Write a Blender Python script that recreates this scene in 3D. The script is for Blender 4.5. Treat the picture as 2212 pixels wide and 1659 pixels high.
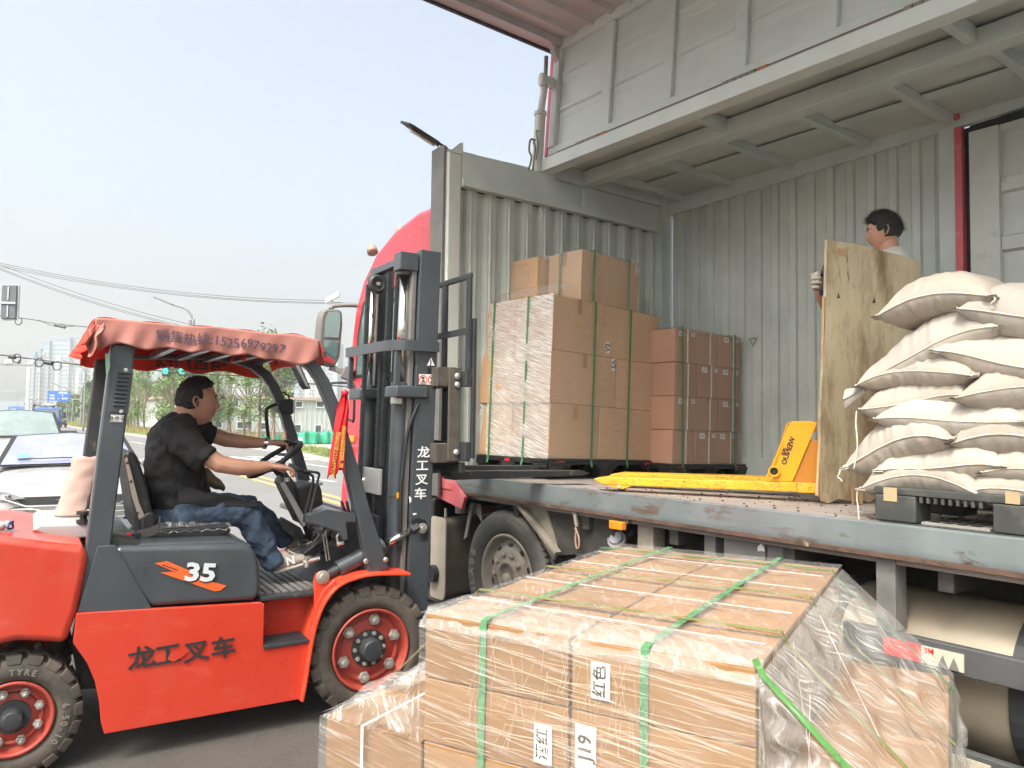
import bpy, bmesh, math, random
from math import sin, cos, pi, radians as R
from mathutils import Vector as V, Matrix as M, noise as mnoise
for o in list(bpy.data.objects): bpy.data.objects.remove(o, do_unlink=True)
S = bpy.context.scene
COL = S.collection
random.seed(7)

# ------------------------------------------------------------ camera, sky, sun
EYE = V((0, 0, 1.56)); YAW = R(37.5); PITCH = math.atan(80.5/1659); ROLL = .0133; FPX = 1659.
fwd = V((sin(YAW)*cos(PITCH), cos(YAW)*cos(PITCH), sin(PITCH)))
rgt = V((cos(YAW), -sin(YAW), 0)); upv = rgt.cross(fwd)
# photograph leans clockwise by ROLL: turn the camera the other way
rc = (rgt*cos(ROLL) + upv*sin(ROLL)); uc = (upv*cos(ROLL) - rgt*sin(ROLL))
cd = bpy.data.cameras.new('camera'); cam = bpy.data.objects.new('camera', cd); COL.objects.link(cam)
cam.matrix_world = M.Translation(EYE) @ M((rc, uc, -fwd)).transposed().to_4x4()
cd.sensor_width = 36; cd.lens = 36*FPX/2212; cd.clip_start = .05; cd.clip_end = 6000
S.camera = cam

SUN_EL, SUN_AZ = R(56), R(203)            # high hazy sun to the left behind the camera; azimuth measured from +X towards +Y
sdir = V((cos(SUN_AZ)*cos(SUN_EL), sin(SUN_AZ)*cos(SUN_EL), sin(SUN_EL)))
W = bpy.data.worlds.new('World'); S.world = W; W.use_nodes = True
nt = W.node_tree; bg = nt.nodes['Background']
sk = nt.nodes.new('ShaderNodeTexSky'); sk.sky_type = 'NISHITA'; sk.sun_disc = False
sk.sun_elevation = SUN_EL; sk.sun_rotation = math.atan2(sdir.x, sdir.y); sk.altitude = 0
sk.air_density = 1.0; sk.dust_density = 9.0; sk.ozone_density = 1.6
hs = nt.nodes.new('ShaderNodeHueSaturation'); hs.inputs['Saturation'].default_value = .70
nt.links.new(sk.outputs[0], hs.inputs['Color']); wb = nt.nodes.new('ShaderNodeMix'); wb.data_type = 'RGBA'; wb.blend_type = 'MULTIPLY'; wb.inputs[0].default_value = 1; wb.inputs[7].default_value = (.985, 1.0, .96, 1)
nt.links.new(hs.outputs[0], wb.inputs[6]); nt.links.new(wb.outputs[2], bg.inputs[0]); bg.inputs[1].default_value = .105
sl = bpy.data.lights.new('sun', 'SUN'); sl.energy = .75; sl.angle = R(11); sl.color = (1, .95, .87)
so = bpy.data.objects.new('sun', sl); COL.objects.link(so); so.rotation_euler = sdir.to_track_quat('Z', 'Y').to_euler()
S.view_settings.view_transform = 'Standard'; S.view_settings.look = 'None'
S.view_settings.exposure = 1.95; S.view_settings.gamma = 1
S.view_settings.use_curve_mapping = False
S.cycles.max_bounces = 8; S.cycles.transparent_max_bounces = 24; S.cycles.volume_bounces = 0
S.cycles.diffuse_bounces = 7; S.cycles.glossy_bounces = 3; S.cycles.use_denoising = True

# ------------------------------------------------------------ measuring: a photo ray meets a real plane
def ray(u, v):
    return fwd + rc*((u-1106)/FPX) + uc*((829.5-v)/FPX)
def hit(u, v, n, p):
    d = ray(u, v); n = V(n); return EYE + d*((V(p)-EYE).dot(n)/d.dot(n))
def onX(u, v, x): return hit(u, v, (1, 0, 0), (x, 0, 0))
def onY(u, v, y): return hit(u, v, (0, 1, 0), (0, y, 0))
def onZ(u, v, z=0.): return hit(u, v, (0, 0, 1), (0, 0, z))
def atD(u, v, d): return EYE + ray(u, v)*d     # at a distance d along the view axis

# ------------------------------------------------------------ object helpers
def tag(o, label=None, cat=None, group=None, kind=None):
    if label: o['label'] = label
    if cat: o['category'] = cat
    if group: o['group'] = group
    if kind: o['kind'] = kind
    return o
def empty(name, loc=(0, 0, 0), rz=0., label=None, cat=None, group=None):
    o = bpy.data.objects.new(name, None); COL.objects.link(o)
    o.location = loc; o.rotation_euler = (0, 0, rz); o.empty_display_size = .1
    return tag(o, label, cat, group)
def link(name, me, mat=None, parent=None, smooth=False):
    o = bpy.data.objects.new(name, me); COL.objects.link(o)
    if mat is not None:
        me.materials.clear()
        for m_ in (mat if isinstance(mat, (list, tuple)) else [mat]): me.materials.append(m_)
    if parent is not None: o.parent = parent
    if smooth:
        for p in me.polygons: p.use_smooth = True
    return o
class MB:
    def __init__(s): s.v = []; s.f = []; s.m = []
    def add(s, vs, fs, mi=0):
        b = len(s.v); s.v += [tuple(x) for x in vs]
        for f in fs: s.f.append([b+i for i in f]); s.m.append(mi)
        return s
    def box(s, a, b, mi=0):
        x0, x1 = sorted((a[0], b[0])); y0, y1 = sorted((a[1], b[1])); z0, z1 = sorted((a[2], b[2]))
        return s.add([(x0,y0,z0),(x1,y0,z0),(x1,y1,z0),(x0,y1,z0),(x0,y0,z1),(x1,y0,z1),(x1,y1,z1),(x0,y1,z1)],
              [(0,3,2,1),(4,5,6,7),(0,1,5,4),(1,2,6,5),(2,3,7,6),(3,0,4,7)], mi)
    def obox(s, c, ax, ay, az, mi=0):       # centre and three half axes
        c, ax, ay, az = V(c), V(ax), V(ay), V(az)
        vs = [c+ax*i+ay*j+az*k for k in (-1, 1) for j, i in ((-1,-1),(-1,1),(1,1),(1,-1))]
        return s.add(vs, [(0,3,2,1),(4,5,6,7),(0,1,5,4),(1,2,6,5),(2,3,7,6),(3,0,4,7)], mi)
    def prism(s, poly, ext, mi=0):          # polygon of 3D points pushed along ext
        e = V(ext); n = len(poly); a = [V(p) for p in poly]
        fs = [list(range(n))[::-1], [n+i for i in range(n)]] + [(i, (i+1) % n, n+(i+1) % n, n+i) for i in range(n)]
        return s.add(a+[p+e for p in a], fs, mi)
    def bar(s, p, q, w, h, up=(0, 0, 1), mi=0):   # rectangular bar from p to q
        p, q = V(p), V(q); d = (q-p); L = d.length; d.normalize()
        u = V(up); sd = d.cross(u)
        if sd.length < 1e-4: sd = d.cross(V((1, 0, 0)))
        sd.normalize(); u = sd.cross(d)
        return s.obox((p+q)/2, d*L/2, sd*w/2, u*h/2, mi)
    def tube(s, pts, r, n=10, mi=0, cap=True, closed=False):
        pts = [V(p) for p in pts]; rs = r if isinstance(r, (list, tuple)) else [r]*len(pts)
        m = len(pts); rings = []; prev = None
        for i, p in enumerate(pts):
            if closed: d = pts[(i+1) % m]-pts[i-1]
            else: d = pts[min(i+1, m-1)]-pts[max(i-1, 0)]
            d.normalize()
            if prev is None:
                x = d.cross(V((0, 0, 1)))
                if x.length < .1: x = d.cross(V((1, 0, 0)))
            else: x = prev - d*prev.dot(d)
            x.normalize(); prev = x; y = d.cross(x)
            rings.append([p+x*rs[i]*cos(2*pi*k/n)+y*rs[i]*sin(2*pi*k/n) for k in range(n)])
        vs = [q for g in rings for q in g]; fs = []
        for i in range(m if closed else m-1):
            j = (i+1) % m
            for k in range(n): fs.append((i*n+k, i*n+(k+1) % n, j*n+(k+1) % n, j*n+k))
        if cap and not closed: fs.append(list(range(n))[::-1]); fs.append([(m-1)*n+k for k in range(n)])
        return s.add(vs, fs, mi)
    def lathe(s, prof, c, axis, n=32, mi=0, ph=0., cap=True):   # prof: (radius, distance along axis)
        c = V(c); a = V(axis).normalized(); x = a.cross(V((0, 0, 1)))
        if x.length < .1: x = a.cross(V((1, 0, 0)))
        x.normalize(); y = a.cross(x); vs = []
        for r_, t in prof: vs += [c+a*t+x*r_*cos(ph+2*pi*k/n)+y*r_*sin(ph+2*pi*k/n) for k in range(n)]
        fs = [(i*n+k, i*n+(k+1) % n, (i+1)*n+(k+1) % n, (i+1)*n+k) for i in range(len(prof)-1) for k in range(n)]
        if cap and prof[0][0] > 1e-4: fs.append(list(range(n))[::-1])
        if cap and prof[-1][0] > 1e-4: fs.append([(len(prof)-1)*n+k for k in range(n)])
        return s.add(vs, fs, mi)
    def grid(s, fn, nu, nv, mi=0):
        vs = [fn(i/nu, j/nv) for j in range(nv+1) for i in range(nu+1)]
        return s.add(vs, [(j*(nu+1)+i, j*(nu+1)+i+1, (j+1)*(nu+1)+i+1, (j+1)*(nu+1)+i) for j in range(nv) for i in range(nu)], mi)
    def quad(s, a, b, c, d, mi=0): return s.add([a, b, c, d], [(0, 1, 2, 3)], mi)
    def mesh(s, name):
        me = bpy.data.meshes.new(name); me.from_pydata(s.v, [], s.f)
        bm = bmesh.new(); bm.from_mesh(me)
        bmesh.ops.remove_doubles(bm, verts=bm.verts, dist=1e-6)
        bmesh.ops.recalc_face_normals(bm, faces=bm.faces); 
        bm.to_mesh(me); bm.free()
        if len(me.polygons) == len(s.m): me.polygons.foreach_set('material_index', s.m)
        return me
    def build(s, name, mat, parent=None, smooth=False, bev=0., seg=2, sub=0, solid=0.):
        o = link(name, s.mesh(name), mat, parent, smooth)
        if solid:
            m_ = o.modifiers.new('s', 'SOLIDIFY'); m_.thickness = solid; m_.offset = 0
        if bev:
            m_ = o.modifiers.new('b', 'BEVEL'); m_.width = bev; m_.segments = seg; m_.limit_method = 'ANGLE'; m_.angle_limit = R(40)
            m_.harden_normals = False
            for p in o.data.polygons: p.use_smooth = True
            w = o.modifiers.new('w', 'WEIGHTED_NORMAL'); w.keep_sharp = True
        if sub:
            m_ = o.modifiers.new('d', 'SUBSURF'); m_.levels = sub; m_.render_levels = sub
        return o
def copy_tree(o, parent=None):
    c = o.copy(); COL.objects.link(c)
    if parent is not None: c.parent = parent
    for ch in list(o.children): copy_tree(ch, c)
    return c
_tc = {}
def text(body, size, mat, parent, origin, right, up, bold=0., ext=.0008, name='lettering', xs=1., align='CENTER', shear=0.):
    k = (body, bold, ext, align, shear)
    if k not in _tc:
        c = bpy.data.curves.new('t', 'FONT'); c.body = body; c.size = 1; c.offset = bold; c.extrude = ext; c.align_x = align; c.align_y = 'CENTER'
        c.resolution_u = 2; c.shear = shear
        o = bpy.data.objects.new('t', c); COL.objects.link(o)
        dg = bpy.context.evaluated_depsgraph_get(); dg.update()
        _tc[k] = bpy.data.meshes.new_from_object(o.evaluated_get(dg)); bpy.data.objects.remove(o)
    me = _tc[k].copy(); r_, u_ = V(right).normalized(), V(up).normalized(); n = r_.cross(u_).normalized(); u_ = n.cross(r_)
    mt = M((r_*size*xs, u_*size, n)).transposed().to_4x4(); mt.translation = V(origin)
    me.transform(mt); return link(name, me, mat, parent)
def catmull(pts, k=6):
    pts = [V(p) for p in pts]; out = []
    for i in range(len(pts)-1):
        p0, p1, p2, p3 = pts[max(i-1, 0)], pts[i], pts[i+1], pts[min(i+2, len(pts)-1)]
        for j in range(k):
            t = j/k; out.append(.5*((2*p1)+(p2-p0)*t+(2*p0-5*p1+4*p2-p3)*t*t+(3*p1-p0-3*p2+p3)*t**3))
    out.append(pts[-1]); return out

# ------------------------------------------------------------ materials
MT = {}
def mat(name, col, rough=.5, metal=0., nz=0., nscale=8., bump=0., bscale=60., rust=None, spec=.5, coat=0., alpha=1., stretch=(1, 1, 1), emis=None, ecol=None, dirt=None, trans=0.):
    """principled paint with colour variation, optional second tone in blotches and fine relief"""
    m = bpy.data.materials.new(name); m.use_nodes = True; t = m.node_tree; b = t.nodes['Principled BSDF']; L = t.links.new
    b.inputs['Base Color'].default_value = (*col, 1); b.inputs['Roughness'].default_value = rough; b.inputs['Metallic'].default_value = metal
    b.inputs['Specular IOR Level'].default_value = spec
    if coat: b.inputs['Coat Weight'].default_value = coat; b.inputs['Coat Roughness'].default_value = .08
    if alpha < 1: b.inputs['Alpha'].default_value = alpha
    if trans: b.inputs['Transmission Weight'].default_value = trans
    if emis: b.inputs['Emission Strength'].default_value = emis; b.inputs['Emission Color'].default_value = (*(ecol or col), 1)
    tc = t.nodes.new('ShaderNodeTexCoord'); mp = t.nodes.new('ShaderNodeMapping'); mp.inputs['Scale'].default_value = stretch
    if name.startswith('cardboard') or name.startswith('woven'):      # every carton and sack gets its own patch of grain
        oi = t.nodes.new('ShaderNodeObjectInfo'); va = t.nodes.new('ShaderNodeVectorMath'); va.operation = 'MULTIPLY_ADD'
        va.inputs[1].default_value = (37, 53, 71); cx = t.nodes.new('ShaderNodeCombineXYZ')
        for q_ in range(3): L(oi.outputs['Random'], cx.inputs[q_])
        L(cx.outputs[0], va.inputs[0]); L(tc.outputs['Object'], va.inputs[2]); vout = va.outputs[0]
    else: oi = None; vout = tc.outputs['Object']
    L(vout, mp.inputs[0]); cur = None
    def rgb(c):
        n = t.nodes.new('ShaderNodeRGB'); n.outputs[0].default_value = (*c, 1); return n.outputs[0]
    cur = rgb(col)
    def mix(fac, a, c2, typ='MIX'):
        n = t.nodes.new('ShaderNodeMix'); n.data_type = 'RGBA'; n.blend_type = typ
        L(fac, n.inputs[0]) if not isinstance(fac, float) else setattr(n.inputs[0], 'default_value', fac)
        L(a, n.inputs[6]); L(c2, n.inputs[7]); return n.outputs[2]
    def noise(sc, det=6., rr=.6, st=None):
        n = t.nodes.new('ShaderNodeTexNoise'); n.inputs['Scale'].default_value = sc; n.inputs['Detail'].default_value = det; n.inputs['Roughness'].default_value = rr
        if st:
            m2 = t.nodes.new('ShaderNodeMapping'); m2.inputs['Scale'].default_value = st; L(vout, m2.inputs[0]); L(m2.outputs[0], n.inputs['Vector'])
        else: L(mp.outputs[0], n.inputs['Vector'])
        return n.outputs[0]
    def ramp(f, a, b_, inv=False):
        n = t.nodes.new('ShaderNodeMapRange'); n.inputs[1].default_value = a; n.inputs[2].default_value = b_
        if inv: n.inputs[3].default_value = 1; n.inputs[4].default_value = 0
        L(f, n.inputs[0]); return n.outputs[0]
    if nz:
        f = ramp(noise(nscale), .3, .7)
        cur = mix(f, rgb(tuple(c*(1-nz) for c in col)), rgb(tuple(min(1, c*(1+nz)) for c in col)))
        rr = t.nodes.new('ShaderNodeMapRange'); rr.inputs[3].default_value = max(.03, rough-.1); rr.inputs[4].default_value = min(1, rough+.12); L(f, rr.inputs[0]); L(rr.outputs[0], b.inputs['Roughness'])
    for spec_ in (rust or []):               # (colour, scale, low, high, stretch)
        c2, sc, lo, hi, st = spec_
        cur = mix(ramp(noise(sc, 8., .7, st), lo, hi), cur, rgb(c2))
    if oi is not None:
        hv = t.nodes.new('ShaderNodeHueSaturation'); mr_ = t.nodes.new('ShaderNodeMapRange'); mr_.inputs[3].default_value = .86; mr_.inputs[4].default_value = 1.10
        L(oi.outputs['Random'], mr_.inputs[0]); L(mr_.outputs[0], hv.inputs['Value']); L(cur, hv.inputs['Color']); cur = hv.outputs[0]
    L(cur, b.inputs['Base Color'])
    if bump:
        bn = t.nodes.new('ShaderNodeBump'); bn.inputs['Strength'].default_value = bump; bn.inputs['Distance'].default_value = .004
        L(noise(bscale, 4.), bn.inputs['Height']); L(bn.outputs[0], b.inputs['Normal'])
    MT[name] = m; return m
DUST = ((.30, .27, .23), 5., .5, .85, (1, 1, 1))
STEEL = mat('steel_grey', (.50, .555, .535), .5, nz=.10, nscale=3, bump=.15, bscale=9, rust=[((.15, .13, .11), 22, .70, .76, (1, 1, .6)), ((.52, .56, .54), 2.2, .55, .8, (1, 1, .4))])
STEELW = mat('steel_wall', (.49, .53, .50), .5, nz=.12, nscale=2.5, bump=.1, bscale=12, rust=[((.12, .09, .07), 30, .72, .76, (1, 1, .5)), ((.55, .58, .55), 2., .62, .95, (1, 1, .5)), ((.42, .20, .20), .9, .70, .95, (2, 2, .8))])
STEELR = mat('steel_overspray', (.52, .55, .52), .5, nz=.1, nscale=3, rust=[((.45, .06, .07), 1.2, .62, .85, (1, 1, 1.)), ((.36, .30, .28), 3, .6, .8, (1, 1, 1))])
WINGIN = mat('wing_inside', (.58, .63, .605), .48, nz=.07, nscale=2, rust=[((.53, .58, .56), 3., .55, .7, (1, 1, 1)), ((.10, .09, .08), 40, .74, .78, (1, 1, 1))])
WINGPK = mat('wing_pink', (.44, .45, .45), .45, nz=.1, nscale=2, rust=[((.50, .26, .28), .8, .52, .85, (1, .7, 1)), ((.25, .29, .28), 1.3, .5, .7, (1, 1, 1))])
RUSTY = mat('rusty_rail', (.155, .182, .19), .55, nz=.15, nscale=4, bump=.3, bscale=30, rust=[((.20, .17, .19), 1.2, .5, .8, (1, 1, 1)), ((.11, .07, .05), 5, .56, .64, (1, .35, 1.2)), ((.07, .045, .035), 11, .63, .70, (1, .4, 1))])
RUST = mat('rust', (.10, .06, .045), .8, nz=.4, nscale=12, bump=.6, bscale=50, rust=[((.06, .04, .03), 10, .5, .6, (1, .6, 1)), ((.40, .32, .22), 9, .64, .7, (1, .6, 1))])
DECK = mat('deck_board', (.30, .26, .24), .75, nz=.18, nscale=5, bump=.4, bscale=70, rust=[((.30, .26, .24), 3, .5, .8, (1, .4, 1)), ((.09, .07, .06), 60, .70, .74, (1, 1, 1))])
RED = mat('truck_red', (.50, .035, .055), .32, nz=.08, nscale=2, coat=.6, rust=[((.62, .14, .15), 3, .55, .9, (1, 1, 1))])
REDP = mat('truck_red_faded', (.56, .11, .13), .5, nz=.15, nscale=3, rust=[((.40, .33, .31), 3, .55, .7, (1, 1, 1))])
FRED = mat('forklift_red', (.54, .044, .022), .32, nz=.05, nscale=1.5, coat=.35, rust=[((.64, .12, .08), 5, .55, .85, (1, 1, 2.5)), ((.30, .07, .04), 34, .72, .77, (1, 1, 1)), ((.52, .10, .06), 1.3, .5, .8, (1, 1, .5))])
RIMR = mat('rim_red', (.36, .05, .035), .5, nz=.2, nscale=12, rust=[((.18, .07, .05), 14, .52, .75, (1, 1, 1)), ((.42, .22, .17), 8, .62, .8, (1, 1, 1))])
FREDT = mat('forklift_red_dusty', (.66, .06, .025), .42, nz=.12, nscale=4, rust=[((.55, .24, .17), 5, .55, .85, (1, 1, 1))])
CHAR = mat('charcoal', (.052, .062, .072), .36, nz=.14, nscale=5, coat=.25, rust=[((.10, .105, .11), 9, .66, .9, (1, 1, .5))])
CHARD = mat('charcoal_worn', (.030, .034, .038), .5, nz=.2, nscale=9, bump=.2, bscale=60, rust=[((.22, .17, .11), 9, .62, .7, (1, 1, .5)), ((.12, .12, .12), 25, .62, .7, (1, 1, .5))])
BLACK = mat('black_plastic', (.018, .019, .020), .45, nz=.2, nscale=12, rust=[DUST[:1]+(4., .62, 1.1, (1, 1, 1))])
RUB = mat('tyre_rubber', (.055, .048, .042), .82, nz=.25, nscale=14, bump=.4, bscale=70, rust=[((.15, .125, .10), 5, .42, .8, (1, 1, 1))])
RUBT = mat('truck_tyre', (.075, .072, .068), .78, nz=.2, nscale=9, bump=.25, bscale=60, rust=[((.17, .155, .135), 3, .45, .8, (1, 1, 1))])
DUSTM = mat('dusty_metal', (.27, .24, .20), .62, nz=.18, nscale=6, bump=.2, bscale=40, rust=[((.13, .115, .10), 7, .55, .72, (1, 1, 1))])
TANK = mat('dusty_tank', (.29, .25, .19), .42, metal=.1, nz=.15, nscale=3, rust=[((.25, .21, .16), 4, .5, .75, (1, 1, 2)), ((.62, .60, .55), 14, .70, .74, (1, 1, 1))])
DARKM = mat('dark_chassis', (.035, .033, .030), .75, nz=.3, nscale=8, rust=[((.09, .08, .065), 5, .5, .8, (1, 1, 1))])
CHROME = mat('chrome', (.62, .62, .60), .14, metal=1.)
BOLT = mat('bolt_steel', (.55, .54, .50), .42, metal=.8, nz=.2, nscale=40)
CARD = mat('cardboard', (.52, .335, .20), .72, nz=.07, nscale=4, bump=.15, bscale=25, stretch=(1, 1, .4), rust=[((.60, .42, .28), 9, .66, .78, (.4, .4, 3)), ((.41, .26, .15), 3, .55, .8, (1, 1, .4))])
CARDE = mat('cardboard_edge', (.56, .40, .26), .8, nz=.15, nscale=40)
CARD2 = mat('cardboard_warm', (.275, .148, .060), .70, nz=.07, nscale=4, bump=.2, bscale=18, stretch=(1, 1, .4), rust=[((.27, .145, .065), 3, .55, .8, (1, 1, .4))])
TAPE = mat('parcel_tape', (.38, .22, .11), .25, nz=.08, nscale=8, bump=.3, bscale=30)
PAPER = mat('label_paper', (.72, .72, .70), .6, nz=.03)
INK = mat('ink_black', (.02, .022, .025), .6)
WHITEP = mat('white_paint', (.78, .79, .80), .5, nz=.06, nscale=20)
STRAP = mat('green_strap', (.06, .21, .09), .35, nz=.15, nscale=30, bump=.3, bscale=200)
STRAPW = mat('white_strap', (.62, .56, .58), .45, nz=.08, nscale=30)
YEL = mat('jack_yellow', (.80, .36, .008), .36, nz=.08, nscale=6, coat=.3, rust=[((.16, .10, .05), 16, .70, .74, (1, 1, 1))])
YELW = mat('jack_yellow_worn', (.74, .38, .015), .45, nz=.15, nscale=6, rust=[((.10, .09, .06), 15, .56, .60, (6, .8, 6)), ((.80, .48, .06), 6, .5, .7, (4, .5, 4))])
SACK = mat('woven_sack', (.40, .36, .31), .8, nz=.06, nscale=5, bump=.35, bscale=160, rust=[((.44, .33, .24), 7, .66, .85, (1, 1, 1))])
SACKW = mat('woven_sack_pale', (.43, .40, .355), .78, nz=.05, nscale=5, bump=.35, bscale=160, rust=[((.47, .36, .27), 6, .68, .9, (1, 1, 1))])
THREAD = mat('sack_thread', (.66, .58, .48), .8)
WOOD = mat('plywood', (.56, .48, .32), .75, nz=.18, nscale=3.5, bump=.35, bscale=22, stretch=(1, 1, .35), rust=[((.27, .18, .10), 2.2, .46, .62, (1.4, 1.4, .5)), ((.12, .09, .06), 10, .60, .70, (3, 3, .5)), ((.52, .42, .26), 5, .58, .8, (2, 2, .3))])
WOODE = mat('plywood_edge', (.50, .34, .19), .8, nz=.25, nscale=20, stretch=(6, 6, .4))
ASPH_SHADE = mat('asphalt', (.062, .057, .052), .85, nz=.16, nscale=3, bump=1., bscale=140, rust=[((.17, .16, .15), 150, .57, .62, (1, 1, 1)), ((.035, .032, .03), 1.7, .56, .66, (1, .4, 1)), ((.035, .035, .035), 150, .60, .68, (1, 1, 1)), ((.095, .088, .08), .7, .5, .7, (1, 1, 1))])  # darker than the road's asphalt: shade on the near ground put into colour
ROADM = mat('road_asphalt', (.17, .17, .168), .85, nz=.10, nscale=.5, bump=.3, bscale=90, rust=[((.21, .205, .20), .25, .5, .7, (1, 3, 1))])
LINEW = mat('line_white', (.62, .62, .60), .7, nz=.12, nscale=5)
LINEY = mat('line_yellow', (.62, .42, .12), .7, nz=.15, nscale=5)
PAVE = mat('paving', (.40, .36, .32), .8, nz=.14, nscale=1.2, rust=[((.45, .30, .24), .3, .52, .6, (1, 1, 1))])
KERBM = mat('kerb_concrete', (.42, .41, .39), .8, nz=.12, nscale=3)
GRASS = mat('grass_ground', (.09, .15, .035), .9, nz=.3, nscale=2, rust=[((.28, .24, .08), .25, .5, .62, (1, 1, 1))])
SKINM = mat('skin', (.50, .27, .185), .5, nz=.08, nscale=9, bump=.1, bscale=120, spec=.4)
HAIR = mat('hair_black', (.010, .009, .009), .55, nz=.3, nscale=60, bump=.8, bscale=140)
TEE = mat('black_tshirt', (.012, .012, .014), .85, nz=.25, nscale=6, bump=.3, bscale=10)
DENIM = mat('denim', (.035, .060, .10), .85, nz=.35, nscale=9, bump=.5, bscale=160, rust=[((.11, .16, .22), 6, .52, .75, (1, 1, 1)), ((.02, .03, .05), 10, .55, .7, (1, 1, 1))])
SHOE = mat('shoe_grey', (.33, .29, .25), .7, nz=.12, nscale=15, bump=.2, bscale=90)
SOLE = mat('shoe_sole', (.44, .41, .36), .7, nz=.15, nscale=15)
SHOED = mat('shoe_dark', (.13, .12, .11), .7)
CLOTH = mat('canopy_cloth', (.42, .175, .145), .7, nz=.14, nscale=3, bump=.35, bscale=16, rust=[((.52, .27, .22), 4, .55, .85, (1, 1, 1))])
CLOTHR = mat('canopy_cloth_red', (.75, .04, .015), .6, nz=.08, nscale=4)
RIBBON = mat('ribbon', (.62, .012, .02), .42, nz=.12, nscale=10)
GOLD = mat('gold_print', (.75, .42, .10), .45)
CARW = mat('car_white', (.33, .33, .325), .3, nz=.03, coat=.5)
GLASSC = mat('windscreen', (.25, .27, .37), .25, nz=.12, nscale=2.5, spec=.4)
GLASSG = mat('windscreen_grey', (.20, .25, .25), .25, nz=.12, nscale=2, spec=.4)
GLASST = mat('side_glass', (.10, .16, .16), .05, coat=1., spec=.9)
MIRROR = mat('mirror_glass', (.75, .78, .78), .03, metal=1.)
GREENL = mat('green_light', (.02, .75, .35), .5, emis=2.2, ecol=(.0, 1., .50))
AMBER = mat('amber_lens', (.80, .25, .02), .3, coat=.6)
REDREF = mat('red_reflector', (.62, .02, .02), .35, nz=.2, nscale=60)
WREF = mat('white_reflector', (.55, .52, .42), .4, nz=.12, nscale=60)
BLUES = mat('sign_blue', (.03, .13, .48), .4)
PINKR = mat('faded_pink_sheet', (.44, .31, .27), .7, nz=.12, nscale=5, bump=.4, bscale=9)
NETG = mat('green_net', (.04, .38, .23), .7, nz=.2, nscale=1.5)
POLE = mat('pole_grey', (.22, .23, .24), .5)
WALLW = mat('warehouse_white', (.55, .57, .59), .6, nz=.04, nscale=.4)
RAILM = mat('dark_rail', (.075, .078, .082), .6, nz=.2, nscale=6, rust=[((.14, .13, .12), 8, .6, .8, (1, 1, 1))])
COLG = mat('grey_flange', (.16, .155, .15), .6, nz=.2, nscale=6)
TWR = mat('tower_pale', (.50, .50, .50), .8)
TWB = mat('tower_blue', (.20, .28, .35), .6)
WIN = mat('window_dark', (.07, .10, .13), .3)
WINL = mat('window_light', (.30, .34, .38), .3)
LEAF1 = mat('leaf_green', (.17, .28, .08), .6, nz=.3, nscale=3)
LEAF2 = mat('leaf_olive', (.22, .27, .09), .6, nz=.3, nscale=3)
LEAF3 = mat('leaf_dark', (.11, .18, .07), .6, nz=.3, nscale=3)
BARK = mat('bark', (.20, .16, .12), .85, nz=.2, nscale=8)
GLOVE = mat('glove_cotton', (.42, .38, .33), .85, nz=.15, nscale=20, bump=.3, bscale=120)
GLOVEB = mat('glove_blue', (.03, .05, .20), .6)
SHIRTS = mat('striped_shirt', (.55, .55, .53), .8, nz=.1, nscale=4)

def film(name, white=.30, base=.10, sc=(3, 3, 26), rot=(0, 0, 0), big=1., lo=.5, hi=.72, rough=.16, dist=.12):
    """stretch film: clear skin that glints, its milky creases whitened to carry painted glare too"""
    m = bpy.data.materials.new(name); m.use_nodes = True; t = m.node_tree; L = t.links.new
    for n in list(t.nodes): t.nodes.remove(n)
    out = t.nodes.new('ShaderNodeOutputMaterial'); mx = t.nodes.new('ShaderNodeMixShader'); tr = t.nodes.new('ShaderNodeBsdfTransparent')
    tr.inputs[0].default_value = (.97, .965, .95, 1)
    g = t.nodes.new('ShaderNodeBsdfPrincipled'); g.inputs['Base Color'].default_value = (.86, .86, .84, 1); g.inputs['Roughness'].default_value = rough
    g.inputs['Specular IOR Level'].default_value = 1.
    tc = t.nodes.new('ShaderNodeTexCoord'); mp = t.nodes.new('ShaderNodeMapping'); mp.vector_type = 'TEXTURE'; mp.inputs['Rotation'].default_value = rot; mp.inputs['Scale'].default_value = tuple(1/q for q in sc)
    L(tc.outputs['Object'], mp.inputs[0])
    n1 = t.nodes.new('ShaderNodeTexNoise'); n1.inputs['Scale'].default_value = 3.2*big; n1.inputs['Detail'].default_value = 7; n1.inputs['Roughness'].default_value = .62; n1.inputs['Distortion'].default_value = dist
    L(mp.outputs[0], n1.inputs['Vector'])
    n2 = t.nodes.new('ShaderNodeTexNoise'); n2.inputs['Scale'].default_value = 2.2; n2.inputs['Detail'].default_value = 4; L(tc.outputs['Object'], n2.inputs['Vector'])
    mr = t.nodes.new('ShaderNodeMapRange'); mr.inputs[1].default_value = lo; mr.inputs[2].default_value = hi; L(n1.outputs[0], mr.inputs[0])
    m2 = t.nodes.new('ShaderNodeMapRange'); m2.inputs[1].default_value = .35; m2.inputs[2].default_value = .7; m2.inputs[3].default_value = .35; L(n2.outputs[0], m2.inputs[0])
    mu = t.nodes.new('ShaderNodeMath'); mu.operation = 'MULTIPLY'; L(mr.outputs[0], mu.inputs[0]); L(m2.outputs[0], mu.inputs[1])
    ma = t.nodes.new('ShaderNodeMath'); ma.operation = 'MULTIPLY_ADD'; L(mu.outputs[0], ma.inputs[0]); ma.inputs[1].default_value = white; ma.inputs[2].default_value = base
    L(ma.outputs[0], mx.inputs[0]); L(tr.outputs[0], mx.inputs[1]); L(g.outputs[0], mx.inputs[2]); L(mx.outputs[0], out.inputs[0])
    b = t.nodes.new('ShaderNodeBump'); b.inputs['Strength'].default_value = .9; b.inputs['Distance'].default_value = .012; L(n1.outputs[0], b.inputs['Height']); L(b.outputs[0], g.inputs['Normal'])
    return m
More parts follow.
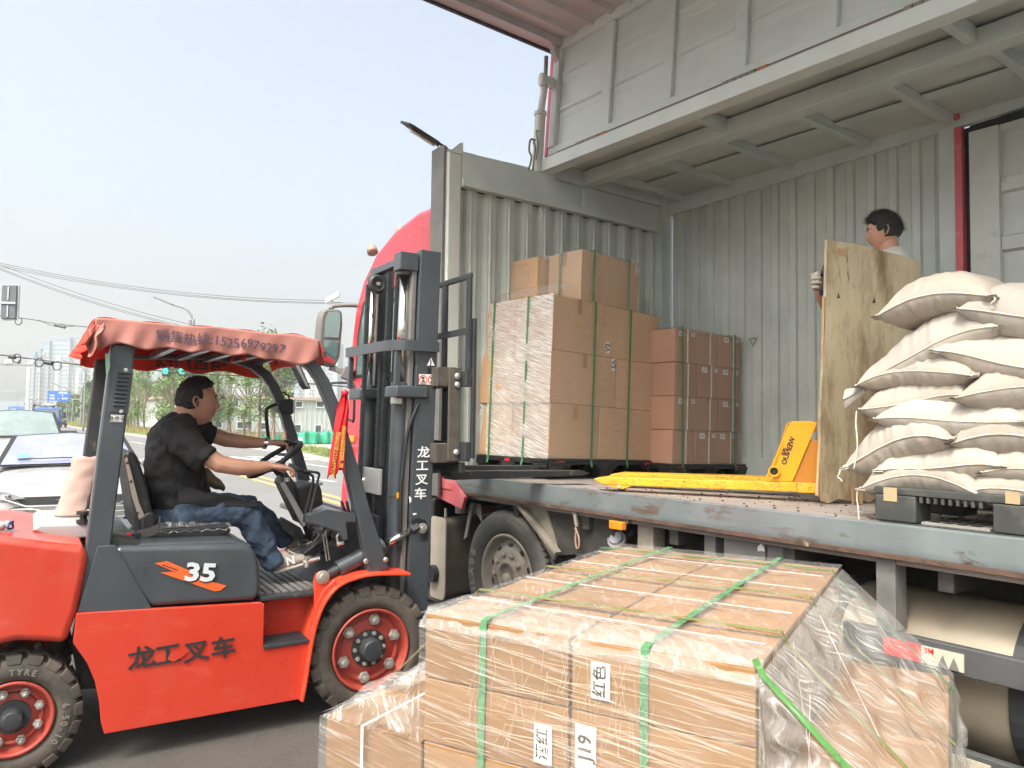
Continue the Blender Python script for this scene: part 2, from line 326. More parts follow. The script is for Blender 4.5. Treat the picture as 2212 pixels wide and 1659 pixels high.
FILM = film('stretch_film', white=.34, base=.10, sc=(3, 3, 48), big=1.2, lo=.54, hi=.70)  # white lifted for painted glare as well as milky creases
FILMS = film('stretch_film_glare', white=.75, base=.26, sc=(2, 2.2, 62), rot=(.30, 0, .1), lo=.40, hi=.62)  # whiter copy of the wrap, glare on the outer face painted in
FILMT = film('stretch_film_loose', white=.60, base=.10, sc=(12, 12, 22), rot=(.5, .3, 0), big=1.9, lo=.52, hi=.68, rough=.1)
FILMV = film('stretch_film_tented', white=.60, base=.12, sc=(3, 26, 6), rot=(0, .6, .9), lo=.47, hi=.62, rough=.1)
# ============================================================ the red box truck
WG = {}
_link = link
def link(name, me, mat=None, parent=None, smooth=False):
    o = _link(name, me, mat, parent, smooth)
    if parent is not None and parent.name in WG: o.matrix_parent_inverse = M.Translation(-WG[parent.name])
    return o
def wthing(name, loc, label, cat, group=None):     # a thing whose parts are modelled in world coordinates
    o = empty(name, loc, 0, label, cat, group); WG[o.name] = V(loc); return o
XS, YF, XB = 3.23, 5.04, 5.746
def deckz(x): return 1.15-.025*(x-XS)
TRK = wthing('truck', (4.5, 3, 0), 'long red box truck parked with its grey side wing folded up over the open deck', 'truck')
YR = -3.6
def B(name, a, b, m, bev=.003, parent=TRK): return MB().box(a, b).build(name, m, parent, bev=bev)
MB().prism([(XS-.002, YR, 1.148), (XB, YR, deckz(XB)), (XB, YR, .98), (XS+.04, YR, .98), (XS+.04, YR, 1.10), (XS-.002, YR, 1.10)], (0, YF-YR, 0)).build('deck_floor', DECK, TRK)
# edge rail: a painted channel, its lower half rusted, top lip
rl = MB(); rl.prism([(XS-.012, YR, 1.152), (XS+.004, YR, 1.156), (XS+.03, YR, 1.153), (XS+.03, YR, 1.03), (XS-.008, YR, 1.028), (XS-.014, YR, 1.06)], (0, YF-YR+.06, 0))
rl.build('edge_rail', RUSTY, TRK, bev=.004)
MB().box((XS-.012, YR, 1.008), (XS+.05, YF-.25, 1.030)).build('rail_lip', RUST, TRK, bev=.002)
# front bulkhead
B('bulkhead_flange', (3.150, 5.02, .98), (3.176, 5.20, 3.71), COLG)
B('corner_post', (3.178, 4.985, 1.152), (3.300, 5.11, 3.66), STEELR, .012)
MB().prism([(3.178, 4.98, 3.655), (3.302, 4.975, 3.655), (3.302, 4.975, 3.745), (3.285, 4.98, 3.75)], (0, .012, 0)).build('gusset_plate', STEEL, TRK)
B('header_beam', (3.302, 4.965, 3.405), (5.60, 5.036, 3.470), STEEL)
B('top_plate', (3.302, 4.985, 3.472), (4.315, 5.036, 3.685), STEEL)
B('middle_plate', (4.317, 5.012, 3.472), (4.60, 5.036, 3.66), STEEL)
B('right_plate', (4.602, 4.980, 3.472), (5.60, 5.036, 3.655), STEEL)
MB().bar((3.18, 5.16, 3.715), (4.12, 5.16, 3.745), .03, .05).bar((3.30, 5.10, 3.700), (4.10, 5.10, 3.712), .02, .012).build('top_rail', STEEL, TRK, bev=.002)
MB().box((3.18, 5.112, 3.62), (3.9, 5.20, 3.69)).build('rear_rail', CHARD, TRK)
def corr(fn, L, p, d, w1=.5, slope=.07, mirror=False):
    """profile points (s, depth) of ribbed sheet"""
    out = []; s = 0
    while s < L:
        for q, dd in ((0, 0), (w1, 0), (w1+slope, d), (w1+slope+.10, d), (w1+slope+.13, d*1.35), (w1+slope+.16, d), (1-slope, d)):
            if s+q*p <= L: out.append((s+q*p, dd))
        s += p
    out.append((L, 0)); return out
pr = corr(None, 5.62-3.30, .193, .045, .42)
m = MB()
def strip(m, pts, e):
    for a, b in zip(pts[:-1], pts[1:]): m.quad(a, b, V(b)+V(e), V(a)+V(e))
strip(m, [V((3.30+s, 5.08-d, 1.10)) for s, d in pr], (0, 0, 2.31))
m.build('corrugated_bulkhead', STEELW, TRK, solid=.003)
B('roof_end_cap', (4.235, 4.962, 3.66), (5.75, 5.11, 3.815), STEEL, .003)
B('bulkhead_backing', (3.30, 5.118, 1.0), (5.75, 5.132, 3.66), CHARD, 0)
B('wing_corner_angle', (4.30, YR, 4.855), (4.37, 5.05, 4.94), WINGIN, 0)
B('inner_corner_post', (5.602, 4.955, 1.07), (5.77, 5.11, 3.80), STEEL)
# far side wall
def zc(y): return 3.728+.034*(YF-y)
m = MB(); m.prism([(5.70, 4.95, zc(4.95)-.15), (5.70, YR, zc(YR)-.15), (5.70, YR, zc(YR)), (5.70, 4.95, zc(4.95))], (.06, 0, 0)); m.build('top_chord', STEEL, TRK, bev=.004)
m = MB(); pr = corr(None, 4.94-2.44, .168, .027, .46, .03)
for (s1, d1), (s2, d2) in zip(pr[:-1], pr[1:]):
    a = V((5.75-d1, 4.94-s1, 1.07)); b = V((5.75-d2, 4.94-s2, 1.07))
    m.quad(a, b, V((b.x, b.y, zc(b.y)-.14)), V((a.x, a.y, zc(a.y)-.14)))
m.build('corrugated_side_wall', STEELW, TRK, solid=.003)
B('kick_plate', (5.712, 2.44, 1.08), (5.748, 4.94, 1.27), STEELW, .002)
B('wall_post', (5.69, 2.335, 1.08), (5.755, 2.445, zc(2.4)-.145), STEEL)
B('red_post', (5.675, 2.285, 1.08), (5.76, 2.333, zc(2.3)-.16), REDP)
B('door_gap_seal', (5.74, 2.245, 1.08), (5.77, 2.284, zc(2.3)-.16), BLACK)
B('door_stile', (5.69, 2.06, 1.08), (5.755, 2.243, zc(2.1)-.22), STEELR)
MB().quad((5.752, 2.07, 1.08), (5.752, YR, 1.08), (5.752, YR, 3.9), (5.752, 2.07, 3.72)).build('door_sheet', STEELR, TRK, solid=.004)
for z in (3.62, 3.20, 2.80, 2.42, 1.95, 1.5):
    MB().prism([(5.752, 2.058, z-.06), (5.715, 2.058, z-.045), (5.715, 2.058, z+.045), (5.752, 2.058, z+.06)], (0, -5.4, 0)).build('door_rail', STEELR, TRK, bev=.003)
MB().prism([(5.70, 2.24, zc(2.2)-.22), (5.70, YR, zc(YR)-.22), (5.70, YR, zc(YR)-.17), (5.70, 2.24, zc(2.2)-.17)], (.06, 0, 0)).build('door_top_strip', BLACK, TRK)  # black strip between the door top and the top chord
MB().prism([(5.66, 2.30, zc(2.3)-.02), (5.66, 2.37, zc(2.3)-.02), (5.67, 2.345, zc(2.3)-.10), (5.67, 2.30, zc(2.3)-.10)], (.05, 0, 0)).build('roof_bracket', REDP, TRK)
hk = onX(1628, 738, 5.71)
MB().tube([hk+V((0, .045, .03)), hk+V((0, -.03, .03)), hk+V((-.01, .0, -.04)), hk+V((0, .045, .03))], .006, 8).build('lashing_hook', DUSTM, TRK)
# roof: two beams, ceiling sheet, cross ribs
m = MB(); m.prism([(4.105, YR, 3.69), (4.215, YR, 3.68), (4.235, YR, 3.74), (4.215, YR, 3.80), (4.105, YR, 3.795)], (0, YF-.03-YR, 0)); m.build('hinge_beam', WINGIN, TRK, bev=.006)
m = MB(); m.box((4.56, YR, 3.66), (4.70, YF-.07, 3.78)); m.build('roof_beam', STEEL, TRK, bev=.008)
MB().prism([(4.70, YR, 3.775), (5.74, YR, 3.775+.0), (5.74, 4.96, 3.745), (4.70, 4.96, 3.775)], (0, 0, .004)).build('ceiling_sheet', STEELW, TRK)
MB().quad((4.2, YR, 3.80), (5.76, YR, 3.80), (5.76, 5.0, 3.80), (4.2, 5.0, 3.80)).build('gap_cover', STEELW, TRK, solid=.004)
for y in (4.80, 4.24, 3.62, 2.97, 2.36, 1.74, 1.12, .5, -.1, -.7):
    MB().box((4.702, y-.03, 3.70), (5.70, y+.03, 3.77)).build('ceiling_rib', STEELR if abs(y-2.36) < .1 else STEEL, TRK, bev=.004)
for y in (3.45, 1.78, .1):
    MB().box((4.22, y-.03, 3.70), (4.56, y+.03, 3.79)).build('tie_piece', STEEL, TRK, bev=.004)
MB().prism([(5.15, YR, 3.745), (5.19, YR, 3.765), (5.25, YR, 3.765), (5.28, YR, 3.745)], (0, 4.9-YR, 0)).build('ceiling_swage', STEEL, TRK)
# hinge line
MB().tube([(4.17, YR, 3.822), (4.17, 4.95, 3.822)], .014, 10).build('hinge_rod', DUSTM, TRK, smooth=True)
MB().box((4.20, YR, 3.80), (4.215, 4.9, 3.86)).build('hinge_gap', RUST, TRK)
for y0 in (4.60, 3.15, 1.95, .6):
    m = MB()
    for k in range(5): m.tube([(4.165, y0-k*.052, 3.824), (4.165, y0-k*.052-.044, 3.824)], .022, 12)
    m.build('hinge_knuckle', DUSTM, TRK, smooth=False)
    MB().box((4.155, y0-.34, 3.812), (4.185, y0-.265, 3.842)).build('hinge_rust_patch', mat('rust_orange', (.40, .17, .06), .8, nz=.3, nscale=30) if 'rust_orange' not in MT else MT['rust_orange'], TRK)
# the raised wing: upright half roof ...
WG_N = [(4.225, 3.86), (4.33, 4.87)]
def wx(z): return 4.262+(z-3.9)*.075
def wq(name, y0, y1, z0, z1, t0, t1, m_, bev=.003):   # a bar lying on the leaning panel, t = distance in front of it
    MB().prism([(wx(z0)-t1, y0, z0), (wx(z0)-t0, y0, z0), (wx(z1)-t0, y0, z1), (wx(z1)-t1, y0, z1)], (0, y1-y0, 0)).build(name, m_, TRK, bev=bev)
wq('half_roof_sheet', YR, 5.0, 3.87, 4.86, -.012, 0, WINGIN, 0)
wq('wing_bottom_chord', YR, 5.03, 3.845, 3.925, .001, .045, WINGIN, .005)
wq('wing_top_chord', YR, 5.03, 4.80, 4.90, .001, .05, WINGIN, .005)
wq('wing_end_post', 4.955, 5.035, 3.93, 4.80, .001, .05, WINGIN, .005)
wq('wing_end_flange', 5.036, 5.075, 3.86, 4.86, -.02, .05, REDP)
for y in (4.30, 3.66, 3.02, 2.38, 1.74, 1.10, .46, -.2): wq('wing_rib', y, y+.095, 3.926, 4.799, .001, .04, WINGIN, .005)
ys = [4.955, 4.395, 4.30, 3.755, 3.66, 3.115, 3.02, 2.475, 2.38, 1.835, 1.74, 1.195, 1.10, .555, .46, -.1]
for a, b in zip(ys[0::2], [4.395, 3.755, 3.115, 2.475, 1.835, 1.195, .555]):
    for z in (4.60, 4.27, 3.96+.0):
        if z > 4: 
            o = MB(); y0, y1 = b+.015, a-.015
            o.prism([(wx(z), y0, z-.04), (wx(z)-.022, y0, z-.02), (wx(z)-.022, y0, z+.002), (wx(z), y0, z+.012)], (0, y1-y0, 0)); o.build('wing_swage', WINGIN, TRK)
            o = MB(); o.prism([(wx(z-.09), y0, z-.10), (wx(z-.09)-.004, y0, z-.09), (wx(z-.09)-.004, y0, z-.04), (wx(z-.04), y0, z-.04)], (0, y1-y0, 0)); o.build('wing_band', WINGIN, TRK)
# ... and the side panel held out level above the forklift
pr = []; s = 0
while s < 8.4:
    for q, dd in ((0, 0), (.10, 0), (.125, .03), (.165, .03), (.19, 0)): pr.append((s+q, dd))
    s += .23
m = MB()
for (s1, d1), (s2, d2) in zip(pr[:-1], pr[1:]):
    a = V((4.29, 4.93-s1, 4.885-d1)); b = V((4.29, 4.93-s2, 4.885-d2)); e = V((-2.5, 0, .05)); m.quad(a, b, b+e, a+e)
m.build('side_panel_sheet', WINGPK, TRK, solid=.003)
MB().prism([(4.30, 4.93, 4.82), (4.30, 5.05, 4.82), (4.30, 5.05, 4.92), (4.30, 4.93, 4.92)], (-2.52, 0, .045)).build('side_panel_edge', WINGPK, TRK, bev=.004)
MB().prism([(4.30, 5.052, 4.80), (4.30, 5.075, 4.80), (4.30, 5.075, 4.93), (4.30, 5.052, 4.93)], (-2.53, 0, .047)).build('side_panel_trim', CHARD, TRK)
MB().box((1.72, YR, 4.85), (1.80, 5.05, 4.97)).build('side_panel_sill', WINGPK, TRK, bev=.004)
MB().bar((4.22, 4.98, 4.80), (4.30, 4.99, 4.70), .05, .05).bar((4.14, 4.98, 4.87), (4.24, 4.98, 4.80), .06, .05).build('corner_bracket', WINGPK, TRK, bev=.004)
for y in (3.4, 1.8, .2, -1.4): MB().box((1.85, y-.03, 4.84), (4.24, y+.03, 4.872)).build('panel_stiffener', WINGPK, TRK, bev=.003)
# hydraulic ram that holds the wing
c0 = onY(1160, 374, 5.02); c1 = onY(1167, 250, 5.02); c2 = onY(1178, 172, 5.02); c3 = onY(1180, 122, 5.02)
MB().tube([c0, c1], .047, 20).tube([c1, c1+V((0, 0, .035))], .055, 20).build('ram_cylinder', STEELR, TRK, smooth=False, bev=.004)
MB().tube([c1, c2], .032, 16).build('ram_stage', WINGIN, TRK, smooth=True)
MB().tube([c2-V((0, 0, .02)), c3], .018, 12).build('ram_rod', DUSTM, TRK, smooth=True)
MB().box((c2.x-.06, 4.98, c2.z-.05), (c2.x+.08, 5.05, c2.z+.02)).tube([(c2.x-.04, 5.01, c2.z-.07), (c2.x-.04, 5.01, c2.z+.035)], .03, 12).build('ram_clamp', WINGIN, TRK, bev=.004)
def wpt(u, v, y=4.98): return onY(u, v, y)
MB().tube(catmull([wpt(1142, 366), wpt(1148, 340), wpt(1143, 325), wpt(1146, 302), wpt(1156, 303)]), .009, 8).tube(catmull([wpt(1151, 367), wpt(1154, 340), wpt(1156, 320), wpt(1152, 305)]), .009, 8).tube(catmull([wpt(1158, 345), wpt(1162, 310), wpt(1158, 285), wpt(1164, 283)]), .006, 8).build('hydraulic_hose', DUSTM, TRK, smooth=True)
# work light on its arm, swung out
La = onY(957, 318, 5.15); Lb = onY(876, 266, 5.15); d = (Lb-La)
m = MB(); wv = V((0, .11, -.03))
for off in (V((0, .065, .03)), V((0, -.065, -.03))): m.bar(La+off, Lb+off, .012, .02)
m.bar(Lb+V((0, .07, .03)), Lb+V((0, -.07, -.03)), .012, .02); m.build('light_arm', CHARD, TRK, bev=.002)
MB().obox(La+d*.55, d*.36, V((0, .05, .02)), V((0, -.006, .014))).build('light_plate', CHARD, TRK, bev=.003)
for f in (.72, .42):
    c = La+d*f+V((0, -.0, -.022)); a = d.normalized()*.055; b = V((0, .032, .014)); m = MB()
    ring = [c+a*cos(2*pi*k/24)*1.2+b*sin(2*pi*k/24) for k in range(24)]
    m.prism(ring, V((0, 0, -.02))); m.build('work_lamp', mat('lamp_lens', (.62, .60, .50), .3) if 'lamp_lens' not in MT else MT['lamp_lens'], TRK, bev=.003)

# ---- chassis and what hangs under the deck
B('chassis_beam', (3.85, YR, .62), (3.95, 5.2, .97), DARKM)
B('chassis_beam', (4.75, YR, .62), (4.85, 6.6, .97), DARKM)
for y in (4.9, 4.2, 3.5, 2.8, 2.1, 1.4, .7, 0, -.8, -1.6, -2.4, -3.2): B('cross_member', (3.27, y-.03, .90), (5.7, y+.03, .978), DARKM)
def post(u0, u1, v, zb, x=3.30, m_=DUSTM):
    a, b = onX(u0, v, x), onX(u1, v, x); return B('support_post', (x, b.y, zb), (x+.10, a.y, 1.005), m_, .004)
post(1377, 1411, 1150, .40); post(1521, 1545, 1160, .45, m_=COLG); post(1657, 1692, 1195, .62, m_=COLG); post(1892, 1934, 1250, .70, x=3.26, m_=COLG)
post(2330, 2380, 1250, .2, x=3.26, m_=COLG)
a = onX(1562, 1155, 3.29); b = onX(1652, 1205, 3.29)
B('tool_box', (3.29, b.y, .66), (3.75, a.y, .985), COLG, .01)
MB().add([onX(u, v, 3.285) for u, v in ((1636, 1182), (1644, 1173), (1651, 1184), (1652, 1192), (1644, 1190), (1637, 1191))], [(0, 1, 2, 3, 4, 5)]).build('peeled_sticker', PAPER, TRK)
# mud guard board behind the wheel and flap ahead of it
MB().prism([onX(1118, 1096, 3.30), onX(1180, 1100, 3.30), onX(1205, 1190, 3.30), onX(1196, 1210, 3.30)], (.02, 0, 0)).build('mud_guard', DUSTM, TRK)
p0, p1, p2 = onX(1120, 1098, 3.28), onX(1142, 1100, 3.28), onX(1200, 1192, 3.28)
MB().bar(onX(1124, 1092, 3.27), onX(1205, 1196, 3.27), .03, .05, up=(1, 0, 0)).build('guard_edge', DUSTM, TRK, bev=.004)
MB().prism([onX(1122, 1092, 3.31), onX(1320, 1110, 3.31), onX(1330, 1190, 3.31), onX(1208, 1200, 3.31)], (.015, 0, 0)).build('side_board', DARKM, TRK)
fl = MB()
fl.prism([onX(1016, 1086, 3.3), onX(1023, 1086, 3.3), onX(1008, 1160, 3.3), onX(1001, 1166, 3.3)], (.012, .0, 0))
fl.prism([onX(1020, 1086, 3.32), onX(1037, 1090, 3.32), onX(1041, 1128, 3.32), onX(1028, 1108, 3.32), onX(1022, 1112, 3.32)], (.012, .0, 0)); fl.build('mud_flap', mat('flap_grey', (.17, .18, .18), .7, nz=.2), TRK)
MB().lathe([(.05, 0), (.05, .05), (.058, .052), (.058, .07), (.05, .072), (.05, .10), (.058, .103), (.058, .12), (.05, .125), (.05, .16)], onX(997, 1108, 3.36), (0, 0, 1), 20).build('air_spring', DUSTM, TRK)
# exhaust box
e0 = onX(930, 1270, 3.2); e1 = onX(961, 1115, 3.2)
ya, yb, za, zb = e0.y, e1.y, .20, .80
pr = []
for cx_, cz_, a0 in ((yb+.05, zb-.05, 90), (yb+.05, za+.05, 180), (ya-.03, za+.03, 270), (ya-.03, zb-.03, 0)):
    r_ = .05 if cx_ == yb+.05 else .03
    for k in range(5): t = R(a0+k*22.5); pr.append((cx_+r_*cos(t), cz_+r_*sin(t)))
MB().prism([(3.215, y, z) for y, z in pr], (.55, 0, 0)).build('exhaust_box', mat('exhaust_side_shaded', (.12, .105, .085), .6, nz=.2, nscale=6, rust=[((.20, .175, .14), 4, .5, .8, (1, 1, 1))]), TRK)  # dark copy of the end plate's beige: shade on this side is painted
o = MB().prism([(3.20, y+(yb-y)*0+(.012 if y > .5*(ya+yb) else -.012), z+(.012 if z > .5 else -.012)) for y, z in pr], (.016, 0, 0)).build('exhaust_cover', mat('exhaust_front_lit', (.40, .35, .29), .5, nz=.1, nscale=8), TRK, bev=.004)  # end plate in the paler copy, light falling on it put into colour
pc = onX(936, 1237, 3.2)
MB().lathe([(.066, .05), (.066, -.05), (.056, -.05), (.056, .04), (.0, .04)], pc+V((0, -.02, 0)), (1, 0, 0), 28).build('exhaust_pipe', CHARD, TRK, smooth=False)
MB().lathe([(.055, 0), (0, .001)], pc+V((-.035, -.02, 0)), (1, 0, 0), 24).build('pipe_bore', BLACK, TRK)
B('exhaust_bracket', (3.3, 4.6, .12), (3.8, 5.38, .20), DARKM)
MB().tube([onX(963, 1118, 3.3), onX(963, 1098, 3.3)], .012, 8).build('filler_stub', BOLT, TRK)
# side marker lamp, rope with hook, filler cap, bent pipe
a = onX(1324, 1119, 3.24); b = onX(1355, 1146, 3.24)
B('side_marker_bracket', (3.24, b.y-.005, a.z-.02), (3.27, b.y+.02, 1.02), DUSTM)
B('side_marker_lamp', (3.205, b.y+.01, b.z), (3.245, a.y, a.z-.01), AMBER, .006)
rp = [onX(u, v, 3.24) for u, v in ((1240, 1100), (1243, 1120), (1246, 1138))]
m = MB(); m.tube(rp, .010, 8)
for k in range(7): q = rp[0].lerp(rp[2], k/7); m.tube([q+V((0, -.013, 0)), q+V((0, .013, .006))], .009, 6)
m.build('bungee_cord', DUSTM, TRK)
MB().tube(catmull([onX(1242, 1140, 3.235), onX(1250, 1160, 3.235), onX(1251, 1180, 3.235), onX(1246, 1184, 3.235), onX(1243, 1165, 3.235), onX(1245, 1142, 3.235)]), .0065, 8).build('bungee_hook', mat('hook_rust', (.30, .19, .14), .6, nz=.2), TRK, smooth=True)
c = onX(1322, 1168, 3.3)
MB().lathe([(.055, 0), (.06, .01), (.06, .03), (.045, .032), (.04, .05)], c+V((.05, 0, -.01)), (-.75, -.3, .6), 10).build('filler_cap', mat('cap_grey', (.20, .21, .23), .5), TRK, bev=.004)
MB().tube(catmull([onX(1300, 1200, 3.35), onX(1320, 1172, 3.36), onX(1345, 1166, 3.4), onX(1370, 1150, 3.45)]), .016, 10).build('filler_hose', DARKM, TRK, smooth=True)
MB().tube(catmull([onX(1350, 1108, 3.3), onX(1352, 1118, 3.3), onX(1357, 1121, 3.3)]), .007, 8).build('bent_hook', DUSTM, TRK, smooth=True)
# two big tanks with straps
def tank(y0, y1, cx_=3.62, cz_=.515, r_=.315):
    m = MB(); m.lathe([(0, 0), (r_*.75, .0), (r_*.93, .02), (r_, .07), (r_, y0-y1-.07), (r_*.93, y0-y1-.02), (r_*.75, y0-y1), (0, y0-y1)], (cx_, y0, cz_), (0, -1, 0), 40)
    t = m.build('fuel_tank', TANK, TRK, smooth=True)
    L = y0-y1
    for f in (.22, .80):
        s = MB(); yy = y0-L*f; n = 36
        for k in range(n):
            a0, a1 = 2*pi*k/n, 2*pi*(k+1)/n
            s.obox(V((cx_+(r_+.006)*cos((a0+a1)/2), yy, cz_+(r_+.006)*sin((a0+a1)/2))), V((-sin((a0+a1)/2), 0, cos((a0+a1)/2)))*(r_*pi/n*1.1), V((0, .032, 0)), V((cos((a0+a1)/2), 0, sin((a0+a1)/2)))*.005)
        s.build('tank_strap', CHARD, t)
tank(2.20, .90); tank(.82, -.5)
# side guard rails with reflective tape
for z in (.66, .27):
    y0 = 1.80 if z > .5 else 1.95
    B('guard_rail', (3.205, YR, z-.055), (3.245, y0, z+.055), RAILM, .006)
def tape(y1, y0, z, m_, nm='reflector'):
    return MB().box((3.199, y0, z-.034), (3.2045, y1, z+.034)).build(nm, m_, TRK)
q0 = onX(1908, 1382, 3.2).y; q1 = onX(1990, 1400, 3.2).y; q2 = onX(2082, 1425, 3.2).y
tape(q0, q1, .655, REDREF, 'red_reflector'); w = tape(q1-.001, q2, .655, WREF, 'white_reflector')
text('3M', .03, REDREF, w, (3.197, q1-.03, .672), (0, -1, 0), (0, 0, 1), bold=.03)
for f in (.52, .78): MB().add([V((3.1975, q1+(q2-q1)*f-.02, .622)), V((3.1975, q1+(q2-q1)*f+.02, .622)), V((3.1975, q1+(q2-q1)*f, .672))], [(0, 1, 2)]).build('worn_mark', COLG, w)
q3 = onX(2030, 1640, 3.2).y; tape(q3, q3-.18, .27, WREF, 'white_reflector'); tape(q3-.2, q3-.36, .27, REDREF, 'red_reflector')

# ---- wheels
def truck_wheel(hub, side=-1, nm='wheel'):
    """axis along X; side -1: outer face towards -X"""
    hub = V(hub); ax = V((side, 0, 0)); Rr = .468; w = .27
    prof = [(.292, -.02), (.30, .0), (.318, .012), (.37, .030), (.42, .028), (.452, .010), (.462, -.012), (.466, -.03), (.461, -.032), (.461, -.045), (.468, -.047), (.468, -.10), (.46, -.102), (.46, -.115), (.468, -.117),
            (.468, -.17), (.46, -.172), (.46, -.185), (.468, -.187), (.466, -.25), (.45, -.28), (.40, -.295), (.30, -.28), (.29, -.25)]
    ty = MB().lathe(prof, hub, ax, 72, cap=False).build('tyre', RUBT, TRK, smooth=True)
    y = V((0, 1, 0)); z = V((0, 0, 1))
    for k in range(72):                                   # shoulder sipes
        a = 2*pi*k/72; e = y*cos(a)+z*sin(a); t = -y*sin(a)+z*cos(a)
        MB().obox(hub+e*.463-ax*.020, e*.007, t*.004, ax*.018).build('tread_groove', BLACK, ty)
    rm = MB().lathe([(.292, -.02), (.296, .002), (.285, .006), (.270, -.004), (.264, -.03), (.25, -.052), (.228, -.048), (.205, -.038), (.18, -.028), (.155, -.022), (.15, -.022), (.118, -.02), (.112, .0), (.085, .002), (.080, -.01), (.07, -.02), (0, -.02)], hub, ax, 48, cap=False).build('rim', DUSTM, TRK, smooth=True)
    for k in range(10):
        a = 2*pi*(k+.5)/10; e = y*cos(a)+z*sin(a); t = -y*sin(a)+z*cos(a)
        MB().prism([hub+e*(.212+.014*cos(2*pi*j/14))+t*.024*sin(2*pi*j/14)+ax*(-.0365) for j in range(14)], ax*-.03).build('hand_hole', BLACK, rm)
        e = y*cos(a+.3)+z*sin(a+.3)
        MB().lathe([(.021, 0), (.021, .018), (.017, .024), (.0, .03)], hub+e*.150-ax*.022, ax, 6).build('wheel_nut', DUSTM, rm)
    MB().lathe([(.055, 0), (.052, .02), (.035, .04), (0, .046)], hub+V((0, .0, -.03))-ax*.02, ax, 20).build('hub_cap', DUSTM, rm, smooth=True)
    return ty
hb = onX(1094, 1248, 3.29); hb = V((3.285, hb.y, .475))
ty = truck_wheel(hb)
def arc_text(s, hub, rad, a0, da, size, m_, par, ax=V((-1, 0, 0)), dist=.034, bold=.03):
    for i, ch in enumerate(s):
        if ch == ' ': continue
        a = R(a0-i*da); e = V((0, -1, 0))*cos(a)+V((0, 0, 1))*sin(a); t = V((0, -1, 0))*sin(a)-V((0, 0, 1))*cos(a)
        text(ch, size, m_, par, hub+e*rad+ax*dist, t, e, bold=bold)
RUBL = mat('rubber_letter', (.20, .19, .17), .8)
arc_text('HLA08', hb, .375, 205, 11, .085, RUBL, ty, dist=.031, bold=.03)
arc_text('LongHaul', hb, .40, 82, 3.4, .032, RUBL, ty, dist=.030)
truck_wheel((5.66, hb.y, .475), 1)
for y in (-1.6, -2.9): truck_wheel((3.285, y, .475)); truck_wheel((5.66, y, .475), 1)
MB().tube([(3.4, hb.y, .475), (5.5, hb.y, .475)], .07, 14).build('axle', DARKM, TRK)

# ---- cab
cp = [(5.23, .95), (5.23, 3.33), (5.6, 3.33), (6.0, 3.25), (6.35, 3.10), (6.60, 2.88), (6.76, 2.6), (6.84, 2.2), (6.88, 1.75), (6.92, 1.3), (7.0, .75), (7.02, .38), (6.75, .36), (6.75, .50), (6.3, .62), (6.1, .95)]
cab = MB().prism([(3.255, y, z) for y, z in cp], (2.40, 0, 0)).build('cab', RED, TRK, bev=.09, seg=5)
for p in ((937, 480),):
    c = onX(*p, 3.24); MB().lathe([(.055, -.004), (.05, .008), (.03, .012), (0, .008)], c, (-1, 0, 0), 24).build('roof_emblem', mat('emblem_dark', (.16, .01, .03), .3, coat=.8), cab)
for u, v, x in ((803, 522, 3.5), (865, 481, 3.6), (887, 472, 4.4)):
    c = onX(u, v+14, x); MB().lathe([(.055, -.06), (.055, -.02), (.045, .0), (.040, .02), (0, .035)], c, (0, .45, 1), 16).build('roof_marker', mat('marker_cream', (.30, .25, .18), .35) if 'marker_cream' not in MT else MT['marker_cream'], cab, smooth=True)
wp = [(6.60, 1.98), (6.66, 1.98), (6.62, 2.35), (6.53, 2.62), (6.40, 2.70), (5.95, 2.70), (5.93, 1.98)]
MB().prism([(3.25, y, z) for y, z in wp], (.01, 0, 0)).build('side_window', GLASST, cab)
MB().prism([(3.251, y+(.03 if y > 6.2 else -.03), z+(.03 if z > 2.2 else -.03)) for y, z in wp], (.008, 0, 0)).build('window_seal', BLACK, cab)
MB().prism([(3.5, 6.80, 1.9), (5.4, 6.80, 1.9), (5.4, 6.70, 2.75), (3.5, 6.70, 2.75)], (0, .12, .03)).build('windscreen', GLASST, cab)
for z0 in (1.30, 1.15): B('door_groove', (3.250, 5.95, z0), (3.258, 6.78, z0+.015), REDP, 0, cab)
B('front_bumper', (3.26, 6.7, .28), (5.64, 7.08, .60), REDP, .03, cab)
B('wheel_arch', (3.26, 5.25, .55), (3.6, 6.5, .94), BLACK, .02)
B('cab_step', (3.22, 6.45, .40), (3.5, 6.74, .9), COLG, .02, cab)
c = onX(757, 948, 3.24); B('turn_lamp', (3.235, c.y-.07, c.z-.03), (3.26, c.y+.07, c.z+.03), AMBER, .008, cab)
c = onX(757, 973, 3.24); MB().lathe([(.03, 0), (.025, .012), (0, .016)], c, (-1, 0, 0), 20).build('round_lamp', mat('lamp_orange', (.7, .12, .05), .3), cab)
# second axle wheel under the cab
truck_wheel((3.285, 6.0, .475))
# faded red panel ahead of the deck end
MB().prism([onX(u, v, 3.2) for u, v in ((943, 1010), (958, 1005), (968, 1022), (1004, 1074), (996, 1100), (940, 1072))], (.03, 0, 0)).build('rear_fender', REDP, TRK, bev=.004)
MB().prism([onX(u, v, 3.19) for u, v in ((937, 1000), (957, 1000), (975, 1058), (938, 1050))], (.012, 0, 0)).build('fender_flap', REDP, TRK)
B('rear_wall_panel', (3.255, 5.215, 1.0), (5.6, 5.235, 3.2), REDP, 0)
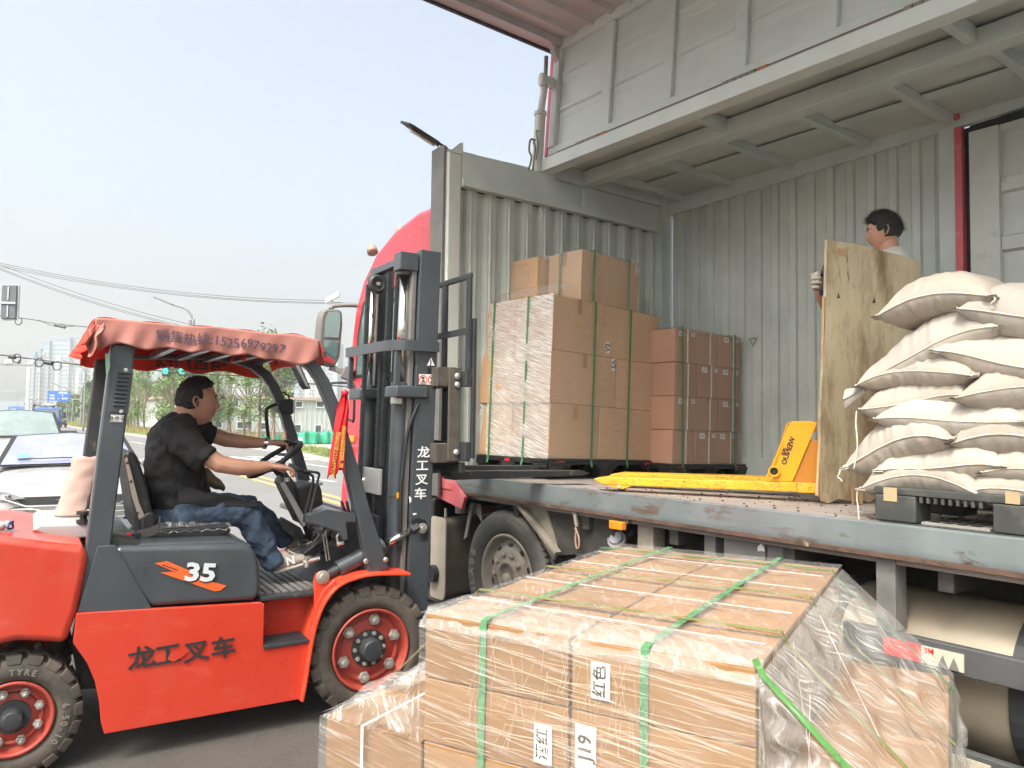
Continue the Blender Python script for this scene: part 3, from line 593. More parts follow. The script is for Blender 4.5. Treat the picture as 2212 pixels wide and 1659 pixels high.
# mirror with its two arms and the small ring-shaped side mirror
mc = V((2.98, 6.80, 2.33)); c00 = onY(700, 672, 6.8); c11 = onY(739, 672, 6.8)
mpoly = [onY(u, v, 6.8) for u, v in ((705, 668), (733, 668), (740, 675), (741, 700), (735, 770), (726, 790), (718, 792), (700, 784), (694, 772), (690, 740), (694, 690), (698, 674))]
mb = MB().prism(mpoly, (0, .14, 0)).build('mirror_housing', COLG, TRK, bev=.02, seg=3)
gp = [onY(u, v, 6.797) for u, v in ((708, 674), (731, 673), (736, 680), (734, 705), (731, 730), (700, 728), (702, 690))]
MB().prism(gp, (0, -.004, 0)).build('mirror_glass', MIRROR, mb)
gp = [onY(u, v, 6.797) for u, v in ((700, 735), (731, 737), (727, 768), (722, 773), (706, 762), (699, 750))]
MB().prism(gp, (0, -.004, 0)).build('mirror_glass', MIRROR, mb)
MB().prism([onY(u, v, 6.796) for u, v in ((697, 750), (706, 768), (722, 780), (719, 787), (700, 778), (695, 768))], (0, -.003, 0)).build('mirror_red_rim', RED, mb)
MB().tube(catmull([onY(714, 668, 6.87), onY(722, 661, 6.87), onY(750, 659, 6.75), onY(775, 660, 6.7)]), [.022]*18+[.03], 10).build('mirror_arm', COLG, TRK, smooth=True)
MB().bar(onY(712, 793, 6.87), onY(752, 806, 6.75), .05, .06).bar(onY(740, 803, 6.75), onY(760, 812, 6.72), .10, .12).build('mirror_arm', COLG, TRK, bev=.01)
rg = [onX(u, v, 3.1) for u, v in ((714, 836), (717, 828), (745, 827), (760, 830), (765, 838), (764, 905), (758, 908), (750, 905))]
MB().tube(catmull(rg), .012, 8).build('mirror_bracket', BLACK, TRK, smooth=True)
# ============================================================ the setting
def struct(o): o['kind'] = 'structure'; return o
def sheet(name, pts, z, m, base=-.0): 
    mb = MB(); mb.add([V((p[0], p[1], z)) for p in pts], [list(range(len(pts)))]); return struct(mb.build(name, m))
struct(MB().quad((-900, -200, 0), (1400, -200, 0), (1400, 2500, 0), (-900, 2500, 0)).build('ground', mat('far_ground', (.16, .17, .12), .9, nz=.2, nscale=.05)))
G = lambda u, v, z=0.: onZ(u, v, z)
kb = [G(725, 1003), G(637, 982), V((13.4, 42, 0)), V((12.6, 54.6, 0)), V((13.4, 66, 0)), V((14.6, 97, 0)), V((18.2, 156, 0)), V((30, 300, 0)), V((60, 620, 0))]
sheet('road', [(-70, -60, 0), (40, -60, 0), (32, 20, 0)]+[(p.x, p.y, 0) for p in kb]+[(15, 620, 0), (-14, 60, 0), (-70, 40, 0)], .004, ROADM)
sheet('forecourt', [(-30, -30, 0), (12, -30, 0), (10.5, 4, 0), (4.5, 8.6, 0), (-4, 9, 0), (-30, 11, 0)], .008, ASPH_SHADE)  # shade over the near ground is painted by this darker asphalt
def line(name, a, b, w, m):
    d = (b-a).normalized(); n = V((-d.y, d.x, 0))*w/2
    return struct(MB().add([a-n+V((0, 0, .012)), b-n+V((0, 0, .012)), b+n+V((0, 0, .012)), a+n+V((0, 0, .012))], [(0, 1, 2, 3)]).build(name, m))
ya, yb = G(553, 1028.6), G(718, 1073.5); d = (ya-yb).normalized(); line('yellow_line', yb-d*4, ya+d*5, .13, LINEY)
ya, yb = G(553, 1038), G(718, 1085); d = (ya-yb).normalized(); line('yellow_line', yb-d*4, ya+d*5.4, .13, LINEY)
for (a, b) in (((465, 1003), (725, 1042)), ((560, 989), (725, 1012)), ((400, 975), (560, 1000)), ((300, 958), (345, 962)), ((500, 1122), (590, 1135))):
    line('lane_line', G(*a), G(*b), .12, LINEW)
for k in range(9):
    a = V((9.4+k*.35, 30+k*9., 0)); line('lane_line', a, a+V((.12, 3.5, 0)), .14, LINEW)
# stop line and zebra bars across the side road
for k in range(7):
    a = V((6.4+k*.9, 27.6-k*.0, 0)); line('crossing_bar', a, a+V((-.35, 3.4, 0)), .42, LINEW)
# verge, kerbs, pavement
vp = [(p.x+.14, p.y, 0) for p in kb]
sheet('pavement', [(11.6, 30.9, 0), (60, 26, 0), (90, 60, 0), (13.6, 45, 0), (13.3, 36, 0)], .13, PAVE)
sheet('grass_verge', [(13.6, 46, 0), (80, 62, 0), (200, 300, 0), (260, 620, 0)]+[(p[0], p[1], 0) for p in vp[::-1][:6]], .14, GRASS)
def kerb(pts, parent=None):
    for a, b in zip(pts[:-1], pts[1:]):
        d = (b-a).normalized(); n = V((-d.y, d.x, 0)); L = (b-a).length
        mb = MB(); mb.bar(a+V((0, 0, .075)), b+V((0, 0, .075)), .14, .15); o = mb.build('kerb', KERBM, bev=.01); struct(o)
kerb(kb[1:-1])
isl = [G(725, 1003), G(637, 982), G(655, 976)+V((.4, .4, 0)), G(725, 988)+V((.4, .4, 0)), G(760, 996)]
sheet('grass_island', [(p.x, p.y, 0) for p in [G(628, 979), G(700, 996), G(790, 1018), G(830, 1000), G(735, 984), G(645, 971)]], .15, GRASS)
kerb([G(790, 1018), G(725, 1002), G(637, 981.5), G(626, 977), G(640, 970), G(740, 983)])
# grass blades
def blades(n, fn, h, col, name, seed):
    random.seed(seed); mb = MB()
    for i in range(n):
        p = fn(); a = random.uniform(0, pi); w = V((cos(a), sin(a), 0))*random.uniform(.02, .05)*h*3; t = V((random.uniform(-.3, .3)*h, random.uniform(-.3, .3)*h, h*random.uniform(.5, 1.3)))
        mb.add([p-w, p+w, p+t], [(0, 1, 2)])
    return tag(mb.build(name, col), None, None, None, 'stuff')
ic = [G(650, 976), G(700, 992), G(760, 1004), G(740, 990)]
def inis():
    a, b = random.random(), random.random(); p = ic[0].lerp(ic[1], a).lerp(ic[3].lerp(ic[2], a), b); return V((p.x, p.y, .15))
tag(blades(2600, inis, .22, LEAF2, 'island_grass', 3), 'tufts of green and dry grass on the kerbed island', 'grass')
def inv():
    y = 46+random.random()**1.6*110; return V((13.2+(y-46)*.045+random.random()*7, y, .14))
tag(blades(9000, inv, .35, mat('dry_grass', (.30, .26, .08), .8, nz=.3, nscale=.5), 'verge_grass', 4), 'yellow and green long grass along the verge under the young trees', 'grass')

# ---- trees
def leafmesh(name, seed, n, rx, rz, leaf, gaps=.55):
    random.seed(seed); mb = MB(); cl = []
    for k in range(11):
        a = random.uniform(0, 2*pi); r_ = random.uniform(.1, .85); zz = random.uniform(-.9, .95)
        cl.append((V((rx*r_*cos(a)*(1-abs(zz)*.5), rx*r_*sin(a)*(1-abs(zz)*.5), rz*zz)), random.uniform(.25, .48)*rx))
    for i in range(n):
        c, r_ = random.choice(cl); p = c+V((random.gauss(0, 1), random.gauss(0, 1), random.gauss(0, .8)))*r_*.55
        a, b = random.uniform(0, 2*pi), random.uniform(-.7, .7); u_ = V((cos(a), sin(a), b)).normalized(); w = u_.cross(V((random.uniform(-.4, .4), random.uniform(-.4, .4), 1))).normalized()
        s = leaf*random.uniform(.6, 1.4); mb.add([p-u_*s, p+w*s*.5, p+u_*s, p-w*s*.5], [(0, 1, 2, 3)], random.choice((0, 0, 1)))
    me = bpy.data.meshes.new(name); me.from_pydata(mb.v, [], mb.f); me.polygons.foreach_set('material_index', mb.m); return me
CROWN = [leafmesh('crown', 20+k, 1300, 1.0, 1.35, .085) for k in range(5)]
CROWND = [leafmesh('crown', 40+k, 1500, 1.0, 1.0, .12) for k in range(3)]
def trunkmesh(h, r_, seed):
    random.seed(seed); mb = MB(); pts = [V((0, 0, 0)), V((.03*h, 0, h*.45)), V((0, .03*h, h*.8)), V((.02, 0, h*1.15))]
    mb.tube(catmull(pts, 3), [r_*(1-.07*i) for i in range(10)], 7)
    for k in range(6):
        a = random.uniform(0, 2*pi); z = h*random.uniform(.45, .8); L = h*random.uniform(.3, .5)
        p = V((0, 0, z)); mb.tube([p, p+V((cos(a)*L*.4, sin(a)*L*.4, L*.55)), p+V((cos(a)*L*.7, sin(a)*L*.7, L*1.0))], [r_*.5, r_*.33, r_*.15], 5)
    me = bpy.data.meshes.new('trunk'); me.from_pydata(mb.v, [], mb.f); return me
TRUNK = [trunkmesh(1., .028, 60+k) for k in range(4)]
def tree(loc, h, w, label, group, cm=(LEAF1, LEAF2), ck=0, frac=.60, name='young_tree', crowns=CROWN, cs=1.):
    t = empty(name, loc, random.uniform(0, 6.28), label, 'tree', group)
    tr = link('trunk', TRUNK[ck % 4], None, t); tr.scale = (h*.72, h*.72, h*.72)
    if not TRUNK[ck % 4].materials: TRUNK[ck % 4].materials.append(BARK)
    c = link('crown', crowns[ck % len(crowns)], None, t); c.location = (0, 0, h*frac); c.scale = (w, w, h*(1-frac)/1.25*cs)
    me = crowns[ck % len(crowns)]
    if not me.materials:
        for q in cm: me.materials.append(q)
    return t
random.seed(11)
# staked young trees by the pavement
for i, (u, v, top, w) in enumerate(((497, 950, 812, .95), (528, 956, 800, 1.0), (557, 961, 790, 1.25), (468, 946, 822, .95), (448, 943, 830, .9), (592, 962, 770, 1.2))):
    p = G(u, v); dd = (p-EYE).dot(fwd); h = (v-top)*dd/FPX*.98
    t = tree((p.x, p.y, .13), h, w*1.0, ['slender young tree on wooden stakes, first in front of the white shed', 'slender young tree on wooden stakes beside the driver\'s face', 'taller forked young tree on wooden stakes in front of the white shed', 'young tree on stakes behind the driver\'s ear', 'young tree on stakes half hidden behind the driver\'s head', 'young tree on stakes behind the forklift\'s far front pillar'][i], 'staked young trees by the pavement', ck=i, frac=.68)
    for k in range(3):
        a = k*2.1+.4; MB().tube([(cos(a)*.55, sin(a)*.55, 0), (0, 0, h*.27)], .022, 5).build('stake', mat('stake_wood', (.34, .22, .16), .8) if 'stake_wood' not in MT else MT['stake_wood'], t)
# the rows along the road
n = 0
for i in range(64):
    y = 58+i*1.75+random.uniform(-.5, .5); row = i % 3
    x = 15.6+(y-58)*.075+row*2.3+random.uniform(-.5, .5); h = random.uniform(4.4, 6.2)
    tree((x, y, .14), h, random.uniform(.9, 1.35), 'young street tree in the hazy row of saplings along the verge', 'saplings in rows along the verge', ck=i, frac=.62)
for i in range(26):
    y = 120+i*7.5; tree((20.5+(y-120)*.09+random.uniform(-1, 1)+(i % 2)*4, y, .14), random.uniform(6, 8.5), random.uniform(1.8, 2.6), 'leafy roadside tree in the far hazy avenue', 'far avenue trees', ck=i, frac=.55, name='roadside_tree', crowns=CROWND, cm=(LEAF3, LEAF1))
for i, (u, v, hh, w) in enumerate(((215, 925, 7.5, 2.5), (395, 925, 8, 3.0), (585, 905, 13, 2.6), (610, 915, 9, 2.0), (432, 920, 8, 2.6))):
    p = EYE+ray(u, v)*92; p.z = .14
    tree(p, hh, w, ['bushy tree behind the road sign pole', 'large pale green tree above the driver\'s collar', 'tall thin leafed tree with a bare forked top above the shed roof', 'tree leaning over the shed roof between the two front pillars', 'round crowned tree left of the driver\'s head'][i], 'larger trees behind the saplings', ck=i, frac=.6, name='roadside_tree', crowns=CROWND)

# ---- white shed, grey wall, green net, post, bollard
YS = 78.
shed = wthing('shed', (32, YS, 0), 'long white metal shed with two rows of small windows beyond the road', 'shed')
a = onY(415, 858, YS); b = onY(800, 862, YS)
MB().box((a.x, YS, 0), (b.x+10, YS+25, a.z)).build('wall', WALLW, shed)
m = MB(); x = a.x
while x < b.x+10: m.box((x, YS-.06, .3), (x+.09, YS-.002, a.z-.1)); x += .55
o = m.build('cladding_ribs', WALLW, shed); o['kind'] = 'stuff'
MB().box((a.x-.3, YS-.35, a.z), (b.x+10.3, YS+25.3, a.z+.28)).build('roof_edge', mat('roof_edge_pink', (.50, .36, .33), .7), shed)
for (u0, v0, u1, v1) in ((568.5, 868, 583, 879), (637.7, 868, 652, 879), (684, 868, 698, 879), (500, 867, 514, 878), (512.6, 912, 537, 925), (564, 914, 577, 927), (628, 918, 649, 934), (681, 919, 693, 934), (455, 910, 478, 923)):
    p, q = onY(u0, v0, YS-.07), onY(u1, v1, YS-.07)
    w = MB().box((p.x, YS-.12, q.z), (q.x, YS-.065, p.z)).build('window', WIN, shed)
    f = MB(); f.box((p.x-.12, YS-.16, q.z-.12), (q.x+.12, YS-.121, q.z)).box((p.x-.12, YS-.16, p.z), (q.x+.12, YS-.121, p.z+.12)).box((p.x-.12, YS-.16, q.z), (p.x, YS-.121, p.z)).box((q.x, YS-.16, q.z), (q.x+.12, YS-.121, p.z)); f.build('frame', WHITEP, w)
p, q = onY(440, 933, 57), onY(640, 950, 57)
tag(MB().box((p.x, 57, 0), (q.x+6, 57.25, p.z)).build('boundary_wall', mat('wall_grey', (.22, .21, .20), .85, nz=.15, nscale=.6), bev=.02), 'low grey boundary wall in front of the white shed', 'wall')
net = wthing('construction_net', (17, 40.6, 0), 'green construction netting hung on low posts beyond the pavement', 'netting')
p, q = onY(613, 966, 40.6), onY(730, 966, 40.6); mb = MB()
mb.grid(lambda a, b: V((p.x+(q.x-p.x)*a, 40.6+.12*sin(a*31)+.1*sin(a*13+b*3), .1+b*(.72+.06*sin(a*17)))), 60, 5); mb.build('net', NETG, net, smooth=True, solid=.01)
for k in range(7): x = p.x+(q.x-p.x)*k/6; MB().tube([(x, 40.7, .1), (x, 40.7, .9)], .02, 6).build('post', POLE, net)
p, q = onY(565, 962, 44), onY(603, 962, 44)
mb = MB(); mb.grid(lambda a, b: V((p.x+(q.x-p.x)*a, 44+.15*sin(a*11), .1+b*(.35+.2*abs(a-.5)*2))), 30, 4); tag(mb.build('fallen_net', NETG, None, smooth=True, solid=.01), 'piece of slack green netting beside the last staked tree', 'netting')
c = G(634, 968); dd = (c-EYE).dot(fwd); pt = empty('light_post', (c.x, c.y, .13), 0, 'short grey light post standing in front of the green netting', 'post')
MB().tube([(0, 0, 0), (0, 0, 2.1)], .05, 8).build('post', POLE, pt); MB().box((-.07, -.07, 1.9), (.07, .07, 2.45)).build('lamp_head', POLE, pt, bev=.02)
c = G(648, 976); MB_ = MB().lathe([(.10, 0), (.10, .5), (.09, .55), (0, .57)], (0, 0, 0), (0, 0, 1), 12).build('bollard', WHITEP, None); MB_.location = (c.x, c.y, .13); tag(MB_, 'pale concrete bollard on the pavement before the green netting', 'bollard')

# ---- street lamps, signals, signs, cables
def lamp(u, vtop, dist, arm_u, arm_v, label, r_=.075, two=None):
    b = EYE+ray(u, 900)*dist; b.z = 0; top = atD(u, vtop, dist); end = atD(arm_u, arm_v, dist)
    t = empty('street_lamp', b, 0, label, 'street lamp', 'street lamps along the avenue')
    H_ = top.z; e = end-b; e2 = V((e.x, e.y, 0)); m = MB()
    k = catmull([V((0, 0, 0)), V((0, 0, H_*.86)), V((e2.x*.04, e2.y*.04, H_*.95)), V((e2.x*.2, e2.y*.2, H_*1.0+(e.z-H_)*.15)), V((e2.x*.55, e2.y*.55, H_+(e.z-H_)*.5))], 5)
    m.tube(k, [r_*1.2-.5*r_*i/len(k) for i in range(len(k))], 8); m.build('pole', POLE, t, smooth=True)
    p, q = V((e2.x*.52, e2.y*.52, H_+(e.z-H_)*.47)), V((e2.x, e2.y, e.z))
    MB().bar(p, q, .34, .12).build('lamp_head', POLE, t, bev=.03)
    return t
lamp(412, 672, 50, 332, 641, 'curved grey street lamp rising above the red forklift canopy')
lamp(181, 795, 78, 137, 778, 'street lamp just left of the forklift rear pillar, tallest of the avenue')
lamp(144, 838, 105, 111, 827, 'street lamp standing behind the blue direction sign')
lamp(156, 862, 130, 128, 852, 'small street lamp right of the blue direction sign')
lamp(82, 868, 165, 56, 857, 'hazy street lamp in front of the left apartment block')
lamp(74, 880, 190, 52, 871, 'second hazy street lamp in front of the left apartment block')
lamp(52, 884, 210, 35, 874, 'faint far street lamp left of the apartment block')
lamp(42, 893, 240, 27, 884, 'farthest street lamp before the red far signal')
lamp(34, 896, 270, 22, 889, 'faintest street lamp at the road\'s vanishing end')
def box_at(c, w, d, h, n=V((0, -1, 0))): return MB().box((c.x-w/2, c.y-d/2, c.z-h/2), (c.x+w/2, c.y+d/2, c.z+h/2))
# back of a signal, upper left
c = atD(21.5, 652.5, 25); cr = V((cos(YAW+.06), -sin(YAW+.06), 0)); cf = V((sin(YAW+.06), cos(YAW+.06), 0))
sg = wthing('traffic_signal', c, 'grey back of a traffic signal hanging at the upper left edge', 'traffic light')
hw, hh = 19.5*25/FPX, 39.5*25/FPX
MB().prism([c+cr*x+V((0, 0, z)) for x, z in ((-hw, -hh+.07), (-hw+.07, -hh), (hw-.07, -hh), (hw, -hh+.07), (hw, hh-.07), (hw-.07, hh), (-hw+.07, hh), (-hw, hh-.07))], cf*.05).build('backplate', mat('signal_rim', (.40, .42, .46), .5), sg)
MB().obox(c-cf*.03, cr*(hw-.045), cf*.04, V((0, 0, hh-.05))).build('housing', mat('signal_back', (.10, .115, .13), .6, nz=.1), sg, bev=.02)
MB().bar(c-cf*.09-cr*1.2+V((0, 0, -.02)), c-cf*.09+cr*(hw-.03)+V((0, 0, -.05)), .05, .07).build('mounting_arm', MT['signal_rim'], sg, bev=.01)
MB().bar(c-cf*.09+V((0, 0, hh-.1)), c-cf*.09+V((0, 0, .06)), .04, .03, up=cf).bar(c-cf*.09+V((0, 0, -.12)), c-cf*.09+V((0, 0, -hh+.1)), .04, .03, up=cf).build('conduit', MT['signal_rim'], sg)
MB().tube([(c.x-cr.x*1.2, c.y-cr.y*1.2, 0), c-cr*1.2+V((0, 0, 1.5))], .12, 10).build('pole', POLE, sg)
def signal(u0, v0, u1, v1, dist, green, label, grp='far traffic signals'):
    a, b = atD(u0, v0, dist), atD(u1, v1, dist); c = (a+b)/2; w = (u1-u0)*dist/FPX; h = (v1-v0)*dist/FPX
    s = wthing('traffic_signal', c, label, 'traffic light', grp)
    MB().obox(c, cr*w/2, cf*.1, V((0, 0, h/2))).build('housing', BLACK, s, bev=w*.08)
    for k in (-1, 0, 1):
        on = (k == green); MB().lathe([(w*.36, 0), (w*.34, .03), (0, .05)], c+V((0, 0, k*h*.31))-cf*.1, -cf, 20).build('lens', GREENL if on else MT.get('dead_lens') or mat('dead_lens', (.04, .05, .05), .3), s)
    return c
g1 = signal(352, 755, 368, 813, 45, -1, 'traffic signal showing green seen through the forklift cab', None)
cdn = atD(402.5, 798, 45); s = wthing('countdown_timer', cdn, 'black countdown display showing green 24 beside the green signal', 'countdown timer')
MB().obox(cdn, cr*15.6*45/FPX, cf*.1, V((0, 0, 14*45/FPX))).build('housing', BLACK, s, bev=.02)
def seg7(ch, o):
    m = MB(); w, h, t = .15, .22, .035
    segs = {'2': 'abged', '4': 'fgbc'}[ch]
    P = {'a': ((0, h), 1), 'g': ((0, 0), 1), 'd': ((0, -h), 1), 'f': ((-w, h/2), 0), 'b': ((w, h/2), 0), 'e': ((-w, -h/2), 0), 'c': ((w, -h/2), 0)}
    for k in segs:
        (x, z), hz = P[k]; cc = o+cr*x+V((0, 0, z)); m.obox(cc, cr*(w*.82 if hz else t), cf*.01, V((0, 0, t if hz else h*.43)))
    return m
for ch, dx in (('2', -.19), ('4', .21)): seg7(ch, cdn+cr*dx-cf*.11).build('digit', GREENL, s)
pb = EYE+ray(404, 900)*45; po = wthing('signal_pole', (pb.x, pb.y, 0), 'thin grey pole carrying the countdown display', 'pole'); MB().tube([(pb.x, pb.y, 0), (pb.x, pb.y, atD(404, 690, 45).z)], .09, 8).build('pole', POLE, po)
signal(70, 871, 77, 892, 190, 9, 'small dark far signal left of the little grey sign'); signal(112, 874, 119, 892, 170, -1, 'small far green signal above the blue truck')
def board(u0, v0, u1, v1, dist, label, m_, rows):
    a, b = atD(u0, v0, dist), atD(u1, v1, dist); c = (a+b)/2; w = (u1-u0)*dist/FPX; h = (v1-v0)*dist/FPX
    s = wthing('road_sign', c, label, 'road sign')
    pn = MB().obox(c, cr*w/2, cf*.04, V((0, 0, h/2))).build('panel', m_, s)
    for tx, x, z, sz in rows: text(tx, sz*h, WHITEP, pn, c+cr*x*w-cf*.05+V((0, 0, z*h)), cr, (0, 0, 1), bold=.02)
    return s, c, w, h
s, c, w, h = board(102.5, 844.5, 152, 866, 105, 'blue overhead direction sign with white writing over the avenue', BLUES, (('滁海大道', .18, .30, .22), ('怀远路', -.28, .02, .2), ('新桥路', -.28, -.28, .2), ('←', .0, -.28, .25), ('↑', .18, .02, .3), ('滁河路', .28, -.28, .2)))
gb = EYE+ray(175, 900)*105; gb.z = 0
MB().tube([gb, (gb.x, gb.y, atD(175, 840, 105).z)], .16, 10).bar(c+V((0, 0, h*.2))+cr*w*.4, (gb.x, gb.y, c.z+h*.2), .12, .12).bar(c+V((0, 0, -h*.45))-cr*w*1.3, (gb.x, gb.y, c.z-h*.45+.2), .14, .14).build('gantry', POLE, s)
s, c, w, h = board(17, 878, 53, 897, 260, 'far blue direction sign at the hazy end of the avenue', BLUES, (('大道', -.2, .1, .3),))
s, c, w, h = board(86, 876, 104, 885, 170, 'small grey sign hanging between the two far signals', MT['signal_back'], ())
sa = atD(72, 883, 170); MB().bar(atD(66, 880, 170), atD(135, 884, 170), .12, .12).build('arm', POLE, s)
# cables
def cable(pts, dist, r_, label, cat='cable', name='cable', grp=None):
    P = [atD(u, v, dd if isinstance(dist, tuple) else dist) for (u, v), dd in zip(pts, dist if isinstance(dist, tuple) else [dist]*len(pts))]
    return tag(MB().tube(catmull(P, 8), r_, 6).build(name, BLACK, None, smooth=True), label, cat, grp)
cabs = [((-30, 562, 712, 649.5), -5, 'uppermost wire of the overhead bundle'), ((-30, 566, 712, 654), -5, 'second wire of the overhead bundle'), ((-30, 570, 712, 656), -6, 'third wire of the overhead bundle'),
        ((-30, 560, 640, 742), -9, 'thin wire that drops right from the overhead bundle behind the canopy'), ((-30, 568, 640, 748), -9, 'lower thin wire dropping right behind the canopy'), ((-30, 570, 600, 742), -6, 'lowest thin wire dropping right behind the canopy')]
for i, ((u0, v0, u1, v1), sag, lb) in enumerate(cabs):
    pts = [(u0+(u1-u0)*t, v0+(v1-v0)*t+(22 if i < 3 else 26)*4*t*(1-t)*.9) for t in (0, .2, .4, .6, .8, 1)]
    pts[-1] = (u1, v1); cable(pts, 38, .012, 'overhead black '+lb, grp='overhead wires')
cable([(-20, 680), (60, 689), (120, 699), (205, 708), (300, 716)], 32, .018, 'wire sagging from the upper left signal to the canopy corner')
cable([(84, 691), (108, 702), (128, 706), (165, 704)], 32, .012, 'short slack wire with a splice case hanging on it')
tag(MB().tube([atD(118, 701, 32), atD(141, 707, 32)], .07, 10).build('splice_case', MT['signal_back'], None, bev=.01), 'grey splice case hanging on the slack wire left of the canopy', 'splice case')
cable([(-20, 764), (60, 774), (130, 783), (200, 790), (280, 794), (360, 802), (450, 808), (560, 814), (640, 826), (760, 836)], 42, .042, 'thick black cable strung across behind the forklift')
for k, (u, v) in enumerate(((36, 774), (85, 783), (123, 790))):
    c = atD(u, v, 42); tag(MB().tube([c+cr*.24*cos(2*pi*j/24)+V((0, 0, .24*sin(2*pi*j/24))) for j in range(24)], .03, 6, closed=True).build('cable_coil', BLACK, None, smooth=True), ['coil of slack cable nearest the left edge', 'coil of slack cable between the two dark splice cases', 'coil of slack cable nearest the rear pillar'][k], 'cable coil', 'cable coils')
c = atD(36, 692, 30); c = atD(40, 694, 32); tag(MB().tube([c+cr*.15*cos(2*pi*j/20)+V((0, 0, .15*sin(2*pi*j/20))) for j in range(20)], .02, 6, closed=True).build('cable_coil', BLACK, None, smooth=True), 'small coil of wire under the upper left signal', 'cable coil', 'cable coils')
for k, (u0, v0, u1, v1) in enumerate(((20, 770, 33, 772), (97, 783, 113, 785))):
    tag(MB().tube([atD(u0, v0, 42), atD(u1, v1, 42)], .12, 10).build('splice_case', BLACK, None, bev=.02), ['dark splice case at the left end of the thick cable', 'dark splice case in front of the left apartment block'][k], 'splice case')
ga = wthing('camera_arm', atD(0, 786, 44), 'horizontal steel arm with small traffic cameras at the left edge', 'camera arm')
MB().bar(atD(-60, 785, 44), atD(78, 790, 44), .1, .1).build('arm', POLE, ga)
for u, v in ((16, 781), (24, 781)): MB().obox(atD(u, v, 44), cr*.1, cf*.1, V((0, 0, .1))).build('camera', WHITEP, ga)
for u, v in ((41, 782), (70, 783)): MB().lathe([(.07, 0), (.1, .1), (.1, .2), (0, .27)], atD(u, v+4, 44), (0, 0, 1), 10).build('camera', WHITEP if u > 60 else POLE, ga)
# surveillance camera high behind the cab
cb = atD(718, 655, 16); cc = wthing('surveillance_camera', cb, 'white surveillance camera on an arm above the truck mirror', 'camera')
MB().obox(atD(718, 643, 16), (cr*.17-cf*.1)+V((0, 0, .06)), cf*.05, V((0, 0, .055))).build('camera_body', WHITEP, cc, bev=.015)
MB().bar(atD(705, 654, 16), atD(760, 657, 16), .05, .05).bar(atD(717, 655, 16), atD(716, 646, 16), .03, .03, up=cf).build('arm', POLE, cc)

# ---- apartment towers far behind, in the haze
def tower(parts, dist, label, seedw=1):
    """parts: (u0, u1, vtop) blocks at one distance; pale piers over blue-grey glass bands"""
    random.seed(seedw); c = EYE+ray(parts[0][0], 900)*dist; t = wthing('apartment_tower', (c.x, c.y, 0), label, 'apartment tower', 'apartment towers in the haze')
    for i, (u0, u1, vt) in enumerate(parts):
        dd = dist+i*3; a = atD(u0, vt, dd); b = atD(u1, vt, dd); w = (b-a).length; H_ = a.z; o = V((a.x, a.y, 0)); ex = V((b.x-a.x, b.y-a.y, 0)).normalized(); ey = V((-ex.y, ex.x, 0))
        MB().obox(o+ex*w/2+ey*8+V((0, 0, H_/2)), ex*w/2, ey*8, V((0, 0, H_/2))).build('wall', TWB, t)
        MB().obox(o+ex*w/2+ey*8+V((0, 0, H_+1)), ex*w*.5, ey*8.2, V((0, 0, 1))).build('parapet', TWB, t)
        x = w*.03; k = 0
        while x < w-3:
            pw = random.choice((1.6, 2.4, 5., 3.4)); top = H_-random.choice((12, 16, 22, 6, 9))
            if pw > 3: 
                pr_ = MB().obox(o+ex*(x+pw/2)-ey*.5+V((0, 0, top/2)), ex*pw/2, ey*.5, V((0, 0, top/2))).build('pier', TWR, t)
                m = MB(); z = 4.
                while z < top-2: m.obox(o+ex*(x+pw*.75)-ey*1.05+V((0, 0, z)), ex*.55, ey*.06, V((0, 0, 1.0))); z += 3.1
                q = m.build('windows', WIN, pr_); q['kind'] = 'stuff'
            else: MB().obox(o+ex*(x+pw/2)-ey*.35+V((0, 0, top/2)), ex*pw/2, ey*.35, V((0, 0, top/2))).build('pier', TWR, t)
            x += pw+random.choice((2.2, 3.5, 5.))
        m = MB(); z = 5
        while z < H_-3: m.obox(o+ex*w/2-ey*.06+V((0, 0, z)), ex*w*.49, ey*.06, V((0, 0, .45))); z += 3.1
        q = m.build('floor_bands', TWR, t); q['kind'] = 'stuff'
tower([(60, 75, 766), (75, 88, 759), (88, 107, 742), (107, 152, 733), (152, 186, 738), (186, 232, 748)], 560, 'tall stepped blue and white apartment block at the far left', 1)
tower([(262, 300, 742), (300, 345, 728), (345, 380, 735)], 620, 'pale apartment tower seen just right of the rear pillar', 2)
tower([(395, 440, 770), (440, 486, 764)], 640, 'pale apartment tower behind the countdown display', 3)
tower([(505, 540, 716), (540, 578, 712), (578, 600, 724)], 600, 'tallest apartment tower whose top shows above the canopy', 4)
tower([(600, 650, 742), (650, 700, 736), (700, 732, 746)], 560, 'broad apartment tower right of the front pillars', 5)
tower([(486, 512, 780), (380, 396, 790)], 760, 'pair of lower slabs between the taller towers', 6)
tower([(240, 262, 800), (560, 600, 770)], 820, 'faintest and farthest slabs of the housing estate', 7)
c = EYE+ray(22, 900)*900; c.z = 0
wt = empty('water_tower', c, 0, 'very faint mushroom shaped water tower on the horizon at the left edge', 'water tower')
MB().lathe([(5, 0), (3.2, 12), (3.4, 18)], (0, 0, 0), (0, 0, 1), 16).build('shaft', TWB, wt); MB().lathe([(3.4, 18), (16, 27), (17, 29), (0, 30)], (0, 0, 0), (0, 0, 1), 24).build('bowl', TWB, wt)
tag(MB().obox(EYE+ray(25, 896)*800+V((0, 0, -1.5+6)), cr*34, cf*30, V((0, 0, 9))).build('low_hall', TWB, None), 'low wide hall at the end of the avenue under the water tower', 'hall')

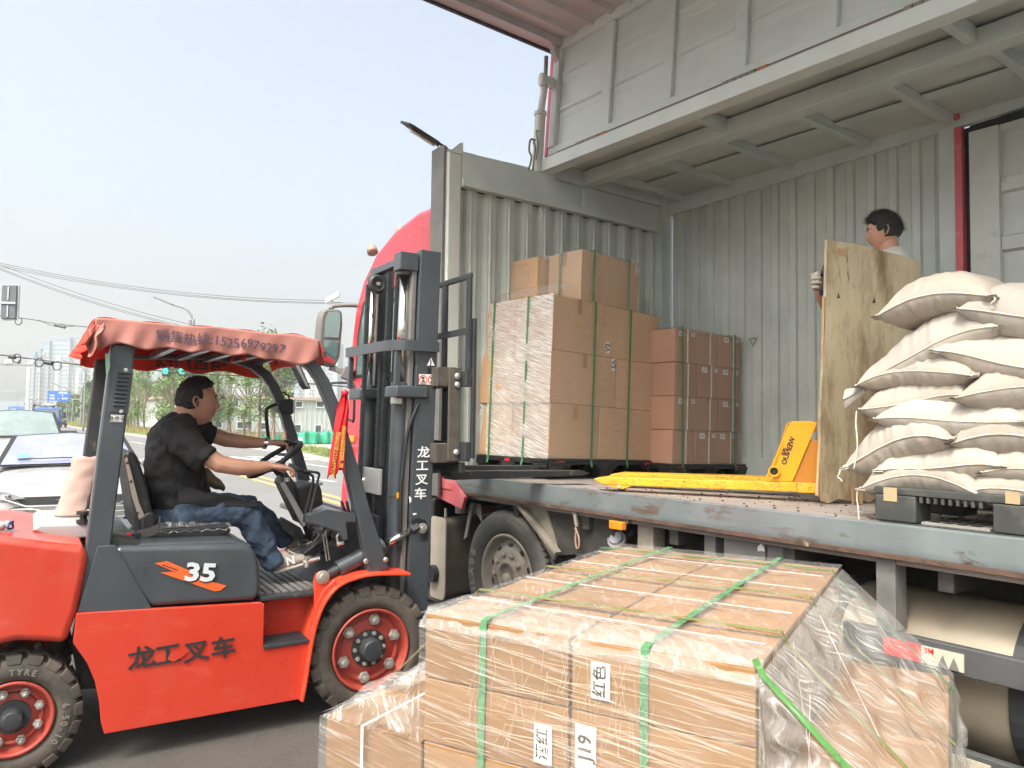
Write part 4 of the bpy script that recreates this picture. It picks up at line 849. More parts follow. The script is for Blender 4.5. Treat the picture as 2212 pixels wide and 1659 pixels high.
# ---- cars in the lane
def car(name, loc, rz, label, cat, L, Wd, Hh, hood, paint, glass, grille=True, group=None):
    t = empty(name, loc, rz, label, cat, group); hw = Wd/2
    # lower body: rings along x (front at x=0, going back)
    sec = [(0.0, .62, .20, .52), (.06, .80, .18, .62), (.22, .93, .17, .70*hood), (.5, .98, .17, .84*hood), (.95, 1., .18, .90*hood), (1.45, 1., .18, .97*hood), (1.9, 1., .18, .99*hood), (3.4, 1., .18, 1.0*hood), (L-.5, .98, .20, 1.0*hood), (L-.1, .92, .25, .93*hood), (L, .8, .32, .8*hood)]
    m = MB(); N = 20; vs = []
    for x, wf, z0, z1 in sec:
        for k in range(N):
            a = 2*pi*k/N; ca, sa_ = cos(a), sin(a); px = hw*wf*math.copysign(abs(ca)**.42, ca); pz = (z0+z1)/2+(z1-z0)/2*math.copysign(abs(sa_)**.62, sa_)
            crown = .045*(1-(px/hw)**2) if sa_ > .5 else 0
            vs.append(V((x, px, pz+crown)))
    fs = [(i*N+k, i*N+(k+1) % N, (i+1)*N+(k+1) % N, (i+1)*N+k) for i in range(len(sec)-1) for k in range(N)]+[list(range(N))[::-1], [(len(sec)-1)*N+k for k in range(N)]]
    m.add(vs, fs); body = m.build('body', paint, t, smooth=True, sub=2)
    zb = .93*hood; zr = Hh
    g = MB(); xs = [(1.30, .86, zb), (2.15, .70, zr-.03), (2.7, .68, zr), (3.3, .68, zr-.03), (4.15, .80, zb+.02)]
    M_ = 12; vs = []
    for x, wf, z in xs:
        vs += [V((x, hw*.88, zb-.06)), V((x, hw*wf, z-.06 if z > zb+.1 else z)), V((x, hw*wf*.86, z)), V((x, 0, z+.03)), V((x, -hw*wf*.86, z)), V((x, -hw*wf, z-.06 if z > zb+.1 else z)), V((x, -hw*.88, zb-.06))]
    fs = [(i*7+k, i*7+k+1, (i+1)*7+k+1, (i+1)*7+k) for i in range(4) for k in range(6)]
    g.add(vs, fs); roof = g.build('cabin', paint, t, smooth=True, sub=2)
    def q(a, b, c_, d_, off=.012): return [a, b, c_, d_]
    ws = [V((1.37, hw*.80, zb+.035)), V((1.33, 0, zb+.05)), V((1.37, -hw*.80, zb+.035)), V((2.08, -hw*.64, zr-.06)), V((2.06, 0, zr-.015)), V((2.08, hw*.64, zr-.06))]
    w1 = MB(); off = V((-.075, 0, .045))
    w1.add([p+off for p in ws], [(0, 1, 4, 5), (1, 2, 3, 4)]); wsc = w1.build('windscreen', glass, t, smooth=True)
    fr = MB(); off2 = V((-.066, 0, .036)); cen = sum(ws, V())/6
    fr.add([cen+(p-cen)*1.09+off2 for p in ws], [(0, 1, 4, 5), (1, 2, 3, 4)]); fr.build('windscreen_seal', BLACK, t)
    for sd in (-1, 1):
        MB().add([V((1.55, sd*hw*.885, zb+.03)), V((4.0, sd*hw*.86, zb+.03)), V((3.35, sd*hw*.70, zr-.10)), V((2.2, sd*hw*.72, zr-.10))], [(0, 1, 2, 3)]).build('side_glass', GLASST, t)
        MB().bar((1.75, sd*hw*.92, zb+.05), (1.72, sd*(hw+.16), zb+.09), .10, .13).build('wing_mirror', paint, t, bev=.03)
        for x in (.85, L-.95):
            wl = MB().lathe([(.0, .02), (.19, .02), (.20, .0), (.31, .0), (.325, -.03), (.325, -.18), (.30, -.2)], (x, sd*(hw-.01), .325), (0, sd, 0), 24).build('wheel', RUBT, t, smooth=True)
            MB().lathe([(.0, .03), (.19, .025)], (x, sd*(hw-.01), .325), (0, sd, 0), 20).build('rim', DUSTM, wl)
    MB().box((1.62, -hw*.6, zb+.07), (1.64, hw*.6, zb+.08)).build('dashboard', BLACK, t)
    return t
CHR = CHROME
lanedir = V((-.092, -.996, 0)); 
def place_car(u, dist, **k):
    p = EYE+ray(u, 900)*dist; p.z = .004; return p
p = place_car(168, 9.1)
hx = math.atan2(.996, .10)         # local +x (backwards along the car) points up the road
sed = car('parked_sedan', p, hx, 'white sedan facing the camera behind the forklift, chrome slats in its grille', 'car', 4.7, 1.95, 1.28, .90, CARW, GLASSC)
m_dark = BLACK
def fr(y, z, x=-.03): return V((x, y, z))
def face(poly, nm, m_, par, th=.02): return MB().prism([V(p_) for p_ in poly], (th, 0, 0)).build(nm, m_, par)
# nose: upper grille, lower grille with slats, lamps, plate.  viewed from the front, local +y is image right side mirrored
def nx(y): return .012+.16*abs(y/.9)**2.2-.03
def nose(polyyz, nm, m_, par=None, off=0., th=.02):
    return MB().prism([V((nx(y)+off, y, z)) for y, z in polyyz], (th, 0, 0)).build(nm, m_, par or sed)
nose([(-.62, .61), (.62, .61), (.50, .52), (-.50, .52)], 'upper_grille', BLACK, off=-.02)
nose([(-.60, .50), (.60, .50), (.82, .38), (.60, .20), (-.60, .20), (-.82, .38)], 'lower_grille', BLACK, off=-.035)
for sd in (-1, 1):
    for z in (.46, .40, .33, .27):
        MB().tube([V((nx(.1)-.05, sd*.12, z-.02)), V((nx(.35)-.05, sd*.30, z-.01)), V((nx(.5)-.05, sd*.42, z+.015)), V((nx(.6)-.05, sd*.62, z+.018))], .008, 6).build('grille_slat', CHR, sed)
    MB().tube([V((nx(0)-.045, 0, .505)), V((nx(.5)-.045, sd*.48, .508)), V((nx(.7)-.03, sd*.72, .60)), V((nx(.88)-.0, sd*.86, .63))], .014, 8).build('chrome_strip', CHR, sed)
    hl = MB().add([V((nx(.5)-.03, sd*.50, .60)), V((nx(.62)-.03, sd*.62, .655)), V((nx(.85)+.03, sd*.88, .72)), V((nx(.88)+.06, sd*.90, .62)), V((nx(.7)-.02, sd*.70, .575))], [(0, 1, 2, 3, 4)]).build('headlight', mat('headlamp', (.35, .36, .37), .12, coat=1.) if 'headlamp' not in MT else MT['headlamp'], sed, solid=.02)
    for yy in (.66, .78): MB().lathe([(.032, 0), (.03, .01), (0, .016)], (nx(yy)-.045, sd*yy, .625+(yy-.66)*.25), (-1, 0, 0), 14).build('lamp', CHR, hl)
pl = MB().box((-.075, -.22, .33), (-.06, .22, .47)).build('number_plate', BLUES, sed, bev=.006)
text('皖A', .12, WHITEP, pl, (-.078, .13, .40), (0, -1, 0), (0, 0, 1), bold=.02)
MB().tube([(.10, -.66, .76), (.02, 0, .735), (.10, .66, .76)], .004, 5).build('hood_gap', MT['signal_rim'], sed)
MB().add([V((1.35, .62, 1.00)), V((1.35, .48, 1.0)), V((1.41, .47, 1.05)), V((1.41, .61, 1.05))], [(0, 1, 2, 3)]).build('windscreen_sticker', mat('sticker_blue', (.15, .5, .8), .4), sed)
MB().prism([(1.96, .12, 1.25), (1.96, -.06, 1.25), (2.05, -.08, 1.335), (2.05, .14, 1.335)], (-.012, 0, .01)).build('camera_housing', BLACK, sed)
MB().tube([(1.32, .60, .985), (1.29, .1, 1.0), (1.32, -.5, .985)], .008, 6).build('wiper', BLACK, sed)
p = place_car(38, 14.6)
suv = car('suv', p, hx, 'white car with sunroof right behind the white sedan', 'car', 4.7, 1.85, 1.62, 1.12, CARW, GLASSG)
p = place_car(103, 68); tk = empty('cargo_truck', p, hx, 'blue flatbed truck with a roof rack coming down the avenue', 'truck')
MB().box((0, -1.0, .6), (1.9, 1.0, 2.15)).build('cab', BLUES, tk, bev=.12, seg=3); MB().box((-.02, -.85, 1.35), (.02, .85, 2.0)).build('windscreen', GLASSG, tk)
MB().box((-.03, -.95, .6), (.03, .95, 1.0)).build('bumper', BLACK, tk); MB().box((2.0, -1.1, .8), (6., 1.1, 1.1)).build('flatbed', BLUES, tk)
m = MB(); m.tube([(.4, -1.1, 1.2), (.4, -1.1, 2.4), (.4, 1.1, 2.4), (.4, 1.1, 1.2)], .04, 6); m.build('rack', BLACK, tk)
MB().lathe([(0, 0), (.5, .05), (.6, .15), (0, .3)], (.9, 0, 2.3), (0, 0, 1), 12).build('roof_bundle', WHITEP, tk)
for sd in (-1, 1):
    MB().box((-.1, sd*1.3-.12, 1.3), (0, sd*1.3+.12, 1.8)).build('mirror', BLACK, tk)
    for x in (.9, 4.6): MB().lathe([(.0, 0), (.4, 0), (.4, -.25), (0, -.25)], (x, sd*.98, .42), (0, sd, 0), 20).build('wheel', RUBT, tk)
p = place_car(138, 96); sc = empty('scooter', p, 1.0, 'dark scooter parked at the kerb in front of the avenue trees', 'scooter')
MB().box((-.5, -.15, .35), (.35, .15, .75)).build('body', BLACK, sc, bev=.08); MB().bar((-.55, 0, .4), (-.7, 0, 1.15), .12, .1).build('fork', BLACK, sc, bev=.02); MB().box((-.75, -.35, 1.1), (-.65, .35, 1.16)).build('handlebar', POLE, sc, bev=.01); MB().box((.1, -.14, .76), (.55, .14, .95)).build('seat', BLACK, sc, bev=.05)
for x in (-.72, .5): MB().lathe([(.15, .05), (.27, .05), (.27, -.05), (.15, -.05)], (x, 0, .27), (0, 1, 0), 18).build('wheel', RUBT, sc)
# haze over everything
hz = bpy.data.materials.new('haze'); hz.use_nodes = True; t_ = hz.node_tree
for n_ in list(t_.nodes): t_.nodes.remove(n_)
ov = t_.nodes.new('ShaderNodeOutputMaterial'); pv = t_.nodes.new('ShaderNodeVolumePrincipled'); pv.inputs['Density'].default_value = .0012; pv.inputs['Color'].default_value = (.97, 1., 1., 1); pv.inputs['Anisotropy'].default_value = .2
t_.links.new(pv.outputs[0], ov.inputs['Volume'])
tag(MB().box((-700, -150, -1.2), (1100, 1300, 110)).build('haze', hz), 'pale summer haze over the whole scene', 'haze', None, 'stuff')
# ============================================================ cargo
def frame(o, ang, tilt=0.):
    """local frame: ex along ang in plan (with a slight fall), ey to its left, ez up"""
    ex = V((cos(ang), sin(ang), -tilt)).normalized(); ey = V((-sin(ang), cos(ang), 0)); ez = ex.cross(ey).normalized()
    return V(o), ex, ey, ez
def carton(fr_, a, b, label, group, m=CARD, name='carton', seams='x', wob=.004, tape=True, cat='box'):
    """box between local corners a and b, as a thing standing at its own base"""
    o, ex, ey, ez = fr_; a, b = V(a), V(b); c = (a+b)/2
    base = o+ex*c.x+ey*c.y+ez*a.z
    t = bpy.data.objects.new(name, None); COL.objects.link(t); tag(t, label, cat, group)
    mt = M((ex, ey, ez)).transposed().to_4x4(); mt.translation = base; t.matrix_world = mt
    hx_, hy, h = (b.x-a.x)/2-.0025, (b.y-a.y)/2-.0025, (b.z-a.z)-.003
    random.seed(hash((round(a.x, 3), round(a.y, 3), round(a.z, 3))) & 0xffff)
    mb = MB(); n = 4; j = lambda: random.uniform(-wob, wob)
    # shell with slightly bulging sides
    vs = {}
    def P(i, k, l):
        key = (i, k, l)
        if key not in vs:
            x, y, z = i/n*2-1, k/n*2-1, l/n
            bulge = 1+.012*(1-x*x*.9)*(1-y*y*.0)
            px = x*hx_; py = y*hy; pz = z*h
            if abs(x) == 1: px += x*.005*(1-y*y)*(1-(2*z-1)**2)
            if abs(y) == 1: py += y*.005*(1-x*x)*(1-(2*z-1)**2)
            corner = (abs(x) == 1)+(abs(y) == 1)+(l in (0, n))
            vs[key] = (V((px+j()*(corner < 2), py+j()*(corner < 2), pz)), len(vs))
        return vs[key][1]
    F = []
    for u in range(n):
        for v in range(n):
            F += [(P(0,u,v),P(0,u,v+1),P(0,u+1,v+1),P(0,u+1,v)), (P(n,u,v),P(n,u+1,v),P(n,u+1,v+1),P(n,u,v+1)), (P(u,0,v),P(u+1,0,v),P(u+1,0,v+1),P(u,0,v+1)),
                  (P(u,n,v),P(u,n,v+1),P(u+1,n,v+1),P(u+1,n,v)), (P(u,v,n),P(u+1,v,n),P(u+1,v+1,n),P(u,v+1,n)), (P(u,v,0),P(u,v+1,0),P(u+1,v+1,0),P(u+1,v,0))]
    mb.add([q[0] for q in sorted(vs.values(), key=lambda q: q[1])], F)
    o2 = mb.build('shell', m, t, bev=.004)
    tp = MB()
    if tape:
        if seams == 'x':
            tp.box((-hx_*.99, -.022, h+.001), (hx_*.99, .022, h+.0025))
            for s in (-1, 1): tp.box((s*(hx_+.0065), -.022, h*.72), (s*(hx_+.0075), .022, h+.0005))
        else:
            tp.box((-.022, -hy*.99, h+.001), (.022, hy*.99, h+.0025))
            for s in (-1, 1): tp.box((-.022, s*(hy+.0065), h*.72), (.022, s*(hy+.0075), h+.0005))
        tp.build('tape', TAPE, t)
    t['_d'] = 0; del t['_d']
    return t, hx_, hy, h
def label_on(c, face, x, z, w, h, body, size, rot=0, col=PAPER, ink=INK, bold=.02):
    """paper label on a carton: face '-y' or '-x', centre (x, z) in carton space"""
    t, hx_, hy, hh = c
    if face == '-y': o = V((x, -hy-.0095, z)); r_, n = V((1, 0, 0)), V((0, -1, 0))
    else: o = V((-hx_-.0095, x, z)); r_, n = V((0, -1, 0)), V((-1, 0, 0))
    u_ = V((0, 0, 1))
    mb = MB().obox(o, r_*w/2, n*.0006, u_*h/2); p = mb.build('paper_label', col, t)
    if rot: rr, uu = (r_*cos(R(rot))+u_*sin(R(rot))), (u_*cos(R(rot))-r_*sin(R(rot)))
    else: rr, uu = r_, u_
    text(body, size, ink, p, o+n*.0012, rr, uu, bold=bold, ext=.0004)
def pallet(fr_, a, b, label, group=None, m=BLACK, reds=True, name='plastic_pallet', stickers=None):
    o, ex, ey, ez = fr_; a, b = V(a), V(b)
    t = bpy.data.objects.new(name, None); COL.objects.link(t); tag(t, label, 'pallet', group)
    mt = M((ex, ey, ez)).transposed().to_4x4(); mt.translation = o+ex*(a.x+b.x)/2+ey*(a.y+b.y)/2+ez*a.z; t.matrix_world = mt
    hx_, hy, h = (b.x-a.x)/2, (b.y-a.y)/2, b.z-a.z
    MB().box((-hx_, -hy, h-.022), (hx_, hy, h)).build('deck', m, t, bev=.004)
    # skirt with trapezoid cut-outs
    m2 = MB()
    def skirt(p0, p1, nrm):
        L = (p1-p0).length; d = (p1-p0)/L; zs = h-.0225
        for s0, s1 in ((0, .20), (.40, .60), (.80, 1.)):
            q0, q1 = p0+d*L*s0, p0+d*L*s1
            m2.prism([q0+V((0, 0, zs)), q1+V((0, 0, zs)), q1+V((0, 0, zs-.045))-d*(.03 if s1 < 1 else 0), q0+V((0, 0, zs-.045))+d*(.03 if s0 > 0 else 0)], nrm*-.02)
        m2.prism([p0+V((0, 0, zs)), p1+V((0, 0, zs)), p1+V((0, 0, zs-.015)), p0+V((0, 0, zs-.015))], nrm*-.0185)
    cs = [V((-hx_, -hy, 0)), V((hx_, -hy, 0)), V((hx_, hy, 0)), V((-hx_, hy, 0))]
    for k in range(4):
        p0, p1 = cs[k], cs[(k+1) % 4]; d = (p1-p0).normalized(); skirt(p0+V((0, 0, 0)), p1, V((d.y, -d.x, 0)))
    m2.build('skirt', m, t)
    for fx in (-.86, 0, .86):
        for fy in (-.84, 0, .84):
            w, wt_ = .075, .10; c = V((fx*hx_, fy*hy, 0)); mm = MB()
            lo = [c+V((i*w*.72, j*w*.72, 0)) for i, j in ((-1, -1), (1, -1), (1, 1), (-1, 1))]; hi = [c+V((i*wt_*.9, j*wt_*.9, h-.023)) for i, j in ((-1, -1), (1, -1), (1, 1), (-1, 1))]
            mm.add(lo+hi, [(0, 3, 2, 1), (4, 5, 6, 7), (0, 1, 5, 4), (1, 2, 6, 5), (2, 3, 7, 6), (3, 0, 4, 7)]); mm.build('foot', m, t, bev=.008)
    if reds:
        for x in (-.8, .75): MB().box((x*hx_-.035, -hy-.004, h-.035), (x*hx_+.035, -hy-.0005, h-.017)).build('red_tag', REDREF, t)
        MB().box((-hx_-.004, -.03, h-.035), (-hx_-.0005, .03, h-.017)).build('red_tag', REDREF, t)
    return t
def straps(name, fr_, paths, w, m, label, group=None, wdir=None, th=.0012, cat='strap'):
    """flat band following points in local coordinates; wdir = band width direction"""
    o, ex, ey, ez = fr_
    L = lambda p: o+ex*p[0]+ey*p[1]+ez*p[2]
    out = []
    for i, (pts, wd) in enumerate(paths):
        P = [L(p) for p in pts]; wv = (ex*wd[0]+ey*wd[1]+ez*wd[2]).normalized()*w/2; mb = MB()
        for a, b in zip(P[:-1], P[1:]):
            mb.quad(a-wv, a+wv, b+wv, b-wv)
        out.append(tag(mb.build(name, m, None, solid=th), label[i] if isinstance(label, list) else label, cat, group))
    return out
def skin(name, fr_, quads, m, label, cat='plastic wrap', amp=.004, n=18, parent=None, seed=0, fsc=5.):
    """wrinkled film over a list of local quads"""
    o, ex, ey, ez = fr_; mb = MB()
    for k, (a, b, c, d) in enumerate(quads):
        a, b, c, d = map(V, (a, b, c, d)); nr = (b-a).cross(d-a).normalized()
        def f(s, t):
            p = a.lerp(b, s).lerp(d.lerp(c, s), t); e = min(1, 8*min(s, 1-s))*min(1, 8*min(t, 1-t))
            q = p+nr*amp*e*max(0, mnoise.noise(V((p.x*fsc*1.2, p.y*fsc*1.2, p.z*fsc*2.2))+V((seed+k*0, 0, 0)))*1.6+.9)
            return o+ex*q.x+ey*q.y+ez*q.z
        mb.grid(f, n, n)
    return tag(mb.build(name, m, None, smooth=True), label, cat)

# ---- load on the forks: brown cartons on a black pallet
S0 = onZ(1183, 990, 1.295); FA = frame((S0.x, S0.y, 1.295), R(3.5), .035)
cz = lambda v, u=1188: hit(u, v, (0, 1, 0), S0).z-1.295
z1, z2, z3 = cz(869), cz(753), cz(633, 1192); W1 = 1.255; DY = .84
pallet(FA, (-.02, -.02, -.132), (W1+.02, DY+.03, -.003), 'black plastic pallet lifted on the forks under the wrapped brown cartons')
G1 = 'cartons stacked on the lifted pallet'
bx = lambda u, v, z: (hit(u, v, (0, 1, 0), S0)-S0).x
sB, sM, sT = bx(1298, 930, 0), bx(1335, 810, 0), bx(1304, 700, 0)
lay = [(0, z1, sB, 'bottom'), (z1, z2, sM, 'middle'), (z2, z3, sT, 'third')]
cw = {}
for li, (za, zb_, sx, nm) in enumerate(lay):
    off = (.012, -.006, .006)[li]; 
    cw[li, 0] = carton(FA, (off, 0, za), (sx, DY*.5, zb_), f'brown carton at the near outer corner of the {nm} layer on the lifted pallet', G1, seams='y')
    cw[li, 1] = carton(FA, (sx+.006, .006*li, za), (W1+off, DY*.5, zb_), f'brown carton at the near inner end of the {nm} layer on the lifted pallet', G1, seams='x')
    cw[li, 2] = carton(FA, (off-.01, DY*.5, za), (sx-.06, DY, zb_), f'brown carton toward the bulkhead, outer side, {nm} layer of the lifted pallet', G1, seams='y')
    cw[li, 3] = carton(FA, (sx-.05, DY*.5, za), (W1, DY, zb_), f'brown carton hidden toward the bulkhead in the {nm} layer of the lifted pallet', G1)
tc = hit(1252, 640, (0, 1, 0), S0+V((0, .02, 0)))-S0; tl = hit(1390, 600, (0, 1, 0), S0)-S0
hT = cz(528, 1252)-z3
ct = carton(FA, (tc.x, .03, z3+.002), (tl.x, DY*.48, z3+hT), 'single carton marked DD19A on top of the lifted stack', G1, seams='x')
carton(FA, (tc.x-.10, DY*.5, z3+.002), (tl.x-.06, DY*1.0, z3+hT*.97), 'top carton behind the one marked DD19A', G1, seams='y')
V2 = [((0, 1), '-y', 'x', None)]
def lab(c, face, u, v, w, h, s, size, rot, n_=None):
    t, hx_, hy, hh = c; mw = t.matrix_world; mi = mw.inverted(); 
    if face == '-y': n = mw.to_3x3() @ V((0, -1, 0)); p = mw @ V((0, -hy, 0))
    else: n = mw.to_3x3() @ V((-1, 0, 0)); p = mw @ V((-hx_, 0, 0))
    q = mi @ hit(u, v, n, p); x = q.x if face == '-y' else q.y
    lim = (hx_ if face == '-y' else hy)-w/2-.003; x = max(-lim, min(lim, x)); z = max(h/2+.003, min(hh-h/2-.003, q.z))
    label_on(c, face, x, z, w, h, s, size, rot)
lab(cw[2, 1], '-y', 1311, 751, .042, .095, 'V2', .06, 90); lab(cw[1, 0], '-y', 1323, 783, .042, .095, 'V2', .06, -90)
lab(cw[0, 1], '-y', 1423, 903, .042, .095, 'V2', .06, -90); lab(ct, '-y', 1375, 581, .042, .095, 'DD19A', .032, -90)
lab(cw[2, 0], '-x', 1187, 650, .06, .09, 'V2', .055, -90); lab(cw[0, 2], '-x', 1085, 968, .06, .09, 'V2', .055, 90); lab(cw[0, 2], '-x', 1022, 865, .05, .09, 'V2', .05, 90)
e = .012; zt = z3+hT
tx0, tx1 = tc.x, tl.x
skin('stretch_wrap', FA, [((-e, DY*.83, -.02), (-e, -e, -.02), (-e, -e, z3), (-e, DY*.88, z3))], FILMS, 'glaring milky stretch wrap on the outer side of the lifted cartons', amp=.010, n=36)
skin('stretch_wrap', FA, [((-e, -e, -.02), (W1+e, -e, -.02), (W1+e, -e, z3), (-e, -e, z3)), ((-e, -e, z3+.003), (W1+e, -e, z3+.003), (W1+e, DY, z3+.003), (-e, DY, z3+.003)), ((W1+e*2, -e, -.02), (W1+e*2, DY, -.02), (W1+e*2, DY, z3), (W1+e*2, -e, z3))], FILM, 'thin clear stretch wrap on the near side of the lifted cartons', amp=.005, n=20)
skin('top_wrap', FA, [((tx0-.12, DY, z3+.02), (tx0-e*2, .02, z3), (tx0-e, .03-e, zt+.004), (tx0-.11, DY*1.0, zt*.985)), ((tx0-e, .03-e, zt+.004), (tx1+e, .03-e, zt+.004), (tx1-.06, DY, zt*.985+.01), (tx0-.05, DY, zt*.985+.01)),
     ((tx0-e, .03-e*1.2, z3+.01), (tx1+e, .03-e*1.2, z3+.01), (tx1+e, .03-e*1.2, zt+.004), (tx0-e, .03-e*1.2, zt+.004)), ((0, DY*.9, z3+.012), (0, 0, z3+.012), (tx0-e, .02, z3+.13), (tx0-e, DY, z3+.20)),
     ((tx1+e, .02, zt), (tx1+e+.03, DY*.4, zt-.02), (W1, DY*.4, z3+.01), (W1-.03, .0, z3+.01))], FILMT, 'crumpled loose film around the top cartons of the lifted stack', amp=.016, n=30, fsc=9.)
for x, lbl in ((.53*1.0, 'left'), (1.0, 'right')):
    x = bx(1280 if lbl == 'left' else 1362, 800, 0); tp_ = (zt if tx0 < x < tx1 else z3); y0 = .03-e*1.6 if tp_ == zt else -e*1.6
    straps('green_strap', FA, [([(x, -.03, -.06), (x, -e*1.7, -.02), (x, -e*1.7, z3), (x, min(y0, -e), z3+.02) if 0 else (x, y0, z3+.01), (x, y0, tp_+.006), (x, DY*.98, tp_*.985+.01), (x, DY+.02, z3), (x, DY+.02, 0)], (1, 0, 0))], .020, STRAP, f'{lbl} green strap down the near side of the lifted carton stack', 'green straps on the lifted load')
for f, lbl in ((.30, 'near'), (.78, 'far')):
    y = DY*f
    straps('green_strap', FA, [([(-.035, y, -.06), (-e*1.8, y, -.02), (-e*1.8, y, z3+.004), (tx0-e*1.6, y, z3+.02), (tx0-e*1.6, y, zt*.99+.01), (W1, y, z3+.02)], (0, 1, 0))], .020, STRAP, f'{lbl} green strap over the sunlit outer side of the lifted cartons', 'green straps on the lifted load')

# ---- red-brown J19 cartons behind, against the far wall
J0 = V((4.775, 4.10, 1.235)); FJ = frame(J0, R(0), .02)
pallet(FJ, (-.02, -.02, -.125), (.95, .86, -.003), 'black plastic pallet standing by the far wall under the cartons marked J19', reds=True)
lh = .275; jx = onY(1601, 900, 4.085).x-J0.x
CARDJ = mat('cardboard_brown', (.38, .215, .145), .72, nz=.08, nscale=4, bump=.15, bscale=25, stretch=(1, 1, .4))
rows = [[-.17, .10, .40, .66, jx], [-.15, .13, .46, .69, jx-.0], [-.16, .06, .33, .60, jx-.02], [-.17, .10, .38, .66, jx]]
rows = [[-.16, .20, .53, jx-.02], [-.14, .22, .54, jx], [-.15, .19, .50, jx-.01], [-.14, .22, .53, jx]]
rows = [[-.16, .00, .27, .55, jx-.03], [-.14, .00, .28, .57, jx], [-.15, .01, .29, .58, jx], [-.14, .0, .27, .57, jx-.01]]
names = ['bottom', 'second', 'third', 'top']; pos = ['hidden inner', 'left', 'centre', 'right']
GJ = 'cartons marked J19 by the far wall'
for r_ in range(4):
    xs = rows[r_]
    for k in range(1, 4):
        dj = (.0, .008, -.004, .005)[(r_+k) % 4]
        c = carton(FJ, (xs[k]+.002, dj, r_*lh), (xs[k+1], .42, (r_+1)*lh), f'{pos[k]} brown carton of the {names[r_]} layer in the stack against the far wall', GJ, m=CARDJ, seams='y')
        hxx = (xs[k+1]-xs[k])/2
        if (r_ + k) % 2 == 0 or k == 3 and r_ != 3:
            label_on(c, '-y', -hxx*.45, lh*.84, .062, .042, 'J19', .030); label_on(c, '-y', hxx*.62, lh*.86, .042, .030, '红色', .017)
        MB().box((-.007+.01*k, -.225, .002), (.007+.01*k, -.2215, lh-.004)).build('white_band', STRAPW, c[0])
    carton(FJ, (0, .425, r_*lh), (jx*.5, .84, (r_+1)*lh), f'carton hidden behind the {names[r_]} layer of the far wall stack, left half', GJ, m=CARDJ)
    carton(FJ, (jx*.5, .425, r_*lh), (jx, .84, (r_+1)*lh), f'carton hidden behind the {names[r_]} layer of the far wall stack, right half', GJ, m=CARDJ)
skin('stretch_wrap', FJ, [((-.01, -e, -.01), (jx+.012, -e, -.01), (jx+.012, -e, 4*lh+.005), (-.01, -e, 4*lh+.005)), ((jx+.014, -e, -.01), (jx+.014, .85, -.01), (jx+.014, .85, 4*lh), (jx+.014, -e, 4*lh)), ((-.01, -e, 4*lh+.006), (jx+.012, -e, 4*lh+.006), (jx, .84, 4*lh+.01), (-.01, .84, 4*lh+.01))], FILM, 'thin clear stretch wrap over the J19 cartons', amp=.006, n=22)
for x, lb in ((.075, 'left'), (.76, 'right')):
    straps('green_strap', FJ, [([(x+.03, -.035, -.05), (x+.02, -e*1.7, 0), (x, -e*1.7, 4*lh+.012), (x, .84, 4*lh+.016)], (1, 0, 0))], .020, STRAP, f'{lb} green strap over the J19 cartons by the far wall', 'green straps on the J19 stack')

